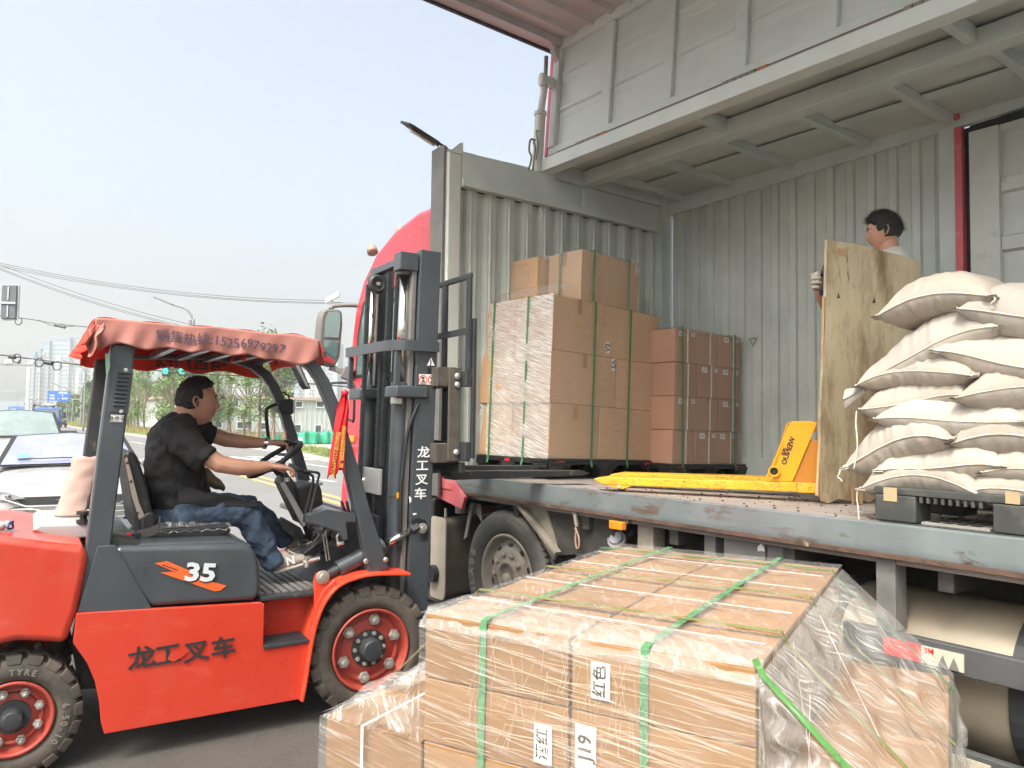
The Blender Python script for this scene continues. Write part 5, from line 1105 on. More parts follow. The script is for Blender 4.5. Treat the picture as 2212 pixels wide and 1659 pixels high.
# ---- sacks on the near pallet
def sack(c, L, Wd, H, rz, ry, seed, label, m=SACK, sag=.3, tail=0):
    """soft filled bag: long axis local x, a stitched flat hem at each end"""
    random.seed(seed); t = empty('sack', c, rz, label, 'sack', 'filled sacks piled on the near pallet'); t.rotation_euler = (0, ry, rz)
    nu, nv = 64, 26; mb = MB(); hl = L/2
    def f(u, v):
        x = u*2-1; top = v <= .5; t = v*2 if top else (1-v)*2; y = -cos(t*pi)*1. ; y = math.copysign(abs(y)**.85, y)
        prof = max(0, 1-abs(x)**3.6)**.55*max(0, 1-abs(y)**3.0)**.62
        p = V((hl*x*(1-.045*(1-y*y)), Wd/2*y*(1-.06*(1-x*x)), H*(.56 if top else -.44)*prof))
        n1 = mnoise.noise(V((x*2.+seed, y*2., 3 if top else 7)))*.016*prof; n2 = mnoise.noise(V((x*6+seed, y*5, 1 if top else 5)))*.009*prof
        pk = .006*sin(x*34+seed+2*sin(x*5))*abs(y)**5*(1-abs(x)**6)*(prof*3 if prof < .33 else 1)+.007*sin(y*17+seed)*abs(x)**7
        crease = -.012*math.exp(-((x*.9+y*.35-.5*sin(seed*1.3))/.05)**2)*prof
        p.z += n1+n2+pk+(crease if top else 0)-sag*H*(abs(x)**2.4)*.42+.10*H*sin(x*2.1+seed*1.7)
        p.y += .012*sin(x*3+seed)+.006*mnoise.noise(V((x*5, seed, 1)))
        return p
    mb.grid(f, nu, nv)
    body = mb.build('bag', m, t, smooth=True)
    for s in (-1, 1):                                    # hem: flattened lip with stitches and a loose thread
        pts = []
        for k in range(17):
            q_ = f(0 if s < 0 else 1, .5*(k/16)); pts.append(q_+V((s*.010, 0, mnoise.noise(V((k*.4, seed, s)))*.010)))
        hm = MB()
        for a, b in zip(pts[:-1], pts[1:]): hm.add([a+V((-s*.035, 0, .004)), b+V((-s*.035, 0, .004)), b+V((s*.012, 0, .0)), a+V((s*.012, 0, .0)), a+V((-s*.035, 0, -.006)), b+V((-s*.035, 0, -.006)), b+V((s*.012, 0, -.003)), a+V((s*.012, 0, -.003))], [(0, 1, 2, 3), (7, 6, 5, 4), (3, 2, 6, 7)])
        hm.build('hem', m, t, smooth=True)
        MB().tube([p+V((-s*.012, 0, .004)) for p in pts], .0035, 6).build('stitching', THREAD, t, smooth=True)
    # side seam line along the bag
    sm = [f(u/48, .0) for u in range(1, 48)]
    (MB().tube([p+V((0, -.001, 0)) for p in sm], .0040 if seed in (4, 5, 10, 12, 14, 3) else .0022, 6)).build('side_seam', THREAD, t, smooth=True)
    if tail:
        s = -1 if tail < 0 else 1; p = f(0 if s < 0 else 1, .04)+V((s*.012, 0, 0)); q = [p]
        for k in range(5): p = p+V((random.uniform(-.012, .012), random.uniform(-.008, .008), -abs(tail)/5)); q.append(p)
        MB().tube(catmull(q, 4), .0032, 6).build('loose_thread', THREAD, t, smooth=True)
    return t
def sack_px(u0, v0, u1, v1, x, dep, th, ry, seed, label, m=SACK, lift=0, rz=0., yaw=R(-90), tail=0, sag=.3):
    """near row bag seen side on: (u0,v0)-(u1,v1) are its two ends in the photo"""
    a, b = onX(u0, v0, x), onX(u1, v1, x); c = (a+b)/2; L = (b-a).length; pitch = math.atan2(a.z-b.z, L)
    return sack((x+dep/2, c.y, c.z+lift), L, dep, th, yaw+rz, pitch, seed, label, m, sag, tail)
xs_ = 3.26
SK = [(1858, 1037, 2110, 1042, .13, 1, 'bottom sack at the left of the near pile, resting on the black pallet', -.20, 0),
      (2085, 1058, 2420, 1075, .13, 2, 'bottom sack at the right of the near pile, running out of the picture', 0, 0),
      (1890, 1000, 2150, 998, .12, 3, 'sack of the second layer with a creased paler lower hem', 0, .05),
      (2120, 1020, 2420, 1015, .12, 13, 'sack lying at the right of the second layer beside the picture edge', 0, 0),
      (1815, 985, 2052, 938, .13, 4, 'sack whose pointed left tip sticks out farthest above the pallet', -.06, -.05),
      (2045, 945, 2400, 965, .14, 5, 'sack with a stitched collar, right of the one with the pointed tip', .12, .02),
      (1885, 905, 2210, 893, .12, 6, 'long smooth sack across the middle of the pile', 0, 0),
      (1852, 868, 2078, 852, .12, 7, 'crumpled sack at the left under the knotted tail', -.26, .05),
      (2070, 828, 2420, 870, .14, 8, 'crumpled sack at the right with a faint dark print', .10, 0),
      (1845, 825, 2090, 783, .11, 9, 'flat sack that carries the knotted white tail on its left end', 0, .03),
      (2015, 748, 2330, 800, .12, 10, 'thin stitched sack tucked under the biggest sack', 0, 0),
      (1872, 790, 2150, 700, .17, 11, 'biggest pale sack, arched over the left side of the pile', 0, 0),
      (1888, 668, 2135, 622, .13, 12, 'topmost stained sack with a thick stitched seam facing the plywood', .05, 0),
      (2072, 652, 2420, 690, .17, 14, 'top right sack bulging out of the picture edge', 0, 0)]
for i, (u0, v0, u1, v1, th, sd, lb, tail, rz) in enumerate(SK):
    sack_px(u0, v0, u1, v1, xs_+(.0, .02, .01, .03)[i % 4], .50, th*(1.55 if sd in (11, 12, 14) else 1.9), 0, sd, lb, SACKW if sd in (11, 14, 6) else SACK, rz=rz, tail=tail, lift=.0)
# second row of bags behind, so that the pile has its depth
for k, (z, y) in enumerate(((1.36, 1.30), (1.49, 1.25), (1.62, 1.31), (1.75, 1.26), (1.88, 1.3), (2.0, 1.22))):
    sack((4.0, y, z), .72, .50, .14, R(-90)+.06*k, .03, 30+k, ['lowest', 'second', 'third', 'fourth', 'fifth', 'uppermost'][k]+' sack of the hidden row behind the near sacks')
random.seed(5)
kt = onX(1846, 830, 3.33)
mb = MB(); mb.grid(lambda a, b: kt+V((.03*cos(b*6.28)*(.3+a), -.05+.085*a*1.0, -.02-.05*a+.03*sin(b*6.28)*(.3+a)+.012*sin(b*25))), 8, 20)
tag(mb.build('knotted_tail', SACKW, None, smooth=True), 'knotted tail of empty sack cloth poking out left of the pile', 'cloth')
def bpal():
    a = onX(1888, 1140, 3.235); b0 = deckz(3.24)
    t = wthing('plastic_pallet', (3.8, 1.1, b0), 'dusty black plastic pallet with tan patches under the sack pile', 'pallet')
    y1, y0 = a.y+.0, .10; x0, x1 = 3.24, 4.3; zt_ = b0+.155
    MB().box((x0, y0, zt_-.03), (x1, y1, zt_)).build('deck', MT.get('pallet_dusty') or mat('pallet_dusty', (.045, .05, .047), .55, nz=.2, nscale=7, rust=[((.12, .12, .11), 6, .5, .8, (1, 1, 1))]), t, bev=.004)
    PD = MT['pallet_dusty']
    def blk(u0, u1, nm='block'):
        p, q = onX(u0, 1100, x0).y, onX(u1, 1100, x0).y
        return p, q
    ys_ = [(y1, onX(1978, 1100, x0).y), (onX(2143, 1100, x0).y, onX(2143, 1100, x0).y-.16), (.30, .10)]
    for p, q in ys_:
        for xx in (x0, x0+.46, x1-.14):
            MB().box((xx, q, b0+.012), (xx+.14, p, zt_-.031)).build('block', PD, t, bev=.008)
    MB().box((x0, y0, b0+.001), (x0+.14, y1-.02, b0+.011)).build('runner', PD, t)
    MB().box((x1-.14, y0, b0+.001), (x1, y1, b0+.011)).build('runner', PD, t)
    m = MB(); yy = onX(1985, 1100, x0).y
    while yy > onX(2140, 1100, x0).y+.02: m.box((x0+.004, yy-.012, zt_-.055), (x0+.02, yy, zt_-.031)); yy -= .028
    o = m.build('underside_ribs', PD, t); o['kind'] = 'stuff'
    gr = mat('slot_grey', (.26, .25, .23), .7, nz=.1)
    MB().box((x0+.02, onX(2140, 1100, x0).y+.01, b0+.012), (x0+.30, onX(1985, 1100, x0).y, b0+.022)).build('base_plate', gr, t)
    m = MB(); yy = onX(1990, 1100, x0).y
    for k in range(4):
        for j in range(3): m.box((x0+.04+j*.08, yy-.01-k*.052-.036, b0+.0215), (x0+.075+j*.08, yy-.01-k*.052, b0+.0235))
    o = m.build('slots', BLACK, t); o['kind'] = 'stuff'
    TP = mat('patch_tan', (.42, .31, .18), .5, nz=.1)
    for (u0, v0, u1, v1) in ((1909, 1052, 1938, 1084), (2172, 1062, 2204, 1090)):
        p, q = onX(u0, v0, x0), onX(u1, v1, x0); MB().box((x0-.003, q.y, q.z), (x0-.0005, p.y, p.z)).build('tan_patch', TP, t)
bpal()
# ---- the worn plywood sheet standing on the deck
P0 = onZ(1771, 1088, 1.138); bd = V((.975, -.20, 0)).normalized(); bn = V((bd.y, -bd.x, 0))
if bn.dot(EYE-P0) < 0: bn = -bn
def pw(u, v): return hit(u, v, bn, P0)
out = [(1786, 518), (1792, 515), (1800, 520), (1850, 527), (1900, 540), (1950, 552), (1978, 562), (1986, 575), (1990, 600), (2000, 700), (2008, 900), (2008, 1110), (1940, 1112), (1905, 1115), (1890, 1096), (1880, 1110), (1868, 1104), (1862, 1088), (1850, 1090), (1838, 1086), (1812, 1086), (1790, 1084), (1778, 1080), (1772, 1070), (1772, 900), (1783, 700), (1785, 560)]
ply = wthing('plywood_sheet', P0, 'worn yellowish plywood sheet held upright between the pallet jack and the sacks', 'plywood sheet')
poly = [pw(*p) for p in out]
for i, p in enumerate(poly):
    if p.z < 1.16: poly[i] = V((p.x, p.y, deckz(p.x)+.004+.012*(i % 3)))
MB().prism(poly, -bn*.018).build('face_sheet', WOOD, ply, bev=.002)
for k in range(4):
    MB().prism([p+bn*(-.001)+V((0, 0, -.002)) for p in [pw(1771-1.5*k, 1070), pw(1775, 900), pw(1784-k*.8, 640), pw(1789, 640), pw(1781, 900), pw(1777, 1070)]], bn*-.004*(k+1)).build('edge_ply', WOODE, ply)
for (u, v, w, h) in ((1817, 545, 14, 9), (1905, 1085, 3, 28), (1860, 1075, 4, 22), (1842, 1068, 3, 26)):
    MB().prism([pw(u-w, v-h)+bn*.001, pw(u+w, v-h*.8)+bn*.001, pw(u+w*.9, v+h)+bn*.001, pw(u-w*.8, v+h*.8)+bn*.001], bn*.0015).build('bare_patch', WOODE, ply)
m = MB()
for u, v in ((1811, 640), (1888, 650)): m.prism([pw(u, v-8)+bn*.001, pw(u+3, v+4)+bn*.001, pw(u-4, v+5)+bn*.001], bn*.0015).build('knot_hole', RUST, ply); m = MB()
# ---- yellow pallet jack
JK = wthing('pallet_jack', onZ(1700, 1060, 1.14), 'worn yellow hand pallet jack with its forks pointing to the carton stacks', 'pallet jack')
zf = deckz(3.4)
a = onZ(1722, 1043, zf+.092); b = onZ(1282, 1032, zf+.080); fd = (b-a); fd.z = 0; FL = fd.length; fd.normalize(); fn = V((-fd.y, fd.x, 0))
if fn.x < 0: fn = -fn
fw = .15
for s, nm in ((0, 'fork'), (.40, 'fork')):
    o = a+fn*s; o.z = 0; e_ = fd*FL*(1.0 if s == 0 else .98)
    P = [o+V((0, 0, zf+.04)), o+V((0, 0, zf+.095)), o+e_*.93+V((0, 0, zf+.088)), o+e_*1.0+V((0, 0, zf+.074)), o+e_*.99+V((0, 0, zf+.060)), o+e_*.95+V((0, 0, zf+.040))]
    fk = MB().prism(P, fn*fw).build('fork', YELW, JK, bev=.006)
    q = o+fd*FL*.86+fn*.075+V((0, 0, zf+.025)); MB().tube([q-fn*.035, q+fn*.035], .024, 16).build('load_roller', BLACK, fk)
    MB().prism([o+fd*FL*.93+V((0, 0, zf+.04)), o+fd*FL*.80+V((0, 0, zf+.04)), o+fd*FL*.85+V((0, 0, zf+.018))], fn*.02).build('roller_bracket', YEL, fk)
    MB().lathe([(.011, 0), (.011, .006), (0, .007)], o+fd*FL*.865+V((0, 0, zf+.032)), -fn, 12).build('roller_pin', BOLT, fk)
# raked frame plate at the heel with its return flange
def jp(u, v, off=0.): return hit(u, v, fn, a+fn*off)
pr_ = [jp(u, v) for u, v in ((1652, 1057), (1668, 1035), (1704, 918), (1712, 910), (1752, 909), (1766, 914), (1758, 932), (1712, 1058))]
pr_[0].z = pr_[-1].z = zf+.096
MB().prism(pr_, fn*.012).build('side_plate', YEL, JK, bev=.003)
MB().prism([p+fn*.50 for p in pr_], fn*.012).build('side_plate', YEL, JK, bev=.003)
MB().prism([pr_[0]+fn*.0125, pr_[2]+fn*.0125, pr_[2]+fn*.0125-fd*.012, pr_[0]+fn*.0125-fd*.012], fn*.07).build('front_flange', YEL, JK, bev=.003)
MB().prism([pr_[7]+fn*.0125, pr_[6]+fn*.0125, pr_[6]+fn*.0125+fd*.012, pr_[7]+fn*.0125+fd*.012], fn*.07).build('rear_flange', YEL, JK, bev=.003)
tl_, tr_ = jp(1708, 914), jp(1764, 914); MB().prism([tl_+fn*.013, tr_+fn*.013, tr_+fn*.013+V((0, 0, -.05)), tl_+fn*.013+V((0, 0, -.05))], fn*.485).build('cross_plate', YEL, JK, bev=.006)
MB().prism([jp(1730, 950, .013), jp(1775, 950, .013), jp(1775, 1050, .013), jp(1700, 1050, .013)], fn*.012).build('inner_plate', mat('jack_inner', (.50, .20, .02), .5), JK)
c = jp(1672, 1018); MB().lathe([(.032, 0), (.032, .022), (.022, .022), (.022, .004), (0, .004)], c, -fn, 24).build('pivot_boss', YEL, JK, bev=.002); MB().lathe([(.021, .0045), (0, .005)], c, -fn, 20).build('pivot_bore', BLACK, JK)
MB().prism([a-fd*.0+V((0, 0, 0)), a-fd*.12, a-fd*.12+V((0, 0, -.055)), a+V((0, 0, -.055))], fn*.12).build('heel_block', YELW, JK, bev=.005)
wo = jp(1765, 1050, .05); wo.z = zf+.095
WH = mat('jack_wheel', (.36, .33, .22), .5, nz=.12)
for s in (0., .12): MB().lathe([(0, 0), (.060, .0), (.092, .006), (.095, .014), (.095, .045), (.088, .052), (0, .05)], wo+fn*s-fd*.03, fn, 32).build('steer_wheel', WH, JK, smooth=False, bev=.002)
MB().tube([jp(1712, 1040, .1), jp(1768, 1018, .1)], .014, 10).tube([jp(1766, 1016, .02), jp(1766, 1016, .2)], .016, 12).build('linkage', DUSTM, JK)
hx0 = jp(1775, 1010, .25); MB().tube([hx0, hx0+V((.02, -.10, .95))], .018, 12).build('handle_shaft', BLACK, JK)
MB().tube(catmull([hx0+V((.02, -.10, .95)), hx0+V((-.10, -.08, 1.05)), hx0+V((-.10, -.10, 1.18)), hx0+V((.02, -.12, 1.22)), hx0+V((.14, -.12, 1.18)), hx0+V((.14, -.12, 1.05)), hx0+V((.02, -.10, .95))]), .013, 8).build('handle_loop', BLACK, JK, smooth=True)
ta, tb = jp(1703, 978), jp(1712, 948); r_ = (jp(1695, 1000)-jp(1713, 948)).normalized()
text('WEiNUO', .040, INK, JK, jp(1703, 974)-fn*.002, r_, r_.cross(fn)*-1, bold=.03)
text('维诺', .022, INK, JK, jp(1693, 976)-fn*.002, r_, r_.cross(fn)*-1, bold=.01)
# crumbs on the deck
random.seed(9); mb = MB()
for k in range(160):
    p = V((random.uniform(3.26, 4.3), random.uniform(1.5, 3.6), 0)); s = random.uniform(.002, .006); p.z = deckz(p.x)+s*.6; mb.obox(p, V((s, 0, 0)), V((0, s*.8, 0)), V((0, 0, s*.5)))
tag(mb.build('deck_crumbs', RUST, None), 'reddish crumbs and grit scattered on the truck deck', 'grit', None, 'stuff')
c = onZ(1965, 0, 0); q = onZ(1866, 1107, deckz(3.3)+.002)
MB().add([q+V((0, .05, 0)), q+V((.012, .05, 0)), q+V((.012, -.05, .001)), q+V((0, -.05, .001))], [(0, 1, 2, 3)]).build('paper_scrap', PAPER, TRK)

# ============================================================ the front pallet load, bottom of the picture
A0 = onZ(917, 1325, 1.0); B0 = onZ(1635, 1445, 1.0); ang = math.atan2((B0-A0).y, (B0-A0).x)
FP = frame((A0.x, A0.y, 0), ang); wA = (B0-A0).length; o_, ex_, ey_, ez_ = FP
DF = 1.50                                      # depth away from the camera
def P3(x, y, z): return o_+ex_*x+ey_*y+ez_*z
GF = 'cartons of the wrapped pallet load in front'
L1, L2 = .82, .64
half = .464
lab_f = []
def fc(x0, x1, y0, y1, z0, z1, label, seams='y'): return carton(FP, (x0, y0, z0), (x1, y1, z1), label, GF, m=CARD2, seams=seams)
rowsn = ['front', 'second', 'third', 'rearmost']; yc = [0, .375, .75, 1.125, 1.50]
for r_ in range(4):
    for k, (x0, x1) in enumerate(((0, half), (half+.004, wA))):
        c = fc(x0, x1, yc[r_], yc[r_+1], L1, 1.0-(.0 if r_ < 3 else .004), f'top layer carton of the front load, {rowsn[r_]} row, {"left" if k == 0 else "right"} side', 'x')
        if r_ == 0: (c1l := c) if k == 0 else None; lab_f.append(c)
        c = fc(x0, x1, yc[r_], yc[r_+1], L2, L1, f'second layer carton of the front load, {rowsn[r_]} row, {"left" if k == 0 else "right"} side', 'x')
        if r_ == 0: lab_f.append(c)
xl, xr = -.375, 1.32
for li, (z0, z1) in enumerate(((.478, L2), (.316, .478), (.154, .316))):
    ln = ['third', 'fourth', 'lowest'][li]; xs2 = [xl, 0, half, wA, xr]
    for k in range(4):
        for r_ in range(2 if li else 3):
            ya_, yb_ = [(0, .5), (.5, 1.0), (1.0, 1.5)][r_] if not li else [(0, .75), (.75, 1.5)][r_]
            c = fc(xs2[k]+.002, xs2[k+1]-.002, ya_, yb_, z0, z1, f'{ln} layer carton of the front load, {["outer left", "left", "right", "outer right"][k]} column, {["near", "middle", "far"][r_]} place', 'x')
            if r_ == 0 and li == 0: lab_f.append(c)
pallet(FP, (xl-.02, -.02, .008), (xr+.02, 1.52, .150), 'black plastic pallet on the asphalt under the front wrapped load', m=BLACK)
def flab(c, u, v, w, h, s, size, rot): lab(c, '-y', u, v, w, h, s, size, rot)
flab(lab_f[2], 1300, 1469, .052, .092, '红色', .040, 90)
flab(lab_f[1], 1176, 1605, .052, .10, '酒红', .040, 90)
flab(lab_f[3], 1268, 1612, .058, .11, 'J19', .052, 90)
random.seed(21)
e = .010
skin('stretch_wrap', FP, [((-e, -e, L2), (wA+e, -e, L2), (wA+e, -e, .985), (-e, -e, .985)), ((xl-e, -e*1.3, .16), (xr+e, -e*1.3, .16), (xr+e, -e*1.3, L2-.004), (xl-e, -e*1.3, L2-.004))], film('film_front', white=.34, base=.09, sc=(1.3, 1.3, 40), rot=(0, .14, ang), lo=.52, hi=.66, rough=.12), 'clear stretch wrap with fine creases over the front faces of the pallet load', amp=.006, n=40)
skin('top_wrap', FP, [((-e, -e, 1.004), (wA+e, -e, 1.004), (wA+e, DF+e, 1.006), (-e, DF+e, 1.006))], film('film_top', white=.36, base=.14, sc=(18, 3.5, 8), rot=(0, 0, ang+.5), big=1.5, lo=.53, hi=.68, rough=.10), 'clear crinkled film over the top of the front load', amp=.012, n=60, fsc=10)
skin('edge_wrap', FP, [((-e, -e*1.5, .965), (wA+e, -e*1.5, .965), (wA+e, .03, 1.012), (-e, .03, 1.012)), ((-e, .03, 1.012), (wA+e, .03, 1.012), (wA+e, .17, 1.009), (-e, .24, 1.009))], film('film_edge', white=.30, base=.16, sc=(22, 5, 14), rot=(0, 0, ang+.6), big=1.0, lo=.46, hi=.68, rough=.1), 'bunched glossy band of film along the front top edge of the load', amp=.008, n=60, fsc=14)
tz = L2+.005
skin('tent_wrap', FP, [((xl-e, -e, tz), (-e, -e, .80), (-e, DF*.6, .90), (xl-e, DF*.8, tz)), ((xl-e, -e*1.2, tz-.01), (-.003, -e*1.2, tz-.01), (-.003, -e*1.2, .86), (-.02, -e*1.2, .84))], film('film_tent_l', white=.7, base=.16, sc=(4, 46, 5), rot=(0, 0, ang-.3), lo=.47, hi=.66, rough=.1), 'film stretched like a tent from the raised tier down to the outer left carton', amp=.016, n=44, fsc=7)
skin('tent_wrap', FP, [((wA+e, DF, .99), (wA+e, -e, .99), (xr+e, -e, tz), (xr+e, DF, tz)), ((wA+.004, 0, tz), (xr, 0, tz), (wA+.012, 0, .98), (wA+.006, 0, .98)), ((wA+.006, -e, L2), (wA+.006, DF, L2), (wA+.006, DF, 1.0), (wA+.006, -e, 1.0)), ((xr+e, -e, .16), (xr+e, DF, .16), (xr+e, DF, tz), (xr+e, -e, tz))], film('film_tent_r', white=.45, base=.15, sc=(3, 30, 3), rot=(0, 0, ang+.35), lo=.46, hi=.64, rough=.07), 'dark glossy wrinkled film sloping from the top tier down to the outer right cartons', amp=.022, n=56, fsc=8)
# rolled strands of film standing out over the faces
random.seed(31); mb = MB()
for k in range(60):
    z = random.uniform(.66, .99); x0 = random.uniform(-.0, wA*.8); L = random.uniform(.10, .5); sl = random.gauss(-.04, .06)
    mb.tube([P3(min(wA, x0+L*t), -.0165, max(.645, min(.985, z+sl*L*t+.004*sin(t*7+k)))) for t in (0, .33, .66, 1)], random.uniform(.0003, .0006), 4, cap=False)
for k in range(70):
    x = random.uniform(.15, wA*.75); z0 = random.uniform(.66, .9); mb.tube([P3(x, -.0165, z0), P3(x+random.uniform(-.02, .04), -.0168, z0+random.uniform(.04, .12))], .0005, 4, cap=False)
STR = bpy.data.materials.new('film_strand'); STR.use_nodes = True; b_ = STR.node_tree.nodes['Principled BSDF']; b_.inputs['Base Color'].default_value = (.72, .64, .52, 1); b_.inputs['Alpha'].default_value = .5; b_.inputs['Roughness'].default_value = .2
tag(mb.build('film_strands', STR, None), 'fine rolled film creases over the front carton faces', 'plastic wrap', None, 'stuff')
STRAPM = mat('muted_strap', (.09, .25, .12), .3, nz=.25, nscale=30, bump=.3, bscale=200)
# straps: green along depth, green-gold across, white thin ones
for f, lb in ((.205, 'left'), (.672, 'right')):
    x = f; straps('green_strap', FP, [([(x-.004, -.0085, .17), (x, -.0085, .98), (x, -.004, 1.0085), (x, .02, 1.012), (x+.02, DF*.5, 1.014), (x+.04, DF, 1.012), (x+.04, DF+.02, .95), (x+.04, DF+.02, .2)], (1, 0, 0))], .021, STRAPM, f'{lb} green strap down the front face and over the top of the front load', 'green straps of the front load')
GS = mat('strap_under_film', (.20, .22, .085), .3, nz=.2, nscale=20)
for y, lb in ((.30, 'nearest'), (.78, 'middle'), (1.30, 'farthest')):
    straps('cross_strap', FP, [([(-.38, y, .20), (-.385, y, tz), (-.012, y, .995), (.0, y, 1.0155), (wA, y, 1.0155), (wA+.012, y, .99), (xr+.012, y-.04, tz+.01), (xr+.014, y-.04, .2)], (0, 1, 0))], .022, GS if lb != 'farthest' else STRAP, f'{lb} olive strap running across the top of the front load', 'cross straps of the front load')
straps('cross_strap', FP, [([(wA*.99, .02, 1.016), (wA+.016, .0, .985), (xr*.99, -.02, tz+.02), (xr+.01, -.02, .3)], (.4, 1, 0))], .024, mat('strap_bright', (.09, .24, .07), .3, nz=.2, nscale=20), 'bright green strap running down the sloping film at the lower right', 'cross straps of the front load')
for y in (.19, .56, .94, 1.2):
    straps('white_strap', FP, [([(.02, y+.02, 1.010), (wA*.5, y, 1.011), (wA*.98, y-.01, 1.010)], (0, 1, 0))], .008, STRAPW, ['thin white strap nearest the front edge on top of the load', 'second thin white strap on top of the front load', 'third thin white strap on top of the front load', 'rearmost thin white strap on top of the front load'][(.19, .56, .94, 1.2).index(y)], 'thin white straps of the front load')
for k, (a_, b_) in enumerate((((wA+.02, .35, .98), (wA+.16, .2, .2)), ((wA+.03, .75, .97), (wA+.22, .6, .66)), ((wA+.10, .1, .93), (wA+.10, .0, .3)))):
    straps('white_strap', FP, [([a_, b_], (0, 1, 0))], .008, STRAPW, ['thin white strap falling at the near right side of the load', 'thin white strap under the sloping film, farther back', 'thin white strap close to the near right corner of the load'][k], 'thin white straps of the front load')
straps('white_strap', FP, [([(xl*.55, -.02, .2), (xl*.55, -.02, tz), (-.01, .12, tz+.12)], (1, 0, 0))], .010, STRAPW, 'white strap crossing the outer left carton and its film tent')
# ============================================================ the forklift (local x forward, y to its far side)
FKA = R(-5.5); FK0 = V((1.949, 3.735, 0))
FK = empty('forklift', FK0, FKA, 'red and charcoal forklift with a pink cloth canopy, lifting cartons onto the truck', 'forklift')
fX = V((cos(FKA), sin(FKA), 0)); fY = V((-sin(FKA), cos(FKA), 0))
FMI = (M.Translation(FK0) @ M.Rotation(FKA, 4, 'Z')).inverted()
def K(u, v, y=0.): return FMI @ hit(u, v, fY, FK0+fY*y)          # photo ray onto the lengthwise plane at local y
def KF(u, v, x=0.): return FMI @ hit(u, v, fX, FK0+fX*x)         # onto a crosswise plane at local x
WID = 1.12
def kp(pts, y0, y1, name, m, par=FK, bev=.006, seg=2):
    """side outline (photo points on plane y0) pushed to y1"""
    return MB().prism([K(u, v, y0) for u, v in pts], (0, y1-y0, 0)).build(name, m, par, bev=bev, seg=seg)
def xp(pts, y0, y1, name, m, par=FK, bev=.006, seg=2): return MB().prism([(x, y0, z) for x, z in pts], (0, y1-y0, 0)).build(name, m, par, bev=bev, seg=seg)
# wheels
def ftyre(c, Rr, w, n, rimr, nuts, hubr):
    ns = .85 if nuts == 6 else .52
    c = V(c); ax = V((0, -1, 0)); X, Z = V((1, 0, 0)), V((0, 0, 1))
    ty = MB().lathe([(rimr, -.03), (rimr+.01, -.005), (rimr+.04, .004), (Rr*.86, .0), (Rr*.93, -.012), (Rr*.935, -.03), (Rr*.935, -w+.03), (Rr*.93, -w+.01), (Rr*.86, -w), (rimr+.02, -w), (rimr, -w+.03)], c, ax, 56, cap=False).build('tyre', RUB, FK, smooth=True)
    for k in range(n):
        for s in (0, 1):
            a = 2*pi*(k+s*.5)/n; da = 2*pi/n*.36
            e = lambda q: X*cos(q)+Z*sin(q)
            y0 = .004 if s == 0 else -w-.004; y1 = -w*.52
            pts = [c+e(a-da)*Rr*.84+ax*(y0), c+e(a+da)*Rr*.84+ax*(y0)]
            r0, r1 = Rr*.925, Rr
            A = [c+e(a-da*1.0)*r1+ax*(y0-.012*(1 if s == 0 else -1)), c+e(a+da*1.0)*r1+ax*(y0-.012*(1 if s == 0 else -1)), c+e(a+da*1.35)*r1+ax*y1, c+e(a-da*.45)*r1+ax*y1]
            Bq = [c+e(a-da)*r0*.93+ax*y0, c+e(a+da)*r0*.93+ax*y0, c+e(a+da*1.35)*r0+ax*y1, c+e(a-da*.45)*r0+ax*y1]
            MB().add(A+Bq, [(0, 1, 2, 3), (7, 6, 5, 4), (0, 4, 5, 1), (1, 5, 6, 2), (2, 6, 7, 3), (3, 7, 4, 0)]).build('tread_block', RUB, ty, bev=.004, seg=1)
    rm = MB().lathe([(rimr, -.02), (rimr+.004, .002), (rimr-.008, .004), (rimr-.014, -.010), (rimr-.020, -.050), (rimr-.034, -.052), (rimr-.040, -.040), (rimr-.055, -.044), (hubr+.05, -.052), (hubr+.048, -.05), (0, -.05)], c, ax, 48, cap=False).build('rim', RIMR, FK, smooth=True)
    for k in range(nuts):
        a = 2*pi*k/nuts+.35; p = c+(X*cos(a)+Z*sin(a))*(rimr-.03+hubr)*.54
        MB().lathe([(.038*ns, -.044), (.038*ns, -.036), (.031*ns, -.0355), (.031*ns, -.016), (.017*ns, -.016), (.017*ns, .0), (0, .002)], p, ax, 6).build('wheel_nut', BOLT, rm)
    MB().lathe([(hubr, -.05), (hubr, -.035), (hubr*.62, -.034), (hubr*.60, .012), (hubr*.5, .024), (0, .028)], c, ax, 28).build('hub', CHARD, rm, smooth=False, bev=.002)
    for k in range(10 if nuts == 6 else 0):
        a = 2*pi*k/10; p = c+(X*cos(a)+Z*sin(a))*hubr*.82; MB().lathe([(.014, -.036), (.011, -.024), (0, -.022)], p, ax, 6).build('hub_bolt', BOLT, rm)
    return ty
fh = K(803, 1404, 0); rh = K(25, 1563, 0)
ftyre((fh.x, 0, .335), .335, .25, 22, .212, 6, .098); ftyre((fh.x, WID+.02, .335), .335, .25, 22, .212, 6, .088)
tr_ = ftyre((rh.x, .02, .268), .268, .20, 20, .155, 8, .07); ftyre((rh.x, WID-.10, .268), .268, .20, 20, .155, 8, .07)
for i, ch in enumerate('6.50-10'):
    a = R(8-i*7.5); e = V((cos(a), 0, sin(a))); t = V((sin(a), 0, -cos(a))); text(ch, .038, RUBL, tr_, V((rh.x, .014, .268))+e*.198, t, e, bold=.02)
for i, ch in enumerate('TYRE'):
    a = R(92-i*8); e = V((cos(a), 0, sin(a))); t = V((sin(a), 0, -cos(a))); text(ch, .036, RUBL, tr_, V((rh.x, .014, .268))+e*.198, t, e, bold=.02)
MB().tube([(rh.x, .1, .268), (rh.x, WID-.2, .268)], .06, 12).tube([(fh.x, .1, .335), (fh.x, WID-.1, .335)], .11, 14).build('axle', DARKM, FK)
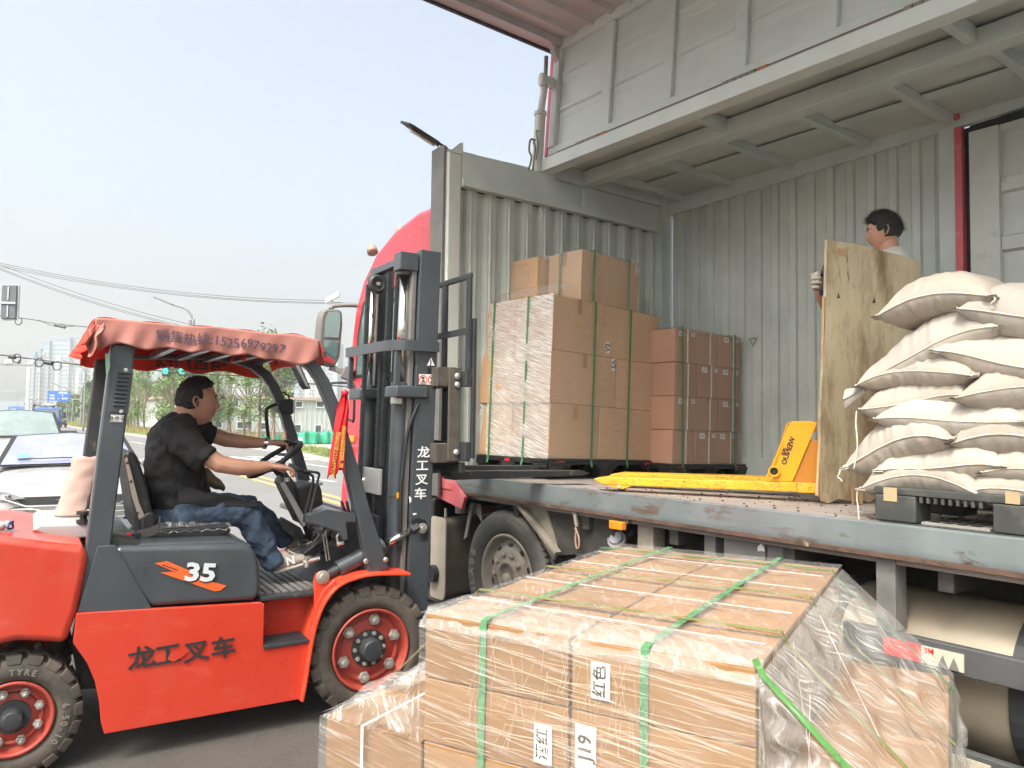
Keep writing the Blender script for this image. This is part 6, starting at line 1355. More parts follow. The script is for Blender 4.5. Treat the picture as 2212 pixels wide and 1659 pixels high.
# body side plates
side = [(165, 1325), (567, 1302), (567, 1298), (640, 1262), (680, 1250), (684, 1243), (690, 1236), (700, 1236), (706, 1246), (712, 1262), (740, 1262), (790, 1242), (882, 1240), (882, 1247), (812, 1252), (768, 1268), (728, 1298), (700, 1340), (684, 1385), (670, 1440), (658, 1505), (652, 1516), (645, 1511), (225, 1586), (218, 1560), (215, 1520), (205, 1472), (188, 1432), (166, 1402), (140, 1385)]
lower = [(165, 1325), (567, 1302), (568, 1400), (662, 1388), (668, 1375), (676, 1340), (684, 1308), (700, 1275), (724, 1252), (728, 1262), (702, 1300), (684, 1345), (671, 1400), (660, 1470), (652, 1516), (645, 1511), (225, 1586), (218, 1560), (215, 1520), (205, 1472), (188, 1432), (166, 1402), (158, 1388)]
kp(lower, .0, .03, 'side_panel', FRED, bev=.004)
xp([(-1.38, .69), (-.56, .655), (-.36, .62), (-.36, .15), (-1.26, .15), (-1.26, .30), (-1.33, .48), (-1.42, .56)], WID-.03, WID, 'side_panel', FRED)
# step recess: back wall, step tread, top
kp([(567, 1302), (640, 1285), (690, 1262), (684, 1308), (668, 1376), (572, 1392)], .17, .18, 'step_back_wall', FRED, bev=0)
s0, s1 = K(568, 1302, .03), K(568, 1400, .03)
MB().prism([(s0.x, .0, s0.z), (s0.x, .18, s0.z), (s0.x, .18, s1.z), (s0.x, .0, s1.z)], (-.012, 0, 0)).build('step_side', FRED, FK, bev=.003)
t0, t1 = K(568, 1402, 0), K(668, 1386, 0)
st = MB().prism([(t0.x, -.01, t0.z+.018), (t1.x, -.01, t0.z+.018), (t1.x, .18, t0.z+.018), (t0.x, .18, t0.z+.018)], (0, 0, -.018)).build('step_tread', CHARD, FK, bev=.003)
for k in range(7): MB().box((t0.x+.01, .0+k*.024, t0.z+.0185), (t1.x-.01, .010+k*.024, t0.z+.023)).build('grip_bar', CHARD, st)
# fender: thick curved band over the front wheel
arc = [K(u, v, 0) for u, v in ((652, 1512), (660, 1470), (670, 1405), (682, 1348), (700, 1302), (728, 1268), (766, 1250), (810, 1242), (882, 1241))]
arc = catmull(arc, 4); m = MB(); off = []
for i, p in enumerate(arc):
    d = (arc[min(i+1, len(arc)-1)]-arc[max(i-1, 0)]).normalized(); off.append(p+V((d.z, 0, -d.x))*-.014)
for i in range(len(arc)-1):
    a, b, c, d = arc[i], arc[i+1], off[i+1], off[i]; w = V((0, .27, 0)); s_ = V((0, -.035, 0))
    m.add([a+s_, b+s_, c+s_, d+s_, a+w, b+w, c+w, d+w], [(0, 1, 2, 3), (7, 6, 5, 4), (0, 4, 5, 1), (3, 2, 6, 7)]+([(0, 3, 7, 4)] if i == 0 else [])+([(1, 5, 6, 2)] if i == len(arc)-2 else []))
m.build('front_fender', FREDT, FK, bev=.003)
m = MB()
for p, q in zip(arc[:-1], arc[1:]): m.quad(p+V((0, WID-.25, 0)), q+V((0, WID-.25, 0)), q+V((0, WID+.03, 0)), p+V((0, WID+.03, 0)))
m.build('front_fender', FREDT, FK, solid=.012)
# lug with its pin for the tilt cylinder
kp([(680, 1330), (680, 1250), (684, 1240), (692, 1235), (701, 1237), (706, 1246), (712, 1262), (726, 1264), (700, 1300)], .03, .055, 'cylinder_lug', FREDT, bev=.005)
pc = K(697, 1247, .028); MB().lathe([(.036, 0), (.034, .008), (.02, .009), (.019, .016), (0, .017)], pc, (0, -1, 0), 24).build('pivot_pin', BOLT, FK, bev=.001)
# lower frame, inner body block, floor
xp([(-1.35, .30), (-.36, .20), (-.30, .62), (-.50, .66), (-1.30, .68)], .19, WID-.05, 'frame', DARKM)
xp([(-.55, .63), (-.02, .63), (.16, .42), (-.30, .40)], .2, WID-.2, 'front_frame', DARKM)
fl = MB().prism([K(556, 1298, .06), K(582, 1258, .30), K(610, 1258, .50)], (0, 0, 0.001)) if 0 else None
FZ = .665
MB().box((-.58, .04, FZ-.02), (-.24, WID-.04, FZ)).prism([(-.24, .15, FZ-.02), (-.24, WID-.12, FZ-.02), (-.02, WID-.12, FZ+.13), (-.02, .15, FZ+.13)], (0, 0, .015)).build('floor_plate', CHARD, FK, bev=.003)
mt_ = MB()
for k in range(8): mt_.box((-.57+k*.04, .10, FZ), (-.545+k*.04, WID-.1, FZ+.006))
o = mt_.build('floor_mat_ribs', COLG, FK); o['kind'] = 'stuff'
# counterweight
cwp = [K(u, v, 0) for u, v in ((-1, 1168),)]
prof = [(-2.0, .92), (-1.95, 1.03), (-1.66, 1.045), (-1.45, 1.00), (-1.37, .985), (-1.345, .96), (-1.345, .90), (-1.375, .70), (-1.40, .62), (-1.415, .56), (-1.47, .575), (-1.60, .60), (-1.75, .58), (-1.86, .52), (-1.92, .42), (-2.02, .40), (-2.05, .60)]
xp(prof, .0, WID, 'counterweight', FRED, bev=.035, seg=4)
MB().prism([(-1.64, .08, 1.047), (-1.55, .05, 1.047), (-1.42, .05, 1.012), (-1.42, WID-.05, 1.012), (-1.64, WID-.08, 1.05)], (0, 0, .004)).build('top_plate', FREDT, FK) if 0 else None
GREYR = mat('radiator_cover', (.34, .35, .35), .4, nz=.08)
xp([(-1.56, 1.03), (-1.53, 1.052), (-1.25, 1.045), (-1.25, .98), (-1.45, .98)], .28, WID-.18, 'radiator_cover', GREYR, bev=.01)
p = K(180, 1120, .3); MB().lathe([(.03, 0), (.03, .02), (.016, .02), (.016, .045)][::1], (p.x+.0, .3, 1.045), (0, 0, 1), 12).lathe([(.03, .045), (.03, .06), (0, .062)], (p.x, .3, 1.045), (0, 0, 1), 12).build('filler_knob', BLACK, FK)
# engine cover and lower cowl behind pillar
hood = [(246, 1185), (262, 1180), (520, 1176), (545, 1184), (556, 1200), (562, 1222), (564, 1270), (560, 1288), (548, 1298), (330, 1312), (318, 1306), (242, 1222), (240, 1200)]
kp(hood, .02, WID-.04, 'engine_cover', CHAR, bev=.028, seg=4)
kp([(168, 1323), (212, 1180), (250, 1178), (330, 1318)], .012, .05, 'cowl_plate', CHAR, bev=.003)
kp([(168, 1324), (212, 1150), (300, 1170), (330, 1300)], .05, WID-.05, 'cowl_core', CHARD, bev=0)
kp([(246, 1180), (270, 1176), (500, 1168), (545, 1178), (540, 1184), (250, 1186)], .05, WID-.06, 'cover_top', CHAR, bev=.008)
# decals
def dec(pts, m_, off, nm): return MB().prism([K(u, v, .0185) for u, v in pts], (0, -off, 0)).build(nm, m_, FK)
ORG = mat('decal_orange', (.80, .13, .03), .4)
def stripe(pts, nm='decal_stripe', o_=.0012): return MB().prism([K(u, v, .0182) for u, v in pts], (0, -o_, 0)).build(nm, ORG, FK)
stripe([(334, 1217), (361, 1212), (455, 1252), (448, 1258), (436, 1259)]); stripe([(347, 1237), (372, 1235), (490, 1265), (475, 1276), (462, 1277)], o_=.0016)
MB().prism([K(u, v, .0168) for u, v in ((352, 1219), (386, 1231), (384, 1233), (350, 1221))], (0, -.0008, 0)).build('decal_line', CHAR, FK)
WD = mat('decal_white', (.60, .64, .68), .4)
c = K(433, 1238, .015); a_ = (K(460, 1239, .015)-K(406, 1237, .015)).normalized()
text('35', .115, INK, FK, c+V((.004, -.0002, -.004)), a_, (0, 0, 1), bold=.055, xs=1.25, ext=.001); text('35', .115, WD, FK, c+V((0, -.003, 0)), a_, (0, 0, 1), bold=.035, xs=1.25, ext=.001)
a_ = (K(505, 1393, 0)-K(280, 1430, 0)).normalized()
for i, ch in enumerate('龙工叉车'):
    u, v = ((306, 1423), (362, 1416), (424, 1409), (482, 1401))[i]
    text(ch, .105, INK, FK, K(u, v, -.001)+V((0, -.0045, 0)), V((.995, 0, .05)), V((.16, 0, 1)), bold=.022, xs=1.12)
sp = [K(u, v, -.0075) for u, v in ((362, 1424), (368, 1411), (396, 1402), (410, 1403), (396, 1418), (374, 1430))]
MB().prism(sp, (0, -.0008, 0)).build('scuffed_patch', FRED, FK)
# overhead guard: rear pillars
def pillar(y0, y1, m_=CHAR):
    kp([(168, 1322), (240, 748), (243, 742), (296, 742), (293, 752), (222, 1322)], y0, y1, 'rear_pillar', m_, bev=.010, seg=3)
pillar(.03, .12); 
kp([(175, 1010), (202, 762), (262, 752), (235, 1005)], WID-.14, WID-.05, 'rear_pillar', CHARD, bev=.01) if 0 else None
far = [(K(u, v, .03)) for u, v in ((168, 1322), (240, 748), (296, 742), (222, 1322))]
MB().prism([p+V((0, WID-.14, 0)) for p in far], (0, .09, 0)).build('rear_pillar', CHARD, FK, bev=.010)
# louvre panel
lp = MB().prism([K(u, v, .029) for u, v in ((249, 794), (288, 798), (277, 894), (235, 890))], (0, -.004, 0)).build('vent_panel', CHAR, FK, bev=.002)
for k in range(9):
    t = k/8.; u = 268-11.5*t; v = 806+ t*70
    a, b = K(u-12.5, v, .025), K(u+13.5, v+1.5, .025)
    MB().prism([a+V((0, 0, .008)), b+V((0, 0, .008)), b+V((0, -.001, -.006)), a+V((0, -.001, -.006))], (0, -.002, 0)).build('louvre_slot', BLACK, lp)
    MB().prism([a+V((0, -.002, .010)), b+V((0, -.002, .010)), b+V((0, -.010, .002)), a+V((0, -.010, .002))], (0, .001, 0)).build('louvre', CHAR, lp)
for u, v in ((272, 799), (262, 889)): MB().lathe([(.009, 0), (.008, .004), (0, .005)], K(u, v, .024), (0, -1, 0), 12).build('screw', BOLT, lp)
q = [K(u, v, .029) for u, v in ((240, 896), (268, 897), (265, 912), (238, 911))]; c_ = sum(q, V())/4
st_ = MB().prism(q, (0, -.002, 0)).build('rating_sticker', PAPER, FK); MB().prism([c_+(p-c_)*.82+V((0, -.0022, 0)) for p in q], (0, -.0006, 0)).build('sticker_border', COLG, st_); MB().prism([c_+(p-c_)*.76+V((0, -.003, 0)) for p in q], (0, -.0006, 0)).build('sticker_field', PAPER, st_)
text('合格证', .022, INK, st_, c_+V((0, -.0042, 0)), (1, 0, .02), (0, 0, 1))
# front pillars with their curve into the roof
fpil = [(798, 1240), (768, 1100), (742, 990), (718, 900), (702, 860), (688, 828), (668, 795), (640, 770), (600, 752), (540, 742), (540, 727), (620, 735), (660, 748), (692, 775), (715, 815), (733, 862), (748, 915), (772, 1000), (800, 1110), (842, 1228)]
lowf = [(798, 1241), (771, 1110), (740, 980), (718, 900), (703, 862), (686, 822), (668, 797), (640, 776), (600, 760), (540, 750), (300, 748), (300, 736), (540, 736), (605, 744), (655, 760), (690, 785), (712, 820), (732, 870), (750, 925), (775, 1010), (803, 1110), (842, 1228)]
kp(lowf, .03, .10, 'front_pillar', CHAR, bev=.008)
ff = [K(u, v, .03) for u, v in lowf]; MB().prism([p+V((0, WID-.16, 0)) for p in ff], (0, .07, 0)).build('front_pillar', CHAR, FK, bev=.008)
zt = K(400, 738, .03).z
for x in (-1.22, -1.0, -.85, -.70, -.55, -.40, -.27): MB().box((x-.018, .101, zt-.03), (x+.018, WID-.131, zt+.0)).build('roof_bar', CHAR, FK, bev=.004)
for u, v in ((640//1, 1), ): pass
for (u, v) in ((793, 1128), (786, 1037), (825, 1210)): pass
for (u, v) in ((787, 1037), (795, 1212), (833, 1209)): MB().lathe([(.014, 0), (.014, .006), (.010, .009), (0, .010)], K(u if u != 795 else 790, v, .03), (0, -1, 0), 14).build('bolt', BOLT, FK)
# bonnet/dash shelf between pillar and steering
kp([(668, 1112), (706, 1100), (768, 1110), (770, 1128), (748, 1128), (752, 1165), (742, 1168), (735, 1150), (700, 1138), (668, 1130)], .05, .12, 'dash_bracket', CHAR, bev=.004)
dz = K(690, 1112, .3).z
MB().box((-.24, .12, 1.00), (-.03, WID-.15, 1.03)).build('dash_shelf', GREYR, FK, bev=.006)
MB().box((-.03, .10, .62), (.02, WID-.12, 1.03)).build('front_wall', CHARD, FK, bev=.004)
tr2 = MB().box((-.14, .12, 1.031), (-.04, .30, 1.045)).build('dash_tray', BLACK, FK, bev=.004)
for k in range(3): MB().tube([(-.10+.02*k, .17, 1.045), (-.13+.03*k, .16, 1.11)], .008, 6).build('key', BLACK, tr2)
# tilt cylinder
tA, tB, tC, tD = K(697, 1247, .11), K(728, 1224, .11), K(828, 1178, .11), K(905, 1137, .11)
MB().tube([tA, tA.lerp(tC, .30)], .024, 12).build('cylinder_eye', CHARD, FK)
MB().tube([tA.lerp(tC, .24), tC], .044, 24).tube([tC-(tC-tA).normalized()*.03, tC], .047, 24).build('tilt_cylinder', CHAR, FK, bev=.003)
MB().tube([tC, tD.lerp(tC, .12)], .019, 16).build('piston_rod', CHROME, FK, smooth=True)
MB().tube([tD.lerp(tC, .22), tD.lerp(tC, .02)], .028, 6).lathe([(.015, -.05), (.015, .0), (0, .004)], tD.lerp(tC, .2)+V((0, -.01, .03)), (0, -1, .3), 6).build('rod_clevis', CHARD, FK, bev=.003)
MB().prism([K(u, v, .10) for u, v in ((888, 1120), (905, 1116), (922, 1122), (930, 1140), (926, 1168), (915, 1175), (905, 1172), (904, 1150), (892, 1142), (885, 1130))], (0, .04, 0)).build('mast_lug', CHARD, FK, bev=.008)
MB().lathe([(.030, 0), (.028, .006), (.016, .007), (.015, .014), (0, .015)], K(913, 1141, .098), (0, -1, 0), 20).build('pivot_pin', BOLT, FK)
MB().tube(catmull([K(733, 1178, .1), K(728, 1160, .1), K(735, 1150, .1)]), .008, 6).tube([K(728, 1176, .09), K(742, 1172, .09)], .011, 6).build('hose_fitting', BOLT, FK)
MB().tube([K(655, 1215, .1), K(690, 1206, .1)], .010, 8).tube([K(662, 1225, .1), K(662, 1205, .1)], .013, 8).build('hose_fitting', BOLT, FK)
for a, b, r_ in (((700, 1130), (712, 1210), .005), ((694, 1130), (706, 1212), .005)): MB().tube([K(*a, .3), K(*b, .3)], r_, 6).build('gas_rod', BOLT, FK)
# hoses and valves in the footwell
random.seed(17)
for k in range(7):
    p = K(random.uniform(630, 690), random.uniform(1110, 1160), random.uniform(.35, .7)); q = K(random.uniform(665, 735), random.uniform(1150, 1195), random.uniform(.3, .7)); mid = (p+q)/2+V((0, 0, -.05))
    MB().tube(catmull([p, mid, q]), random.choice((.008, .011)), 8).build('hydraulic_hose', BLACK, FK, smooth=True)
for k in range(6):
    p = K(random.uniform(640, 720), random.uniform(1125, 1190), random.uniform(.35, .6)); MB().tube([p, p+V((.035, 0, .008))], .012, 6).build('hose_fitting', BOLT, FK)
# steering column, wheel, instrument pod
colp = [(607, 1043), (616, 1030), (632, 1035), (648, 1060), (682, 1120), (690, 1128), (664, 1130), (650, 1132)]
kp(colp, .42, .58, 'steering_column', CHARD, bev=.008)
kp([(606, 1046), (614, 1040), (665, 1128), (655, 1138)], .405, .419, 'column_strip', GREYR, bev=0)
kp([(640, 1057), (676, 1042), (692, 1048), (696, 1060), (700, 1090), (660, 1110), (648, 1082)], .36, .62, 'instrument_pod', BLACK, bev=.014, seg=3)
MB().prism([K(645, 1056, .38), K(676, 1044, .38), K(690, 1050, .38), K(664, 1060, .38)], (0, .22, 0)).build('display', GREYR, FK, bev=.003) if 0 else None
pz = K(665, 1048, .49); MB().obox(pz+V((.0, 0, .004)), V((.055, 0, .012)), V((0, .10, 0)), V((-.003, 0, .008))).build('display', mat('display_glass', (.30, .36, .36), .15, coat=.8), FK, bev=.003)
kp([(604, 1130), (612, 1118), (650, 1140), (662, 1165), (640, 1165), (612, 1145)], .5, .56, 'column_bracket', CHARD, bev=.004)
# steering wheel: tilted ring
swc = K(592, 1000, .50); swa = K(561, 1000, .5); tilt = V((.83, 0, .56)).normalized(); side_ = V((0, 1, 0)); nrm = tilt.cross(side_)
swR = .165; SWC = K(594, 992, .52)
ring = [SWC+tilt*swR*cos(2*pi*k/40)+side_*swR*sin(2*pi*k/40) for k in range(40)]
MB().tube(ring, .0145, 12, closed=True).build('steering_wheel', BLACK, FK, smooth=True)
hubc = SWC+nrm*-.0+V((.03, 0, -.06))
for a in (.5, 2.6, 4.7): MB().tube([hubc, SWC+tilt*swR*cos(a)+side_*swR*sin(a)], .010, 8).build('wheel_spoke', GREYR, FK, smooth=True)
MB().lathe([(.035, -.02), (.04, .02), (.02, .03), (0, .03)], hubc, (-.5, 0, .8), 18).build('wheel_hub', BLACK, FK)
MB().tube([hubc, K(640, 1060, .5)], .022, 10).build('column_shaft', CHARD, FK)
kb_ = SWC+tilt*swR*.92+side_*.09; kbp = K(622, 962, .60)
MB().lathe([(.013, -.035), (.012, 0), (.024, .01), (.026, .03), (.018, .045), (0, .048)], kbp+V((0, 0, -.015)), (-.2, 0, 1), 16).build('spinner_knob', BLACK, FK, smooth=True)
# two long bent levers with rubber grip
la, lb_, lc, ld = K(622, 1008, .26), K(655, 1017, .24), K(686, 1022, .22), K(664, 1135, .22)
MB().tube(catmull([lb_, K(680, 1020, .22), K(689, 1024, .22), K(686, 1040, .22), K(672, 1100, .22), K(662, 1130, .22), K(668, 1134, .22), K(708, 1130, .22)], 4), .0075, 8).build('hydraulic_lever', BLACK, FK, smooth=True)
MB().tube(catmull([K(640, 1014, .27), K(664, 1022, .27), K(676, 1030, .27), K(674, 1050, .27), K(660, 1108, .27), K(657, 1128, .27)], 4), .0075, 8).build('hydraulic_lever', BLACK, FK, smooth=True)
MB().tube([la, la.lerp(lb_, .15), la.lerp(lb_, .5), lb_], [.020, .021, .016, .012], 14).build('lever_grip', CHARD, FK, smooth=True)
MB().tube([K(620, 1040, .30), K(620, 1032, .30)], .016, 10).build('lever_boot', BOLT, FK)
# pedals
for k, y in enumerate((.30, .46)):
    p = K(672+14*k, 1180+6*k, y); MB().obox(p, V((.05, 0, .035)), V((0, .04, 0)), V((-.004, 0, .006))).build('pedal', BLACK, FK, bev=.004); MB().tube([p, p+V((.08, 0, .10))], .009, 8).build('pedal_arm', DARKM, FK)
# seat
kp([(268, 985), (276, 972), (292, 978), (306, 1010), (322, 1060), (330, 1110), (328, 1145), (318, 1162), (305, 1158), (292, 1140), (280, 1060)], .27, .74, 'seat_back', BLACK, bev=.02, seg=3)
kp([(270, 992), (275, 988), (300, 1085), (318, 1128), (315, 1140), (300, 1120), (285, 1070)], .255, .268, 'seat_side_plate', mat('seat_plate', (.34, .30, .26), .5), bev=0)
kp([(306, 1120), (316, 1108), (332, 1106), (336, 1120), (336, 1150), (350, 1168), (306, 1172)], .245, .30, 'seat_hinge_cover', BLACK, bev=.012, seg=3)
kp([(330, 1155), (350, 1142), (420, 1138), (488, 1132), (500, 1140), (498, 1152), (470, 1162), (340, 1168)], .24, .76, 'seat_cushion', BLACK, bev=.02, seg=3)
for (u, v) in ((275, 1000), (296, 1108), (305, 1122), (283, 1040)): MB().lathe([(.007, 0), (0, .004)], K(u, v, .254), (0, -1, 0), 8).build('plate_hole', BLACK, FK)
wrapm = film('seat_plastic', white=.5, base=.12, sc=(30, 6, 12), lo=.5, hi=.62, rough=.08)
mb = MB(); mb.grid(lambda a, b: K(345+155*a, 1140-8*a, .235+.0)+V((0, b*.5, .014+.006*sin(a*40+b*9)*(1-b*.3)-(.04 if b < .02 else 0))), 24, 10); mb.build('seat_plastic_cover', wrapm, FK, smooth=True)
# belt
bt = MB(); pts = catmull([K(345, 1125, .24), K(342, 1140, .235), K(322, 1150, .235), K(296, 1156, .235)], 4)
for a, b in zip(pts[:-1], pts[1:]): bt.quad(a+V((0, 0, .022)), b+V((0, 0, .022)), b-V((0, 0, .022)), a-V((0, 0, .022)))
bt.build('seat_belt', mat('belt_web', (.09, .085, .08), .7), FK, solid=.004)
MB().obox(K(285, 1158, .235), V((.035, 0, .004)), V((0, .012, 0)), V((0, 0, .014))).build('belt_buckle', BLACK, FK, bev=.004); MB().obox(K(279, 1157, .23), V((.008, 0, 0)), V((0, .012, 0)), V((0, 0, .012))).build('buckle_button', REDREF, FK)
# grab handle on the far pillar, work lamp, indicator, wing mirror
yf = WID-.10
hp = [K(u, v, yf) for u, v in ((607, 869), (581, 880), (575, 893), (580, 950))]
MB().tube(catmull(hp, 4), .011, 10).build('grab_handle', BLACK, FK, smooth=True)
lamp_c = K(622, 885, yf)
MB().prism([K(u, v, yf-.06) for u, v in ((603, 868), (612, 862), (630, 861), (634, 864), (634, 892), (630, 896), (610, 893), (602, 884))], (0, .12, 0)).build('work_lamp', BLACK, FK, bev=.014, seg=3)
MB().prism([K(u, v, yf-.055) for u, v in ((633.5, 864), (637, 865), (637, 891), (633.5, 893))], (0, .11, 0)).build('lamp_glass', BOLT, FK)
MB().tube(catmull([K(597, 848, yf), K(615, 848, yf), K(617, 852, yf), K(624, 854, yf), K(624, 862, yf)], 3), .006, 6).tube([K(620, 895, yf), K(620, 900, yf)], .012, 8).tube([K(612, 900, yf), K(630, 900, yf)], .006, 6).build('lamp_bracket', BLACK, FK)
MB().prism([K(u, v, yf) for u, v in ((610, 905), (622, 905), (628, 948), (618, 948))], (0, .05, 0)).build('indicator', AMBER, FK, bev=.006)
rb = MB(); rb.grid(lambda a, b: K(621+8*a+2*sin(b*5)-(0 if b > .2 else (a-.5)*6), 903+46*b, yf-.02+.01*sin(a*6)), 4, 10); rb.build('far_ribbon', RIBBON, FK, smooth=True, solid=.001)
for (pts, nm) in (([(640, 788), (649, 787), (671, 838), (668, 841), (660, 832)], 'cab_mirror'),):
    MB().prism([K(u, v, .75) for u, v in pts], (0, .13, 0)).build(nm, BLACK, FK, bev=.004)
MB().prism([K(u, v, .745) for u, v in ((638, 789), (646, 789), (668, 838), (661, 834))], (0, .004, 0)).build('mirror_edge', GREYR, FK)
MB().tube([K(650, 790, .8), K(640, 765, .8)], .008, 6).build('mirror_stem', BLACK, FK)
# ribbon tied to the near front pillar
for (p0, p1, wv, nm, txt) in (((742, 848), (716, 1030), 9.5, 'ribbon_tail', '销售热线:15256979297'), ((748, 848), (735, 1020), 8.5, 'ribbon_tail', '金丰叉车恭祝您财源广进')):
    mb = MB(); y0 = .005
    mb.grid(lambda a, b: K(p0[0]+(p1[0]-p0[0])*b+(a-.5)*2*wv*(.25+.75*min(1, b*5)), p0[1]+(p1[1]-p0[1])*b+(0 if b < .97 else (4 if abs(a-.5) > .3 else -4)), y0+.012*sin(a*5+b*4)-.006*b), 8, 30)
    r_ = mb.build(nm, RIBBON, FK, smooth=True, solid=.0012)
    d = (K(*p1, y0)-K(*p0, y0)).normalized(); n_ = len(txt)
    if txt[0] == '金':
        for i, ch in enumerate(txt): text(ch, .027, GOLD, r_, K(p0[0]+(p1[0]-p0[0])*(.45+.047*i)+1, p0[1]+(p1[1]-p0[1])*(.45+.047*i), y0-.022), (1, 0, 0), (0, 0, 1), bold=.01)
    else:
        for i, ch in enumerate(txt[:4]): text(ch, .027, GOLD, r_, K(p0[0]+(p1[0]-p0[0])*(.50+.055*i)+2, p0[1]+(p1[1]-p0[1])*(.50+.055*i), y0-.022), (1, 0, 0), (0, 0, 1), bold=.01)
        text(txt[5:], .030, GOLD, r_, K(p0[0]+(p1[0]-p0[0])*.84+1, p0[1]+(p1[1]-p0[1])*.84, y0-.022), d, V((-d.z, 0, d.x)), bold=.01, xs=.95)
MB().lathe([(.0, -.02), (.018, -.01), (.02, .01), (0, .022)], K(745, 850, 0), (0, 0, 1), 10).build('ribbon_knot', RIBBON, FK, smooth=True)
# ---- canopy: red cloth over the guard, printed valance on the near side
VT = ((200, 690), (212, 686), (236, 687.5), (403, 703.7), (470, 706), (590, 720.6), (640, 722), (688, 734.7), (700, 737))
VB = ((200, 750), (222, 752), (248, 741.7), (262, 741), (290, 750), (316, 756), (338, 753), (361, 749.5), (385, 755), (411, 762), (432, 759), (453, 756.6), (475, 762), (496, 768), (516, 767), (536, 765), (552, 770), (570, 777), (587, 776), (603, 776.7), (625, 784), (645, 788.7), (662, 786), (676, 779), (686, 773), (700, 770))
def lerpt(t, u):
    for (u0, v0), (u1, v1) in zip(t[:-1], t[1:]):
        if u <= u1: k = max(0, (u-u0)/(u1-u0)); return v0+(v1-v0)*k
    return t[-1][1]
def val(y, m_, nm, amp=.03, top=((212, 690), (240, 692), (400, 705), (520, 712), (600, 722), (690, 732)), extra=0):
    def f(a, b):
        u = 205+(690-205)*a
        vt = lerpt(VT, u); vb = lerpt(VB, u)
        p = K(u, vt+(vb-vt)*b, y)
        p.y += (-1 if y < .5 else 1)*(.010*sin(u*.05)+.006*sin(u*.13+b*3))*b
        return p
    mb = MB(); mb.grid(f, 90, 12); return mb.build(nm, m_, FK, smooth=True, solid=.0015), f
vn, fval = val(.0, CLOTH, 'canopy_valance')
topf = lambda a, b: fval(a, 0)+V((0, b*(WID+.02)+.0, .012*sin(b*pi)+.004*sin(a*30+b*8)))
mb = MB(); mb.grid(topf, 60, 16); mb.build('canopy_top', CLOTHR, FK, smooth=True, solid=.0015)
vh = fval(.5, 0).z-fval(.5, 1).z
def ff_(a, b):
    p = fval(a, 0)+V((0, WID+.02, 0)); d = vh*1.30*(1+.10*sin(a*22)); return p+V((0, .02*sin(a*30)*b, -d*b))
mb = MB(); mb.grid(ff_, 70, 8); fv_ = mb.build('far_valance', CLOTHR, FK, smooth=True, solid=.0015)
text('销售热线', .105, INK, fv_, ff_(.62, .62)+V((0, -.012, 0)), (-1, 0, .03), (0, 0, 1), bold=.01)
# rear and front valances
def fr_(x0, sgn, nm):
    def f(a, b):
        p = V((x0+.0, a*(WID+.02), fval(0 if sgn < 0 else 1, 0).z)); return p+V((sgn*(.03+.03*sin(a*14))*b, 0, -vh*.95*b*(1+.12*sin(a*17))))
    mb = MB(); mb.grid(f, 40, 8); return mb.build(nm, CLOTHR, FK, smooth=True, solid=.0015)
xr0 = fval(0, 0).x; xf0 = fval(1, 0).x; fr_(xr0, -1, 'rear_valance'); fr_(xf0, 1, 'front_valance')
# bunched corner knot at the rear near corner
random.seed(3); mb = MB()
mb.grid(lambda a, b: K(188+34*a+4*sin(b*9), 712-14*a+(58-8*a)*b+5*sin(a*9), -.01)+V((0, -.02-.035*sin(a*8+b*5), 0)), 20, 16)
mb.build('bunched_corner', CLOTH, FK, smooth=True, solid=.002)
MB().prism([K(187, 716, -.02), K(200, 708, -.02), K(214, 704, -.02), K(212, 712, -.03), K(198, 724, -.03), K(191, 724, -.03)], (0, .02, 0)).build('folded_edge', CLOTHR, FK, bev=.003)
MB().prism([K(u, v, .02) for u, v in ((227, 765), (235, 762), (238, 790), (232, 812), (229, 808))], (0, .002, 0)).build('paper_tag', mat('tag_green', (.30, .50, .38), .6), FK)
for (u, v, h) in ((529, 752, 28), (598, 756, 34), (505, 762, 20)):
    mb = MB(); mb.grid(lambda a, b: K(u-4+8*a-3*b, v+h*b, .35+.01*sin(b*5)), 2, 6); mb.build('tie_tape', CLOTHR, FK, smooth=True, solid=.001)
# printed telephone number, following the cloth
s_ = '销售热线:15256979297'
cur = .272
adv = [.060]*4+[.016]+[.0290]*11
for i, ch in enumerate(s_):
    a = cur+adv[i]/2; cur += adv[i]; p = fval(a, .53+.1*(a-.3)); q = fval(a+.01, .53); w_ = fval(a-.01, .53); d = (q-w_).normalized()
    big = i < 4
    text(ch, .062 if big else .064, mat('print_ink', (.075, .06, .10), .7) if 'print_ink' not in MT else MT['print_ink'], vn, p+V((0, -.010, 0)), V((d.x, 0, d.z)), (0, 0, 1), bold=.006, xs=.98)
# ---- mast
T = lambda x, y, z: V((x+.022*(z-.5), y, z))
def chan(x0, x1, y0, y1, z0, z1, nm='mast_channel', m_=CHAR, bev=.005): 
    a = [T(x0, y0, z0), T(x1, y0, z0), T(x1, y1, z0), T(x0, y1, z0), T(x0, y0, z1), T(x1, y0, z1), T(x1, y1, z1), T(x0, y1, z1)]
    return MB().add(a, [(0, 3, 2, 1), (4, 5, 6, 7), (0, 1, 5, 4), (1, 2, 6, 5), (2, 3, 7, 6), (3, 0, 4, 7)]).build(nm, m_, FK, bev=bev)
MT_ = 2.545; yN, yF = .10, .79
chan(.245, .375, yN, yN+.018, .10, MT_); chan(.245, .263, yN+.019, yN+.055, .10, MT_); chan(.357, .375, yN+.019, yN+.055, .10, MT_)
chan(.205, .235, .118, .165, .16, MT_-.02, 'inner_channel', COLG); chan(.262, .30, .165, .185, .3, MT_-.06, 'inner_channel', CHARD)
chan(.245, .375, yF-.018, yF, .10, MT_); chan(.245, .263, yF-.055, yF-.019, .10, MT_); chan(.235, .245, yF-.085, yF-.056, .16, MT_-.02, 'inner_channel', COLG)
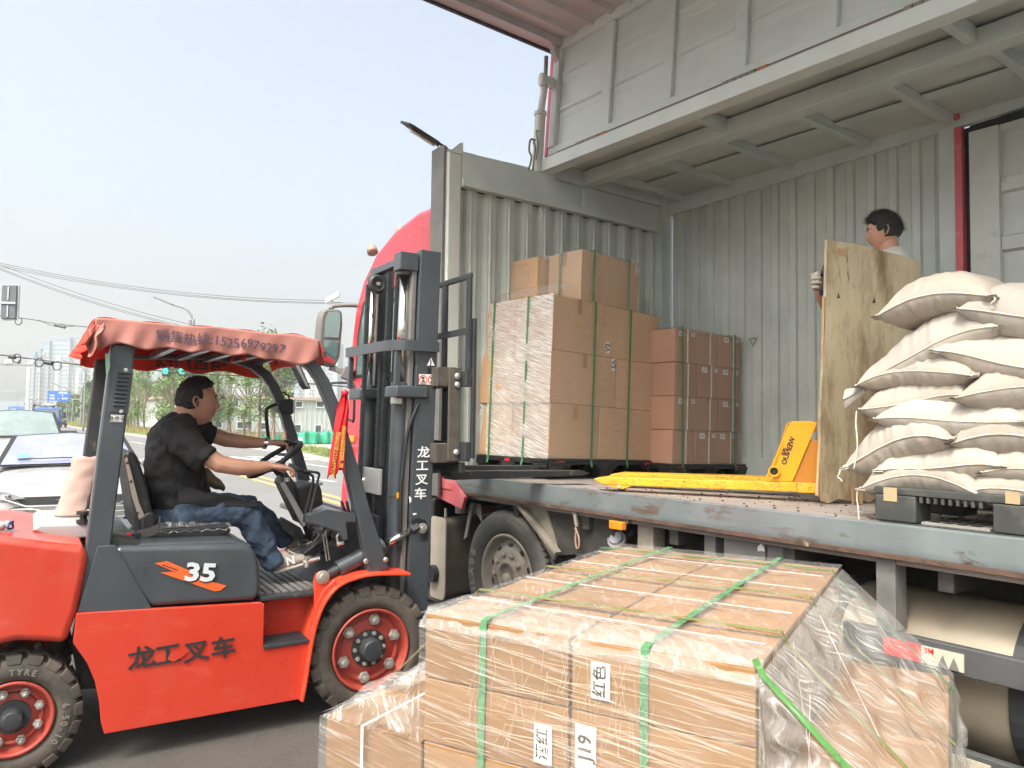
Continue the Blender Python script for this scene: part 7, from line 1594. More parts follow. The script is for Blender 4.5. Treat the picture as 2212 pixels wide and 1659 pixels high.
chan(.31, .318, .22, .66, .5, zb0 := K(900, 748, .12).z-.12, 'hose_guard', CHARD)
chan(.18, .235, .12, yF-.07, MT_-.070, MT_-.025, 'top_crossbar'); chan(.12, .236, .105, .20, MT_-.13, MT_-.025, 'top_head'); chan(.16, .236, yF-.17, yF-.07, MT_-.10, MT_-.071, 'top_head')
chan(.20, .30, .19, .27, MT_-.35, MT_-.08, 'mast_gusset', CHARD)
zb1 = K(900, 748, .12).z; bp = [T(.375, .085, zb1), T(.21, .085, zb1), T(.15, .10, zb1), T(.11, .16, zb1), T(.095, .30, zb1), T(.09, .5, zb1), T(.085, yF+.02, zb1)]
m = MB()
for a, b in zip(catmull(bp, 3)[:-1], catmull(bp, 3)[1:]): m.bar(a, b+(b-a).normalized()*.004, .018, .060, up=(0, 0, 1))
m.build('bent_crossbar', CHAR, FK)
chan(.17, .20, .19, yF-.10, .62, .80, 'lower_crossplate', CHAR); chan(.13, .15, .30, yF-.20, 1.12, 1.27, 'middle_crossplate', GREYR); chan(.13, .15, .30, yF-.2, .90, 1.0, 'middle_crossplate', CHARD)
zbk = K(880, 848, .2).z
chan(.115, .32, .078, .25, zbk-.035, zbk+.035, 'cylinder_bracket', CHAR, .012); chan(.10, .235, yF-.20, yF+.0, zbk-.035, zbk+.035, 'cylinder_bracket', CHAR, .012)
chan(.085, .115, yF-.03, yF+.0, zbk+.036, zb1-.031, 'guide_post', CHAR); chan(.125, .16, .12, .15, zbk+.036, zb1-.031, 'guide_post', CHAR)
for y in (.178, .665):
    xx = .185; MB().tube([T(xx, y, .15), T(xx, y, zbk-.04)], .048, 24).build('lift_cylinder', CHAR, FK, smooth=False, bev=.003)
    MB().tube([T(xx, y, zbk-.04), T(xx, y, zbk+.055)], .055, 24).build('cylinder_collar', CHAR, FK, bev=.003)
    MB().tube([T(xx, y, zbk+.05), T(xx, y, MT_-.14)], .031 if y < .3 else .022, 20).build('lift_rod', CHROME, FK, smooth=True)
    MB().tube([T(xx, y, MT_-.15), T(xx, y, MT_-.11)], .05 if y < .3 else .03, 20).tube([T(xx, y, MT_-.11), T(xx, y, MT_-.08)], .016, 8).build('rod_cap', CHAR, FK, bev=.003)
    MB().tube([T(xx, y, .55), T(xx, y, .56)], .0500, 24).tube([T(xx, y, 1.12), T(xx, y, 1.127)], .0500, 24).build('cylinder_clip', BLACK, FK)
q = K(862, 1070, .13); MB().box((q.x-.016, q.y-.003, q.z-.016), (q.x+.016, q.y-.001, q.z+.016)).build('yellow_tag', YEL, FK)
def chain(x, y, z0, z1, nm='lift_chain'):
    mb = MB(); z = z0; k = 0
    while z < z1:
        for s in ((-.012, -.006, .006, .012) if k % 2 == 0 else (-.009, 0, .009)): mb.obox(T(x, y+s, z), V((.011, 0, 0)), V((0, .0017, 0)), V((0, 0, .017)))
        z += .024; k += 1
    o = mb.build(nm, CHARD, FK, bev=0); o['kind'] = 'stuff'; return o
chain(.165, .36, 1.3, MT_-.10); chain(.19, .29, 1.0, MT_-.10); chain(.105, .545, 1.0, 2.38); chain(.235, .50, 1.3, 2.38); chain(.15, .40, .75, zb1-.05)
MB().lathe([(.0, -.005), (.02, -.005), (.02, .0), (.035, .0), (.035, .008), (.048, .010), (.058, .0), (.058, -.025), (0, -.025)], T(.15, .50, 2.39), (0, -1, 0), 32).build('chain_pulley', CHARD, FK, smooth=False, bev=.002)
MB().lathe([(.013, .0), (.012, .012), (0, .014)], T(.15, .50, 2.39), (0, -1, 0), 16).build('pulley_pin', BOLT, FK)
MB().tube(catmull([K(905, 870, .10), K(890, 905, .10), K(878, 950, .11), K(866, 1060, .11), K(864, 1190, .11)], 6), .010, 10).build('mast_hose', BLACK, FK, smooth=True)
MB().obox(K(856, 866, .12), V((.03, 0, 0)), V((0, .015, 0)), V((0, 0, .018))).build('valve_block', BOLT, FK, bev=.003)
# lettering on the mast face
for ch, v in zip('龙工叉车', (983, 1017, 1047, 1070)): 
    pass
for ch, (u, v) in zip('龙工叉车', ((915, 978.5), (912, 1007), (911, 1037), (908, 1068))): text(ch, .068, WHITEP, FK, K(u, v, .098)+V((0, -.001, 0)), (1, 0, 0), (.02, 0, 1), bold=.016, xs=1.18)
MB().prism([K(u, v, .098) for u, v in ((883, 1072), (888, 1074), (889, 1082), (885, 1088), (884, 1080))], (0, -.001, 0)).build('peeled_letter', WHITEP, FK)
MB().prism([K(u, v, .098) for u, v in ((891, 1109), (899, 1108), (900, 1111), (893, 1113))], (0, -.001, 0)).build('peeled_letter', WHITEP, FK)
tri = [K(u, v, .098) for u, v in ((931, 772), (939, 790), (922, 790))]; ts = MB().prism(tri, (0, -.001, 0)).build('hook_sign', WHITEP, FK)
text('J', .035, INK, ts, K(930.5, 784, .0965), (1, 0, 0), (0, 0, 1), bold=.03)
MB().prism([K(u, v, .098) for u, v in ((924, 795), (936, 795), (936, 808), (924, 808))], (0, -.001, 0)).build('roller_slot', BLACK, FK)
ws_ = MB().prism([K(u, v, .098) for u, v in ((905, 808), (944, 809), (943, 832), (905, 830))], (0, -.001, 0)).build('warning_sticker', PAPER, FK)
for u in (914, 933):
    c = K(u, 820, .0965); MB().tube([c+V((.024*cos(2*pi*k/20), 0, .024*sin(2*pi*k/20))) for k in range(20)], .0022, 6, closed=True).build('ban_ring', REDREF, ws_)
    MB().prism([c+V((-.010, 0, -.018)), c+V((0, 0, .006)), c+V((.010, 0, -.018)), c+V((.004, 0, -.018)), c+V((0, 0, -.006)), c+V((-.004, 0, -.018))], (0, -.0008, 0)).obox(c+V((0, 0, .010)), V((.008, 0, 0)), V((0, .0006, 0)), V((0, 0, .005))).build('ban_figure', INK, ws_)
    MB().bar(c+V((-.017, -.001, .017)), c+V((.017, -.001, -.017)), .003, .001, up=(0, -1, 0)).build('ban_stroke', REDREF, ws_)
# carriage and load backrest
cx0 = .40
zc0, zc1 = K(960, 975, .15).z, K(960, 815, .15).z
BSx = K(1008, 990, .06)
def car_(a, b, m_=CHARD, nm='carriage_plate', bev=.004): return MB().box(a, b).build(nm, m_, FK, bev=bev)
ztop = K(1018, 597, -.02).z; zlow = K(1000, 990, -.02).z; xb_ = K(1003, 900, -.02).x
car_((xb_-.012, -.06, zc0-.05), (xb_+.022, WID+.04, zc0+.06)); car_((xb_-.012, -.06, zc1-.06), (xb_+.022, WID+.04, zc1+.03))
WORN = mat('carriage_worn', (.085, .075, .06), .6, nz=.3, nscale=12, bump=.4, rust=[((.05, .05, .05), 7, .5, .6, (1, 1, .3))])
for z in (zc1, zc0): car_((.37, .02, z-.06), (xb_-.013, .16, z+.05), WORN, 'roller_bracket'); car_((.37, WID-.16, z-.06), (xb_-.013, WID-.02, z+.05), WORN, 'roller_bracket')
car_((xb_-.09, .0, zc0-.05), (xb_-.013, .018, zc1+.05), WORN, 'carriage_side'); car_((xb_-.09, WID-.018, zc0-.05), (xb_-.013, WID, zc1+.05), WORN, 'carriage_side')
for z in (zc1+.0, zc1-.05, zc0): MB().lathe([(.018, 0), (.018, .01), (.012, .016), (0, .018)], (xb_-.04, .0, z), (0, -1, 0), 14).build('bolt', BOLT, FK)
for y in (-.06, .24, .54, .84, WID+.0): MB().box((xb_, y, zc1+.031), (xb_+.02, y+.045, ztop-.02)).build('backrest_bar', CHARD, FK, bev=.003)
MB().box((xb_, -.062, ztop-.02), (xb_+.022, WID+.047, ztop+.015)).build('backrest_top', CHARD, FK, bev=.006)
zm = K(985, 720, .1).z; MB().box((xb_-.004, -.06, zm-.02), (xb_-.001, WID+.045, zm+.02)).build('backrest_rail', CHARD, FK, bev=.001)
MB().box((xb_+.023, -.075, zlow), (xb_+.045, -.045, ztop-.25)).build('backrest_side', CHARD, FK, bev=.003)
# forks: shank and blade
zf_ = 1.225
for y in (.20, .78):
    MB().prism([(xb_+.024, y, zc1+.03), (xb_+.060, y, zc1+.03), (xb_+.062, y, zf_+.03), (xb_+1.02, y, zf_+.012), (xb_+1.08, y, zf_-.004), (xb_+1.06, y, zf_-.020), (xb_+.05, y, zf_-.022), (xb_+.024, y, zf_)], (0, .12, 0)).build('fork', CHARD, FK, bev=.004)
# bottom of carriage and wheel-side clutter
car_((xb_-.012, .0, zc0-.12), (xb_+.022, WID, zc0-.06))
# things lying on the forklift
c = K(0, 1118, .25)
def glove(loc, rz, label):
    t = empty('work_glove', loc, rz, label, 'glove'); m = MB()
    m.grid(lambda a, b: V((.02+.09*a, (b-.5)*.085*(1-.1*a), .022+.012*sin(b*pi)+.004*sin(a*20+b*9))), 12, 10)
    for k in range(4): m.tube(catmull([V((.10, -.033+.022*k, .022)), V((.14+.01*(k % 2), -.036+.024*k, .028)), V((.16+.01*(k % 2), -.035+.026*k, .012))], 3), [.011]*6+[.008], 8)
    m.tube(catmull([V((.04, .04, .02)), V((.08, .07, .02)), V((.11, .075, .012))], 3), .010, 8); m.build('palm', GLOVE, t, smooth=True, solid=.01)
    MB().tube([V((.02+.004*sin(k), .043*cos(2*pi*k/16), .022+.016*sin(2*pi*k/16))) for k in range(16)], .005, 6, closed=True).build('cuff', mat('cuff_blue', (.04, .14, .40), .7) if 'cuff_blue' not in MT else MT['cuff_blue'], t, smooth=True)
gw = FK.location.copy()
FMW = FMI.inverted(); w_ = FMW @ V((-1.62, .20, 1.046)); glove(w_, FKA+pi-.2, 'grey cotton work glove with a blue cuff lying on the counterweight')
w_ = FMW @ V((-1.80, .22, 1.046)); glove(w_, FKA+2.4, 'crumpled work glove at the picture edge on the counterweight')
# rolled faded pink sheet standing between the rear pillars
a, b = K(148, 1128, .55), K(188, 1005, .55); base = FMW @ V((-1.35, .62, 1.047)); t = empty('rolled_sheet', base, FKA, 'faded pink rolled sheet standing behind the forklift\'s near rear pillar', 'rolled sheet')
ptop = FMI @ hit(192, 1004, fY, FK0+fY*.62); pbot = FMI @ hit(165, 1128, fY, FK0+fY*.62)
hh = ptop.z-pbot.z; t.location = FMW @ V((pbot.x, .62, 1.047)); m = MB()
def rl_(a, b):
    th = pi*.35+a*pi*1.25; r_ = .088+.006*mnoise.noise(V((a*5, b*6, 0))); lean = (ptop.x-pbot.x)*b
    z = b*hh+(.0 if b < .98 else .012*sin(th*2)); return V((r_*cos(th)*(1+.10*(1-b))+lean+.004*round(b*4), r_*sin(th)*.8, z+.006))
m.grid(rl_, 60, 24); m.build('roll', PINKR, t, smooth=True, solid=.003)
for f in (.25, .45, .60, .78): MB().tube([rl_(k/40*.74, f)*1.0+V((.0, 0, 0)) for k in range(41)], .0022, 5).build('fold_line', mat('fold_brown', (.40, .26, .2), .8) if 'fold_brown' not in MT else MT['fold_brown'], t)
# ============================================================ people
def loft(mb, rings, n=20):
    vs = []
    for c, ax, ay in rings: vs += [c+ax*cos(2*pi*k/n)+ay*sin(2*pi*k/n) for k in range(n)]
    m_ = len(rings); fs = [(i*n+k, i*n+(k+1) % n, (i+1)*n+(k+1) % n, (i+1)*n+k) for i in range(m_-1) for k in range(n)]+[list(range(n))[::-1], [(m_-1)*n+k for k in range(n)]]
    return mb.add(vs, fs)
def ball(mb, c, r_, n=12): return mb.lathe([(0.0, -r_)]+[(r_*sin(pi*k/n), -r_*cos(pi*k/n)) for k in range(1, n)]+[(0.0, r_)], c, (0, 0, 1), 16)
def flesh(mb, name, m, par, vox, sm=5, wr=0., wsc=6., sub=0):
    """union of the overlapping volumes as one continuous smooth surface"""
    me = bpy.data.meshes.new(name); me.from_pydata(mb.v, [], mb.f)
    bm = bmesh.new(); bm.from_mesh(me); bmesh.ops.remove_doubles(bm, verts=bm.verts, dist=1e-6); bmesh.ops.recalc_face_normals(bm, faces=bm.faces); bm.to_mesh(me); bm.free()
    o = link(name, me, m, par); a = o.modifiers.new('r', 'REMESH'); a.mode = 'VOXEL'; a.voxel_size = vox; a.use_smooth_shade = True
    b = o.modifiers.new('s', 'SMOOTH'); b.factor = .5; b.iterations = sm
    if wr:
        tx = bpy.data.textures.get('fold') or bpy.data.textures.new('fold', 'CLOUDS'); tx.noise_scale = .07; tx.noise_depth = 2
        d = o.modifiers.new('d', 'DISPLACE'); d.texture = tx; d.strength = wr; d.mid_level = .5
    return o
def T3(p, t, r_): return p
def head(par, pos, rz, pitch, hairy, skin_m, sz=1.):
    """head looking along local +x, origin at its middle"""
    H = empty_child = None
    mw = M.Translation(pos) @ M.Rotation(rz, 4, 'Z') @ M.Rotation(pitch, 4, 'Y') @ M.Scale(sz, 4)
    def g(x, y, c, s): return math.exp(-((x-c[0])/s[0])**2-((y-c[1])/s[1])**2)
    def surf(th, ph, off=0.):
        # th azimuth from +x, ph elevation
        d = V((cos(ph)*cos(th), cos(ph)*sin(th), sin(ph)))
        rx = .100 if d.x > 0 else .108; ry = .079; rz_ = .122 if d.z > 0 else .124
        r_ = 1/math.sqrt((d.x/rx)**2+(d.y/ry)**2+(d.z/rz_)**2); p = d*r_
        z = p.z
        if z < -.01:
            t = min(1, (-z-.01)/.11); p.y *= 1-.34*t*t; 
            if p.x < 0: p.x *= 1-.62*t
            else: p.x *= 1-.02*t
        if p.x > 0: p.x *= .95+.05*abs(z/.12)
        y = p.y; f = 1 if p.x > 0 else 0
        if f:
            p.x += .024*g(y, z, (0, -.030), (.012, .016))*.65+.010*g(y, z, (0, -.008), (.009, .024))+.006*(g(y, z, (.014, -.034), (.008, .009))+g(y, z, (-.014, -.034), (.008, .009)))
            p.x += .007*g(abs(y), z, (.030, .033), (.026, .010))-.009*g(abs(y), z, (.032, .010), (.017, .012))+.004*g(abs(y), z, (.045, -.022), (.02, .02))
            p.x += .005*g(y, z, (0, -.060), (.022, .008))+.005*g(y, z, (0, -.074), (.020, .008))-.005*g(y, z, (0, -.0670), (.024, .003))+.010*g(y, z, (0, -.105), (.022, .016))-.004*g(y, z, (0, -.088), (.02, .006))
        return p+d*off
    mb = MB(); nu, nv = 96, 72
    mb.grid(lambda a, b: mw @ surf((a-.5)*2*pi+pi, (b-.5)*pi*.998), nu, nv)
    h = mb.build('head', skin_m, par, smooth=True)
    # eyes, brows, lips
    for s in (-1, 1):
        c = surf(math.atan2(s*.030, .09), .10); e = MB(); ball(e, V((0, 0, 0)), .0125, 10); e.v = [tuple(mw @ (V(v)+V((c.x-.0065, s*.031, .010)))) for v in e.v]; e.build('eye', mat('eye_white', (.55, .52, .48), .2) if 'eye_white' not in MT else MT['eye_white'], h, smooth=True)
        e = MB(); ball(e, V((0, 0, 0)), .0062, 8); e.v = [tuple(mw @ (V(v)*1.0+V((c.x+.0015, s*.031, .010)))) for v in e.v]; e.build('iris', HAIR, h, smooth=True)
        e = MB(); e.tube([mw @ (surf(math.atan2(s*yy, .09), zz)+V((.002, 0, 0))) for yy, zz in ((.014, .27), (.028, .31), (.044, .27))], [.003, .0038, .002], 6); e.build('eyebrow', HAIR, h, smooth=True)
        e = MB(); e.tube([mw @ (surf(math.atan2(s*yy, .09), zz)+V((.001, 0, 0))) for yy, zz in ((.017, .12), (.030, .165), (.046, .11))], .0022, 6); e.build('eyelid', skin_m, h, smooth=True)
        # ear
        ec = V((-.010, s*.0755, -.004)); e = MB(); pts = [V((-.016*cos(t)*(1 if sin(t) > -.2 else .8)-.004*sin(t), s*(.006+.008*max(0, -(-cos(t)))), .031*sin(t))) for t in [2*pi*k/18 for k in range(18)]]
        e.tube([ec+p for p in pts], .0048, 8, closed=True); loft(e, [(ec+V((0, s*.001, 0)), V((.013, 0, 0)), V((.0, 0, .027))), (ec+V((0, s*.005, 0)), V((.011, 0, 0)), V((.0, 0, .024)))], 14)
        e.tube([ec+V((.008, s*.006, .012)), ec+V((-.002, s*.010, .002)), ec+V((.003, s*.008, -.014))], .004, 6)
        e.v = [tuple(mw @ V(v)) for v in e.v]; e.build('ear', skin_m, h, smooth=True)
    lp = MB(); lp.tube([mw @ (surf(math.atan2(yy, .09), zz)+V((.0015, 0, 0))) for yy, zz in ((-.022, -.63), (-.010, -.60), (0, -.605), (.010, -.60), (.022, -.63))], [.001, .0022, .0022, .0022, .001], 6); lp.tube([mw @ (surf(math.atan2(yy, .09), zz)+V((.001, 0, 0))) for yy, zz in ((-.018, -.69), (0, -.70), (.018, -.69))], [.001, .0028, .001], 6)
    lp.build('lips', mat('lips', (.30, .10, .075), .45) if 'lips' not in MT else MT['lips'], h, smooth=True)
    # hair: a thick cap down to the hairline
    mb = MB(); vs = []; ok = []
    for j in range(nv+1):
        for i in range(nu+1):
            th, ph = (i/nu-.5)*2*pi+pi, (j/nv-.5)*pi*.998; p = surf(th, ph); q = surf(th, ph, 0)
            nn = mnoise.noise(V((q.x*60, q.y*60, q.z*60)))
            if hairy == 'crew': line = (.074 if q.x > .055 else .060+(q.x-.02)*.35 if q.x > .02 else .012+(.0)*1 if q.x > -.0 else -.035-.02*min(1, -q.x/.1)); thick = .006+.014*max(0, q.z/.12)**2+(.006 if q.x > .03 and q.z > .07 else 0)
            else: line = (.060 if q.x > .06 else .038 if q.x > .035 else -.008 if q.x > .004 else -.050); thick = .012+.014*max(0, q.z/.12)+(.006 if q.x > .03 else 0)
            f = max(0, min(1, (q.z-line+.002*nn)/.014)); d = q.normalized()
            vs.append(mw @ (q+d*(-.0015+(thick+.0035*nn)*f*(f > 0)+.003*mnoise.noise(V((q.x*160, q.y*160, q.z*40)))*f))); ok.append(q.z > line-.006)
    W_ = nu+1; fs = [(j*W_+i, j*W_+i+1, (j+1)*W_+i+1, (j+1)*W_+i) for j in range(nv) for i in range(nu) if ok[j*W_+i] or ok[(j+1)*W_+i]]
    mb.v = [tuple(v) for v in vs]; mb.f = [list(f) for f in fs]; mb.m = [0]*len(fs); mb.build('hair', HAIR, h, smooth=True)
    # fringe of fine strands so that the outline is not a shell
    random.seed(int(pos.x*100)); st = MB()
    for k in range(2600):
        th, ph = random.uniform(-pi, pi), random.uniform(-.1, 1.5); q = surf(th, ph)
        line = (.074 if q.x > .055 else .045 if q.x > .02 else .012 if q.x > 0 else -.04) if hairy == 'crew' else (.055 if q.x > .06 else .03 if q.x > .035 else -.005 if q.x > .004 else -.045)
        if q.z < line+.006: continue
        d = q.normalized(); L = (.010 if hairy == 'crew' else .024); t0 = (.010+.012*max(0, q.z/.12)**2) if hairy == 'crew' else .018+.014*max(0, q.z/.12)
        a = q+d*(t0*.6); b = q+d*(t0+L*.5)+V((random.gauss(.0, .004), random.gauss(0, .004), random.gauss(0, .004)))+(V((.010, 0, -.002)) if q.x > .02 else V((-.004, 0, -.008)))*(1 if hairy != 'crew' else .3)
        w = d.cross(V((random.random(), random.random(), random.random()))).normalized()*.0008
        st.add([mw @ (a-w), mw @ (a+w), mw @ b], [(0, 1, 2)])
    o = st.build('hair_strands', HAIR, h); o['kind'] = 'stuff'
    return h, mw
def hand(mb, W_, D, N, curl=(30, 55, 45), sc=1., side=1, spread=.0):
    """palm and five fingers; D towards the fingers, N palm side, side = thumb side"""
    D = V(D).normalized(); N = (V(N)-D*V(N).dot(D)).normalized(); S_ = D.cross(N)*side
    W_ = V(W_)
    for i, o in enumerate((-.027, -.009, .009, .027)):
        b = W_+S_*o*sc; e = W_+D*(.082-.004*abs(i-1.2))*sc+S_*o*1.12*sc
        mb.tube([W_+S_*o*.55*sc-D*.01, W_+D*.035*sc+S_*o*.9*sc, e], [.0135*sc, .0145*sc, .0115*sc], 10)
        L = (.88, 1.0, .93, .74)[i] if side*1 > 0 else (.88, 1.0, .93, .74)[i]
        p = e; a = 0; pts = [p]; dirn = D+S_*o*spread
        for sgl, cl in zip((.040, .026, .021), curl): a += cl+(i-1.5)*3; d = (dirn*cos(R(a))+N*sin(R(a))).normalized(); p = p+d*sgl*L*sc; pts.append(p)
        mb.tube(catmull(pts, 3), [.0108*sc, .0105*sc, .010*sc, .0104*sc, .0098*sc, .0092*sc, .0095*sc, .0088*sc, .0082*sc, .0066*sc], 10)
    b = W_+D*.022*sc-S_*.024*sc; mb.tube(catmull([b, b+D*.028*sc-S_*.020*sc+N*.012*sc, b+D*.056*sc-S_*.020*sc+N*.022*sc, b+D*.078*sc-S_*.010*sc+N*.030*sc], 3), [.0165*sc]*3+[.0135*sc]*3+[.0115*sc]*3+[.008*sc], 10)
X1, Y1, Z1 = V((1, 0, 0)), V((0, 1, 0)), V((0, 0, 1))
# ---- the driver
DR = empty('person', FMW @ K(400, 1150, .5), FKA, 'driver in black T-shirt, jeans and grey trainers seated at the forklift wheel', 'person')
off = K(400, 1150, .5); DMI = M.Translation(-off)
def finish(o):  # geometry is written in forklift space
    o.matrix_basis = M.Translation(-off); return o
m = MB()
loft(m, [(K(u, v, .50)+V((0, 0, dz)), X1*rx+Z1*tl, Y1*ry) for u, v, dz, rx, ry, tl in ((400, 1128, 0, .135, .16, .0), (398, 1105, 0, .152, .172, .0), (388, 1062, 0, .148, .168, .02), (375, 1012, 0, .145, .168, .03), (374, 965, 0, .135, .178, .02), (378, 934, 0, .120, .19, -.01), (388, 912, 0, .088, .14, -.02), (402, 899, 0, .058, .075, -.02))], 24)
m.tube([K(398, 925, .42), K(378, 938, .34), K(402, 958, .285), K(432, 982, .25), K(447, 994, .235)], [.085, .088, .082, .074, .068], 16)
m.tube([K(410, 912, .60), K(424, 924, .68), K(448, 938, .71), K(462, 943, .71)], [.075, .078, .066, .060], 16)
finish(flesh(m, 'tshirt', TEE, DR, .008, 3, .034))
m = MB()
m.tube([K(436, 978, .255), K(474, 1002, .225), K(520, 1010, .22), K(556, 1010, .225), K(583, 1006, .235)], [.050, .046, .043, .034, .026], 14)
hand(m, K(585, 1006, .237), (1, .10, -.12), (.15, .1, -1), (15, 38, 55), 1.02, -1)
m.tube([K(452, 938, .71), K(490, 950, .70), K(530, 955, .67), K(575, 957, .63)], [.046, .043, .038, .027], 14)
hand(m, K(577, 957, .628), (1, -.15, .06), (.1, .1, -1), (12, 42, 60), 1.0, -1)
finish(flesh(m, 'arms', SKINM, DR, .0040, 3))
# neck and head
hc = K(427, 868, .50)
m = MB(); m.tube([K(398, 905, .5), K(404, 890, .5), hc+V((-.03, 0, -.045))], [.068, .062, .058], 18)
finish(flesh(m, 'neck', SKINM, DR, .008, 3))
hd, _ = head(DR, hc, -.10, -.06, 'crew', SKINM, 1.0); finish(hd)
# jeans
m = MB()
loft(m, [(K(u, v, .50), X1*rx, Y1*ry) for u, v, rx, ry in ((378, 1146, .13, .16), (385, 1130, .16, .185), (392, 1108, .165, .185), (395, 1090, .14, .17))], 20)
m.tube(catmull([K(392, 1120, .40), K(460, 1104, .35), K(525, 1106, .325)], 4), [.105, .103, .100, .097, .092, .088, .084, .080, .076], 16)
m.tube(catmull([K(522, 1104, .325), K(545, 1132, .32), K(570, 1176, .315), K(594, 1222, .31)], 4), [.078, .076, .073, .071, .069, .067, .066, .065, .064, .063, .062, .061, .060], 16)
m.tube(catmull([K(410, 1112, .60), K(485, 1098, .66), K(548, 1100, .67)], 4), [.10, .098, .094, .09, .086, .082, .078, .075, .072], 16)
m.tube(catmull([K(546, 1100, .67), K(580, 1130, .67), K(620, 1172, .66)], 4), [.072, .07, .067, .065, .062, .06, .058, .057, .056], 16)
finish(flesh(m, 'jeans', DENIM, DR, .008, 2, .034))
# loose hem and apron-like flap of the shirt over the lap
mb = MB(); mb.grid(lambda a, b: K(385+175*a, 1050+36*a+(34*(1-a)**.7+4)*b, .29-.02*b)+V((0, -.01+.008*sin(a*9+b*4), .004*sin(a*12))), 24, 8)
finish(mb.build('shirt_flap', TEE, DR, smooth=True, solid=.003))
mb = MB(); mb.grid(lambda a, b: K(438+44*a, 1012+36*a*a+(46-30*a)*b, .48)+V((0, -.05*sin(b*3), .008*sin(a*8))), 10, 10); finish(mb.build('pouch', mat('pouch_tan', (.16, .12, .075), .75, nz=.3), DR, smooth=True, solid=.004))
def shoe(par, heel, toe, sc=1., nm='shoe', out=-1):
    d = (toe-heel); L = d.length; d.normalize(); s_ = Y1.copy(); n = s_.cross(d)*-1
    if n.z < 0: n = -n
    m = MB(); rg = []
    for t, w, h, l in ((0, .030, .050, .034), (.06, .036, .085, .045), (.22, .038, .105, .055), (.36, .038, .098, .052), (.50, .042, .070, .040), (.70, .047, .052, .034), (.88, .044, .042, .030), (1., .022, .026, .022)):
        rg.append((heel+d*L*t+n*l*sc, n*h*.5*sc, s_*w*sc))
    loft(m, rg, 18); u_ = flesh(m, nm, SHOE, par, .0045, 3); finish(u_)
    m = MB(); rg = [(heel+d*L*t+n*.008*sc, n*.013*sc, s_*w*sc) for t, w in ((-.02, .030), (.05, .040), (.3, .040), (.6, .047), (.85, .046), (1.0, .030), (1.03, .014))]; loft(m, rg, 14); m.build('sole', SOLE, u_, smooth=True)
    c = heel+d*L*.40+n*.048*sc+s_*out*.043*sc; text('N', .062*sc, WHITEP, u_, c, d, n, bold=.04)
    for k in range(4): q = heel+d*L*(.44+.06*k)+n*(.092-.012*k)*sc; m = MB(); m.tube([q-s_*.028, q+n*.007, q+s_*.028], .0035, 6); m.build('lace', SOLE, u_)
shoe(DR, K(592, 1238, .31), K(676, 1212, .31), 1.0); shoe(DR, K(620, 1192, .66), K(690, 1176, .66), 1.0, out=-1)
wc = K(572, 957, .633); ring = [wc+V((.004*sin(2*pi*k/20), .031*cos(2*pi*k/20), .031*sin(2*pi*k/20))) for k in range(20)]
m = MB()
for dx in (-.006, .001, .008): m.tube([p+V((dx, 0, 0)) for p in ring], .0045, 6, closed=True)
finish(m.build('wrist_watch', CHROME, DR)); 
# ---- the man behind the plywood
HM = atD(1908, 501, 4.86); face = math.atan2(.80, -.46)
MN = wthing('person', V((HM.x, HM.y, deckz(HM.x))), 'short haired man in a pale striped shirt standing behind the plywood sheet, seen from behind', 'person')
fd_ = V((cos(face), sin(face), 0)); sd_ = V((-sin(face), cos(face), 0)); fz = deckz(HM.x)
def bp_(f, s, z): return V((HM.x, HM.y, 0))+fd_*f+sd_*s+V((0, 0, z))
hz_ = HM.z
m = MB(); m.tube([bp_(-.06, 0, hz_-.22), bp_(-.035, 0, hz_-.13), bp_(-.02, 0, hz_-.06)], [.068, .060, .056], 16); flesh(m, 'neck', SKINM, MN, .008, 3)
h2, _ = head(MN, HM, face, .10, 'mop', SKINM, .97)
m = MB(); loft(m, [(bp_(-.055 if z > hz_-.3 else -.03, 0, z), fd_*a, sd_*b) for z, a, b in ((fz+.80, .115, .16), (fz+.95, .11, .155), (fz+1.1, .12, .17), (fz+1.25, .125, .185), (hz_-.20, .11, .18), (hz_-.155, .092, .15), (hz_-.118, .072, .095))], 20)
lsh, rsh = bp_(-.03, .17, hz_-.24), bp_(-.03, -.17, hz_-.24)
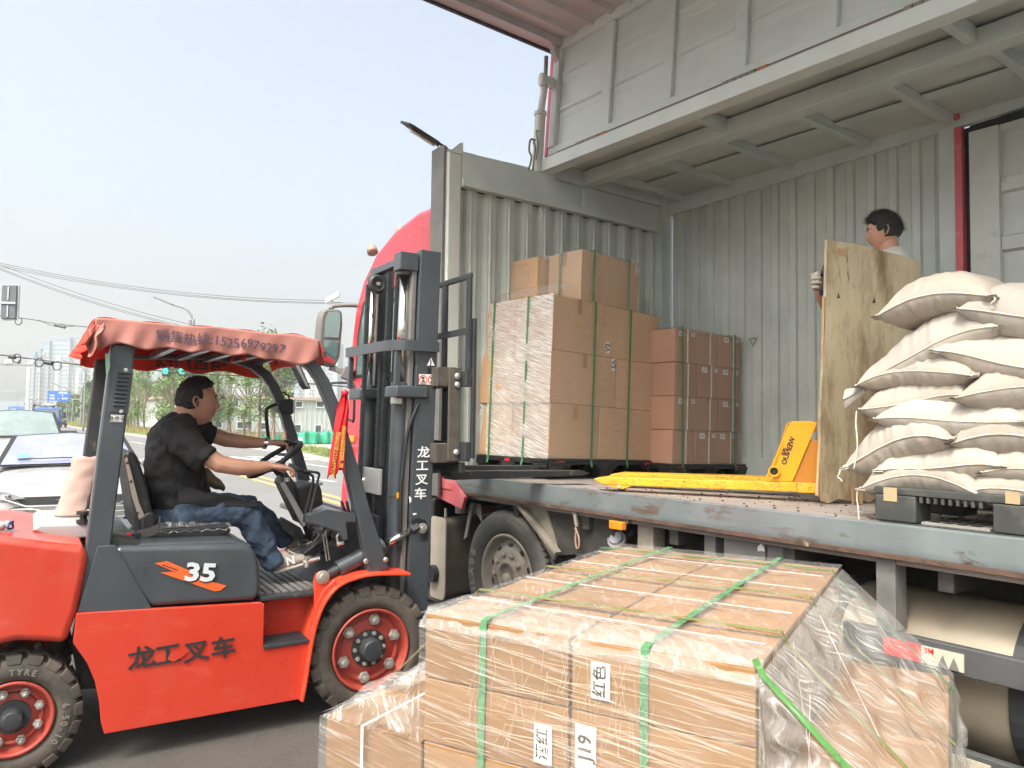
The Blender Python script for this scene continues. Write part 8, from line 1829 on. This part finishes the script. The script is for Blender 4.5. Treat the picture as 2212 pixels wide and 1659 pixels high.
gl = onY(1777, 612, P0.y+.05)
m.tube([lsh, lsh.lerp(gl, .28)+V((0, .14, -.13)), lsh.lerp(gl, .50)+V((0, .18, -.16))], [.072, .058, .05], 14); m.tube([rsh, bp_(.02, -.22, hz_-.45), bp_(.10, -.22, hz_-.55)], [.072, .058, .05], 14)
flesh(m, 'shirt', SHIRTS, MN, .010, 4, .015)
m = MB(); el = lsh.lerp(gl, .52)+V((0, .18, -.17)); m.tube([el, el.lerp(gl, .5)+V((0, .02, 0)), gl+V((.05, .03, -.01))], [.045, .038, .030], 12); m.tube([bp_(.10, -.22, hz_-.55), bp_(.24, -.20, hz_-.62)], [.044, .030], 12); flesh(m, 'arms', SKINM, MN, .006, 3)
m = MB(); hand(m, gl+V((.045, .03, 0)), (-1, .0, .05), (0, -1, 0), (25, 75, 55), 1.12, -1); hand(m, bp_(.24, -.20, hz_-.62), fd_+V((0, 0, -.3)), (0, 0, -1), (30, 50, 40), 1.1, 1); flesh(m, 'work_gloves', GLOVE, MN, .0045, 3)
m = MB(); m.tube([gl+V((.03, .02, .045)), gl+V((-.01, .0, .06))], .012, 8).tube([gl+V((.03, .02, -.045)), gl+V((-.015, .0, -.06))], .012, 8); m.build('blue_cuff', GLOVEB, MN, smooth=True)
m = MB(); loft(m, [(bp_(-.03, 0, z), fd_*a, sd_*b) for z, a, b in ((fz+.74, .12, .165), (fz+.84, .12, .165), (fz+.92, .11, .155))], 18)
for s in (-1, 1): m.tube([bp_(-.03, s*.09, fz+.80), bp_(.0, s*.10, fz+.45), bp_(-.03, s*.10, fz+.10)], [.095, .068, .055], 14)
flesh(m, 'trousers', DENIM, MN, .011, 3, .015)
for s in (-1, 1):
    m = MB(); a = bp_(-.12, s*.10, fz+.0); loft(m, [(a+fd_*t+V((0, 0, h*.5)), V((0, 0, h*.5)), sd_*w) for t, w, h in ((0, .03, .05), (.05, .04, .10), (.14, .042, .08), (.24, .045, .05), (.28, .02, .03))], 14); flesh(m, 'shoe', SHOED, MN, .007, 2)
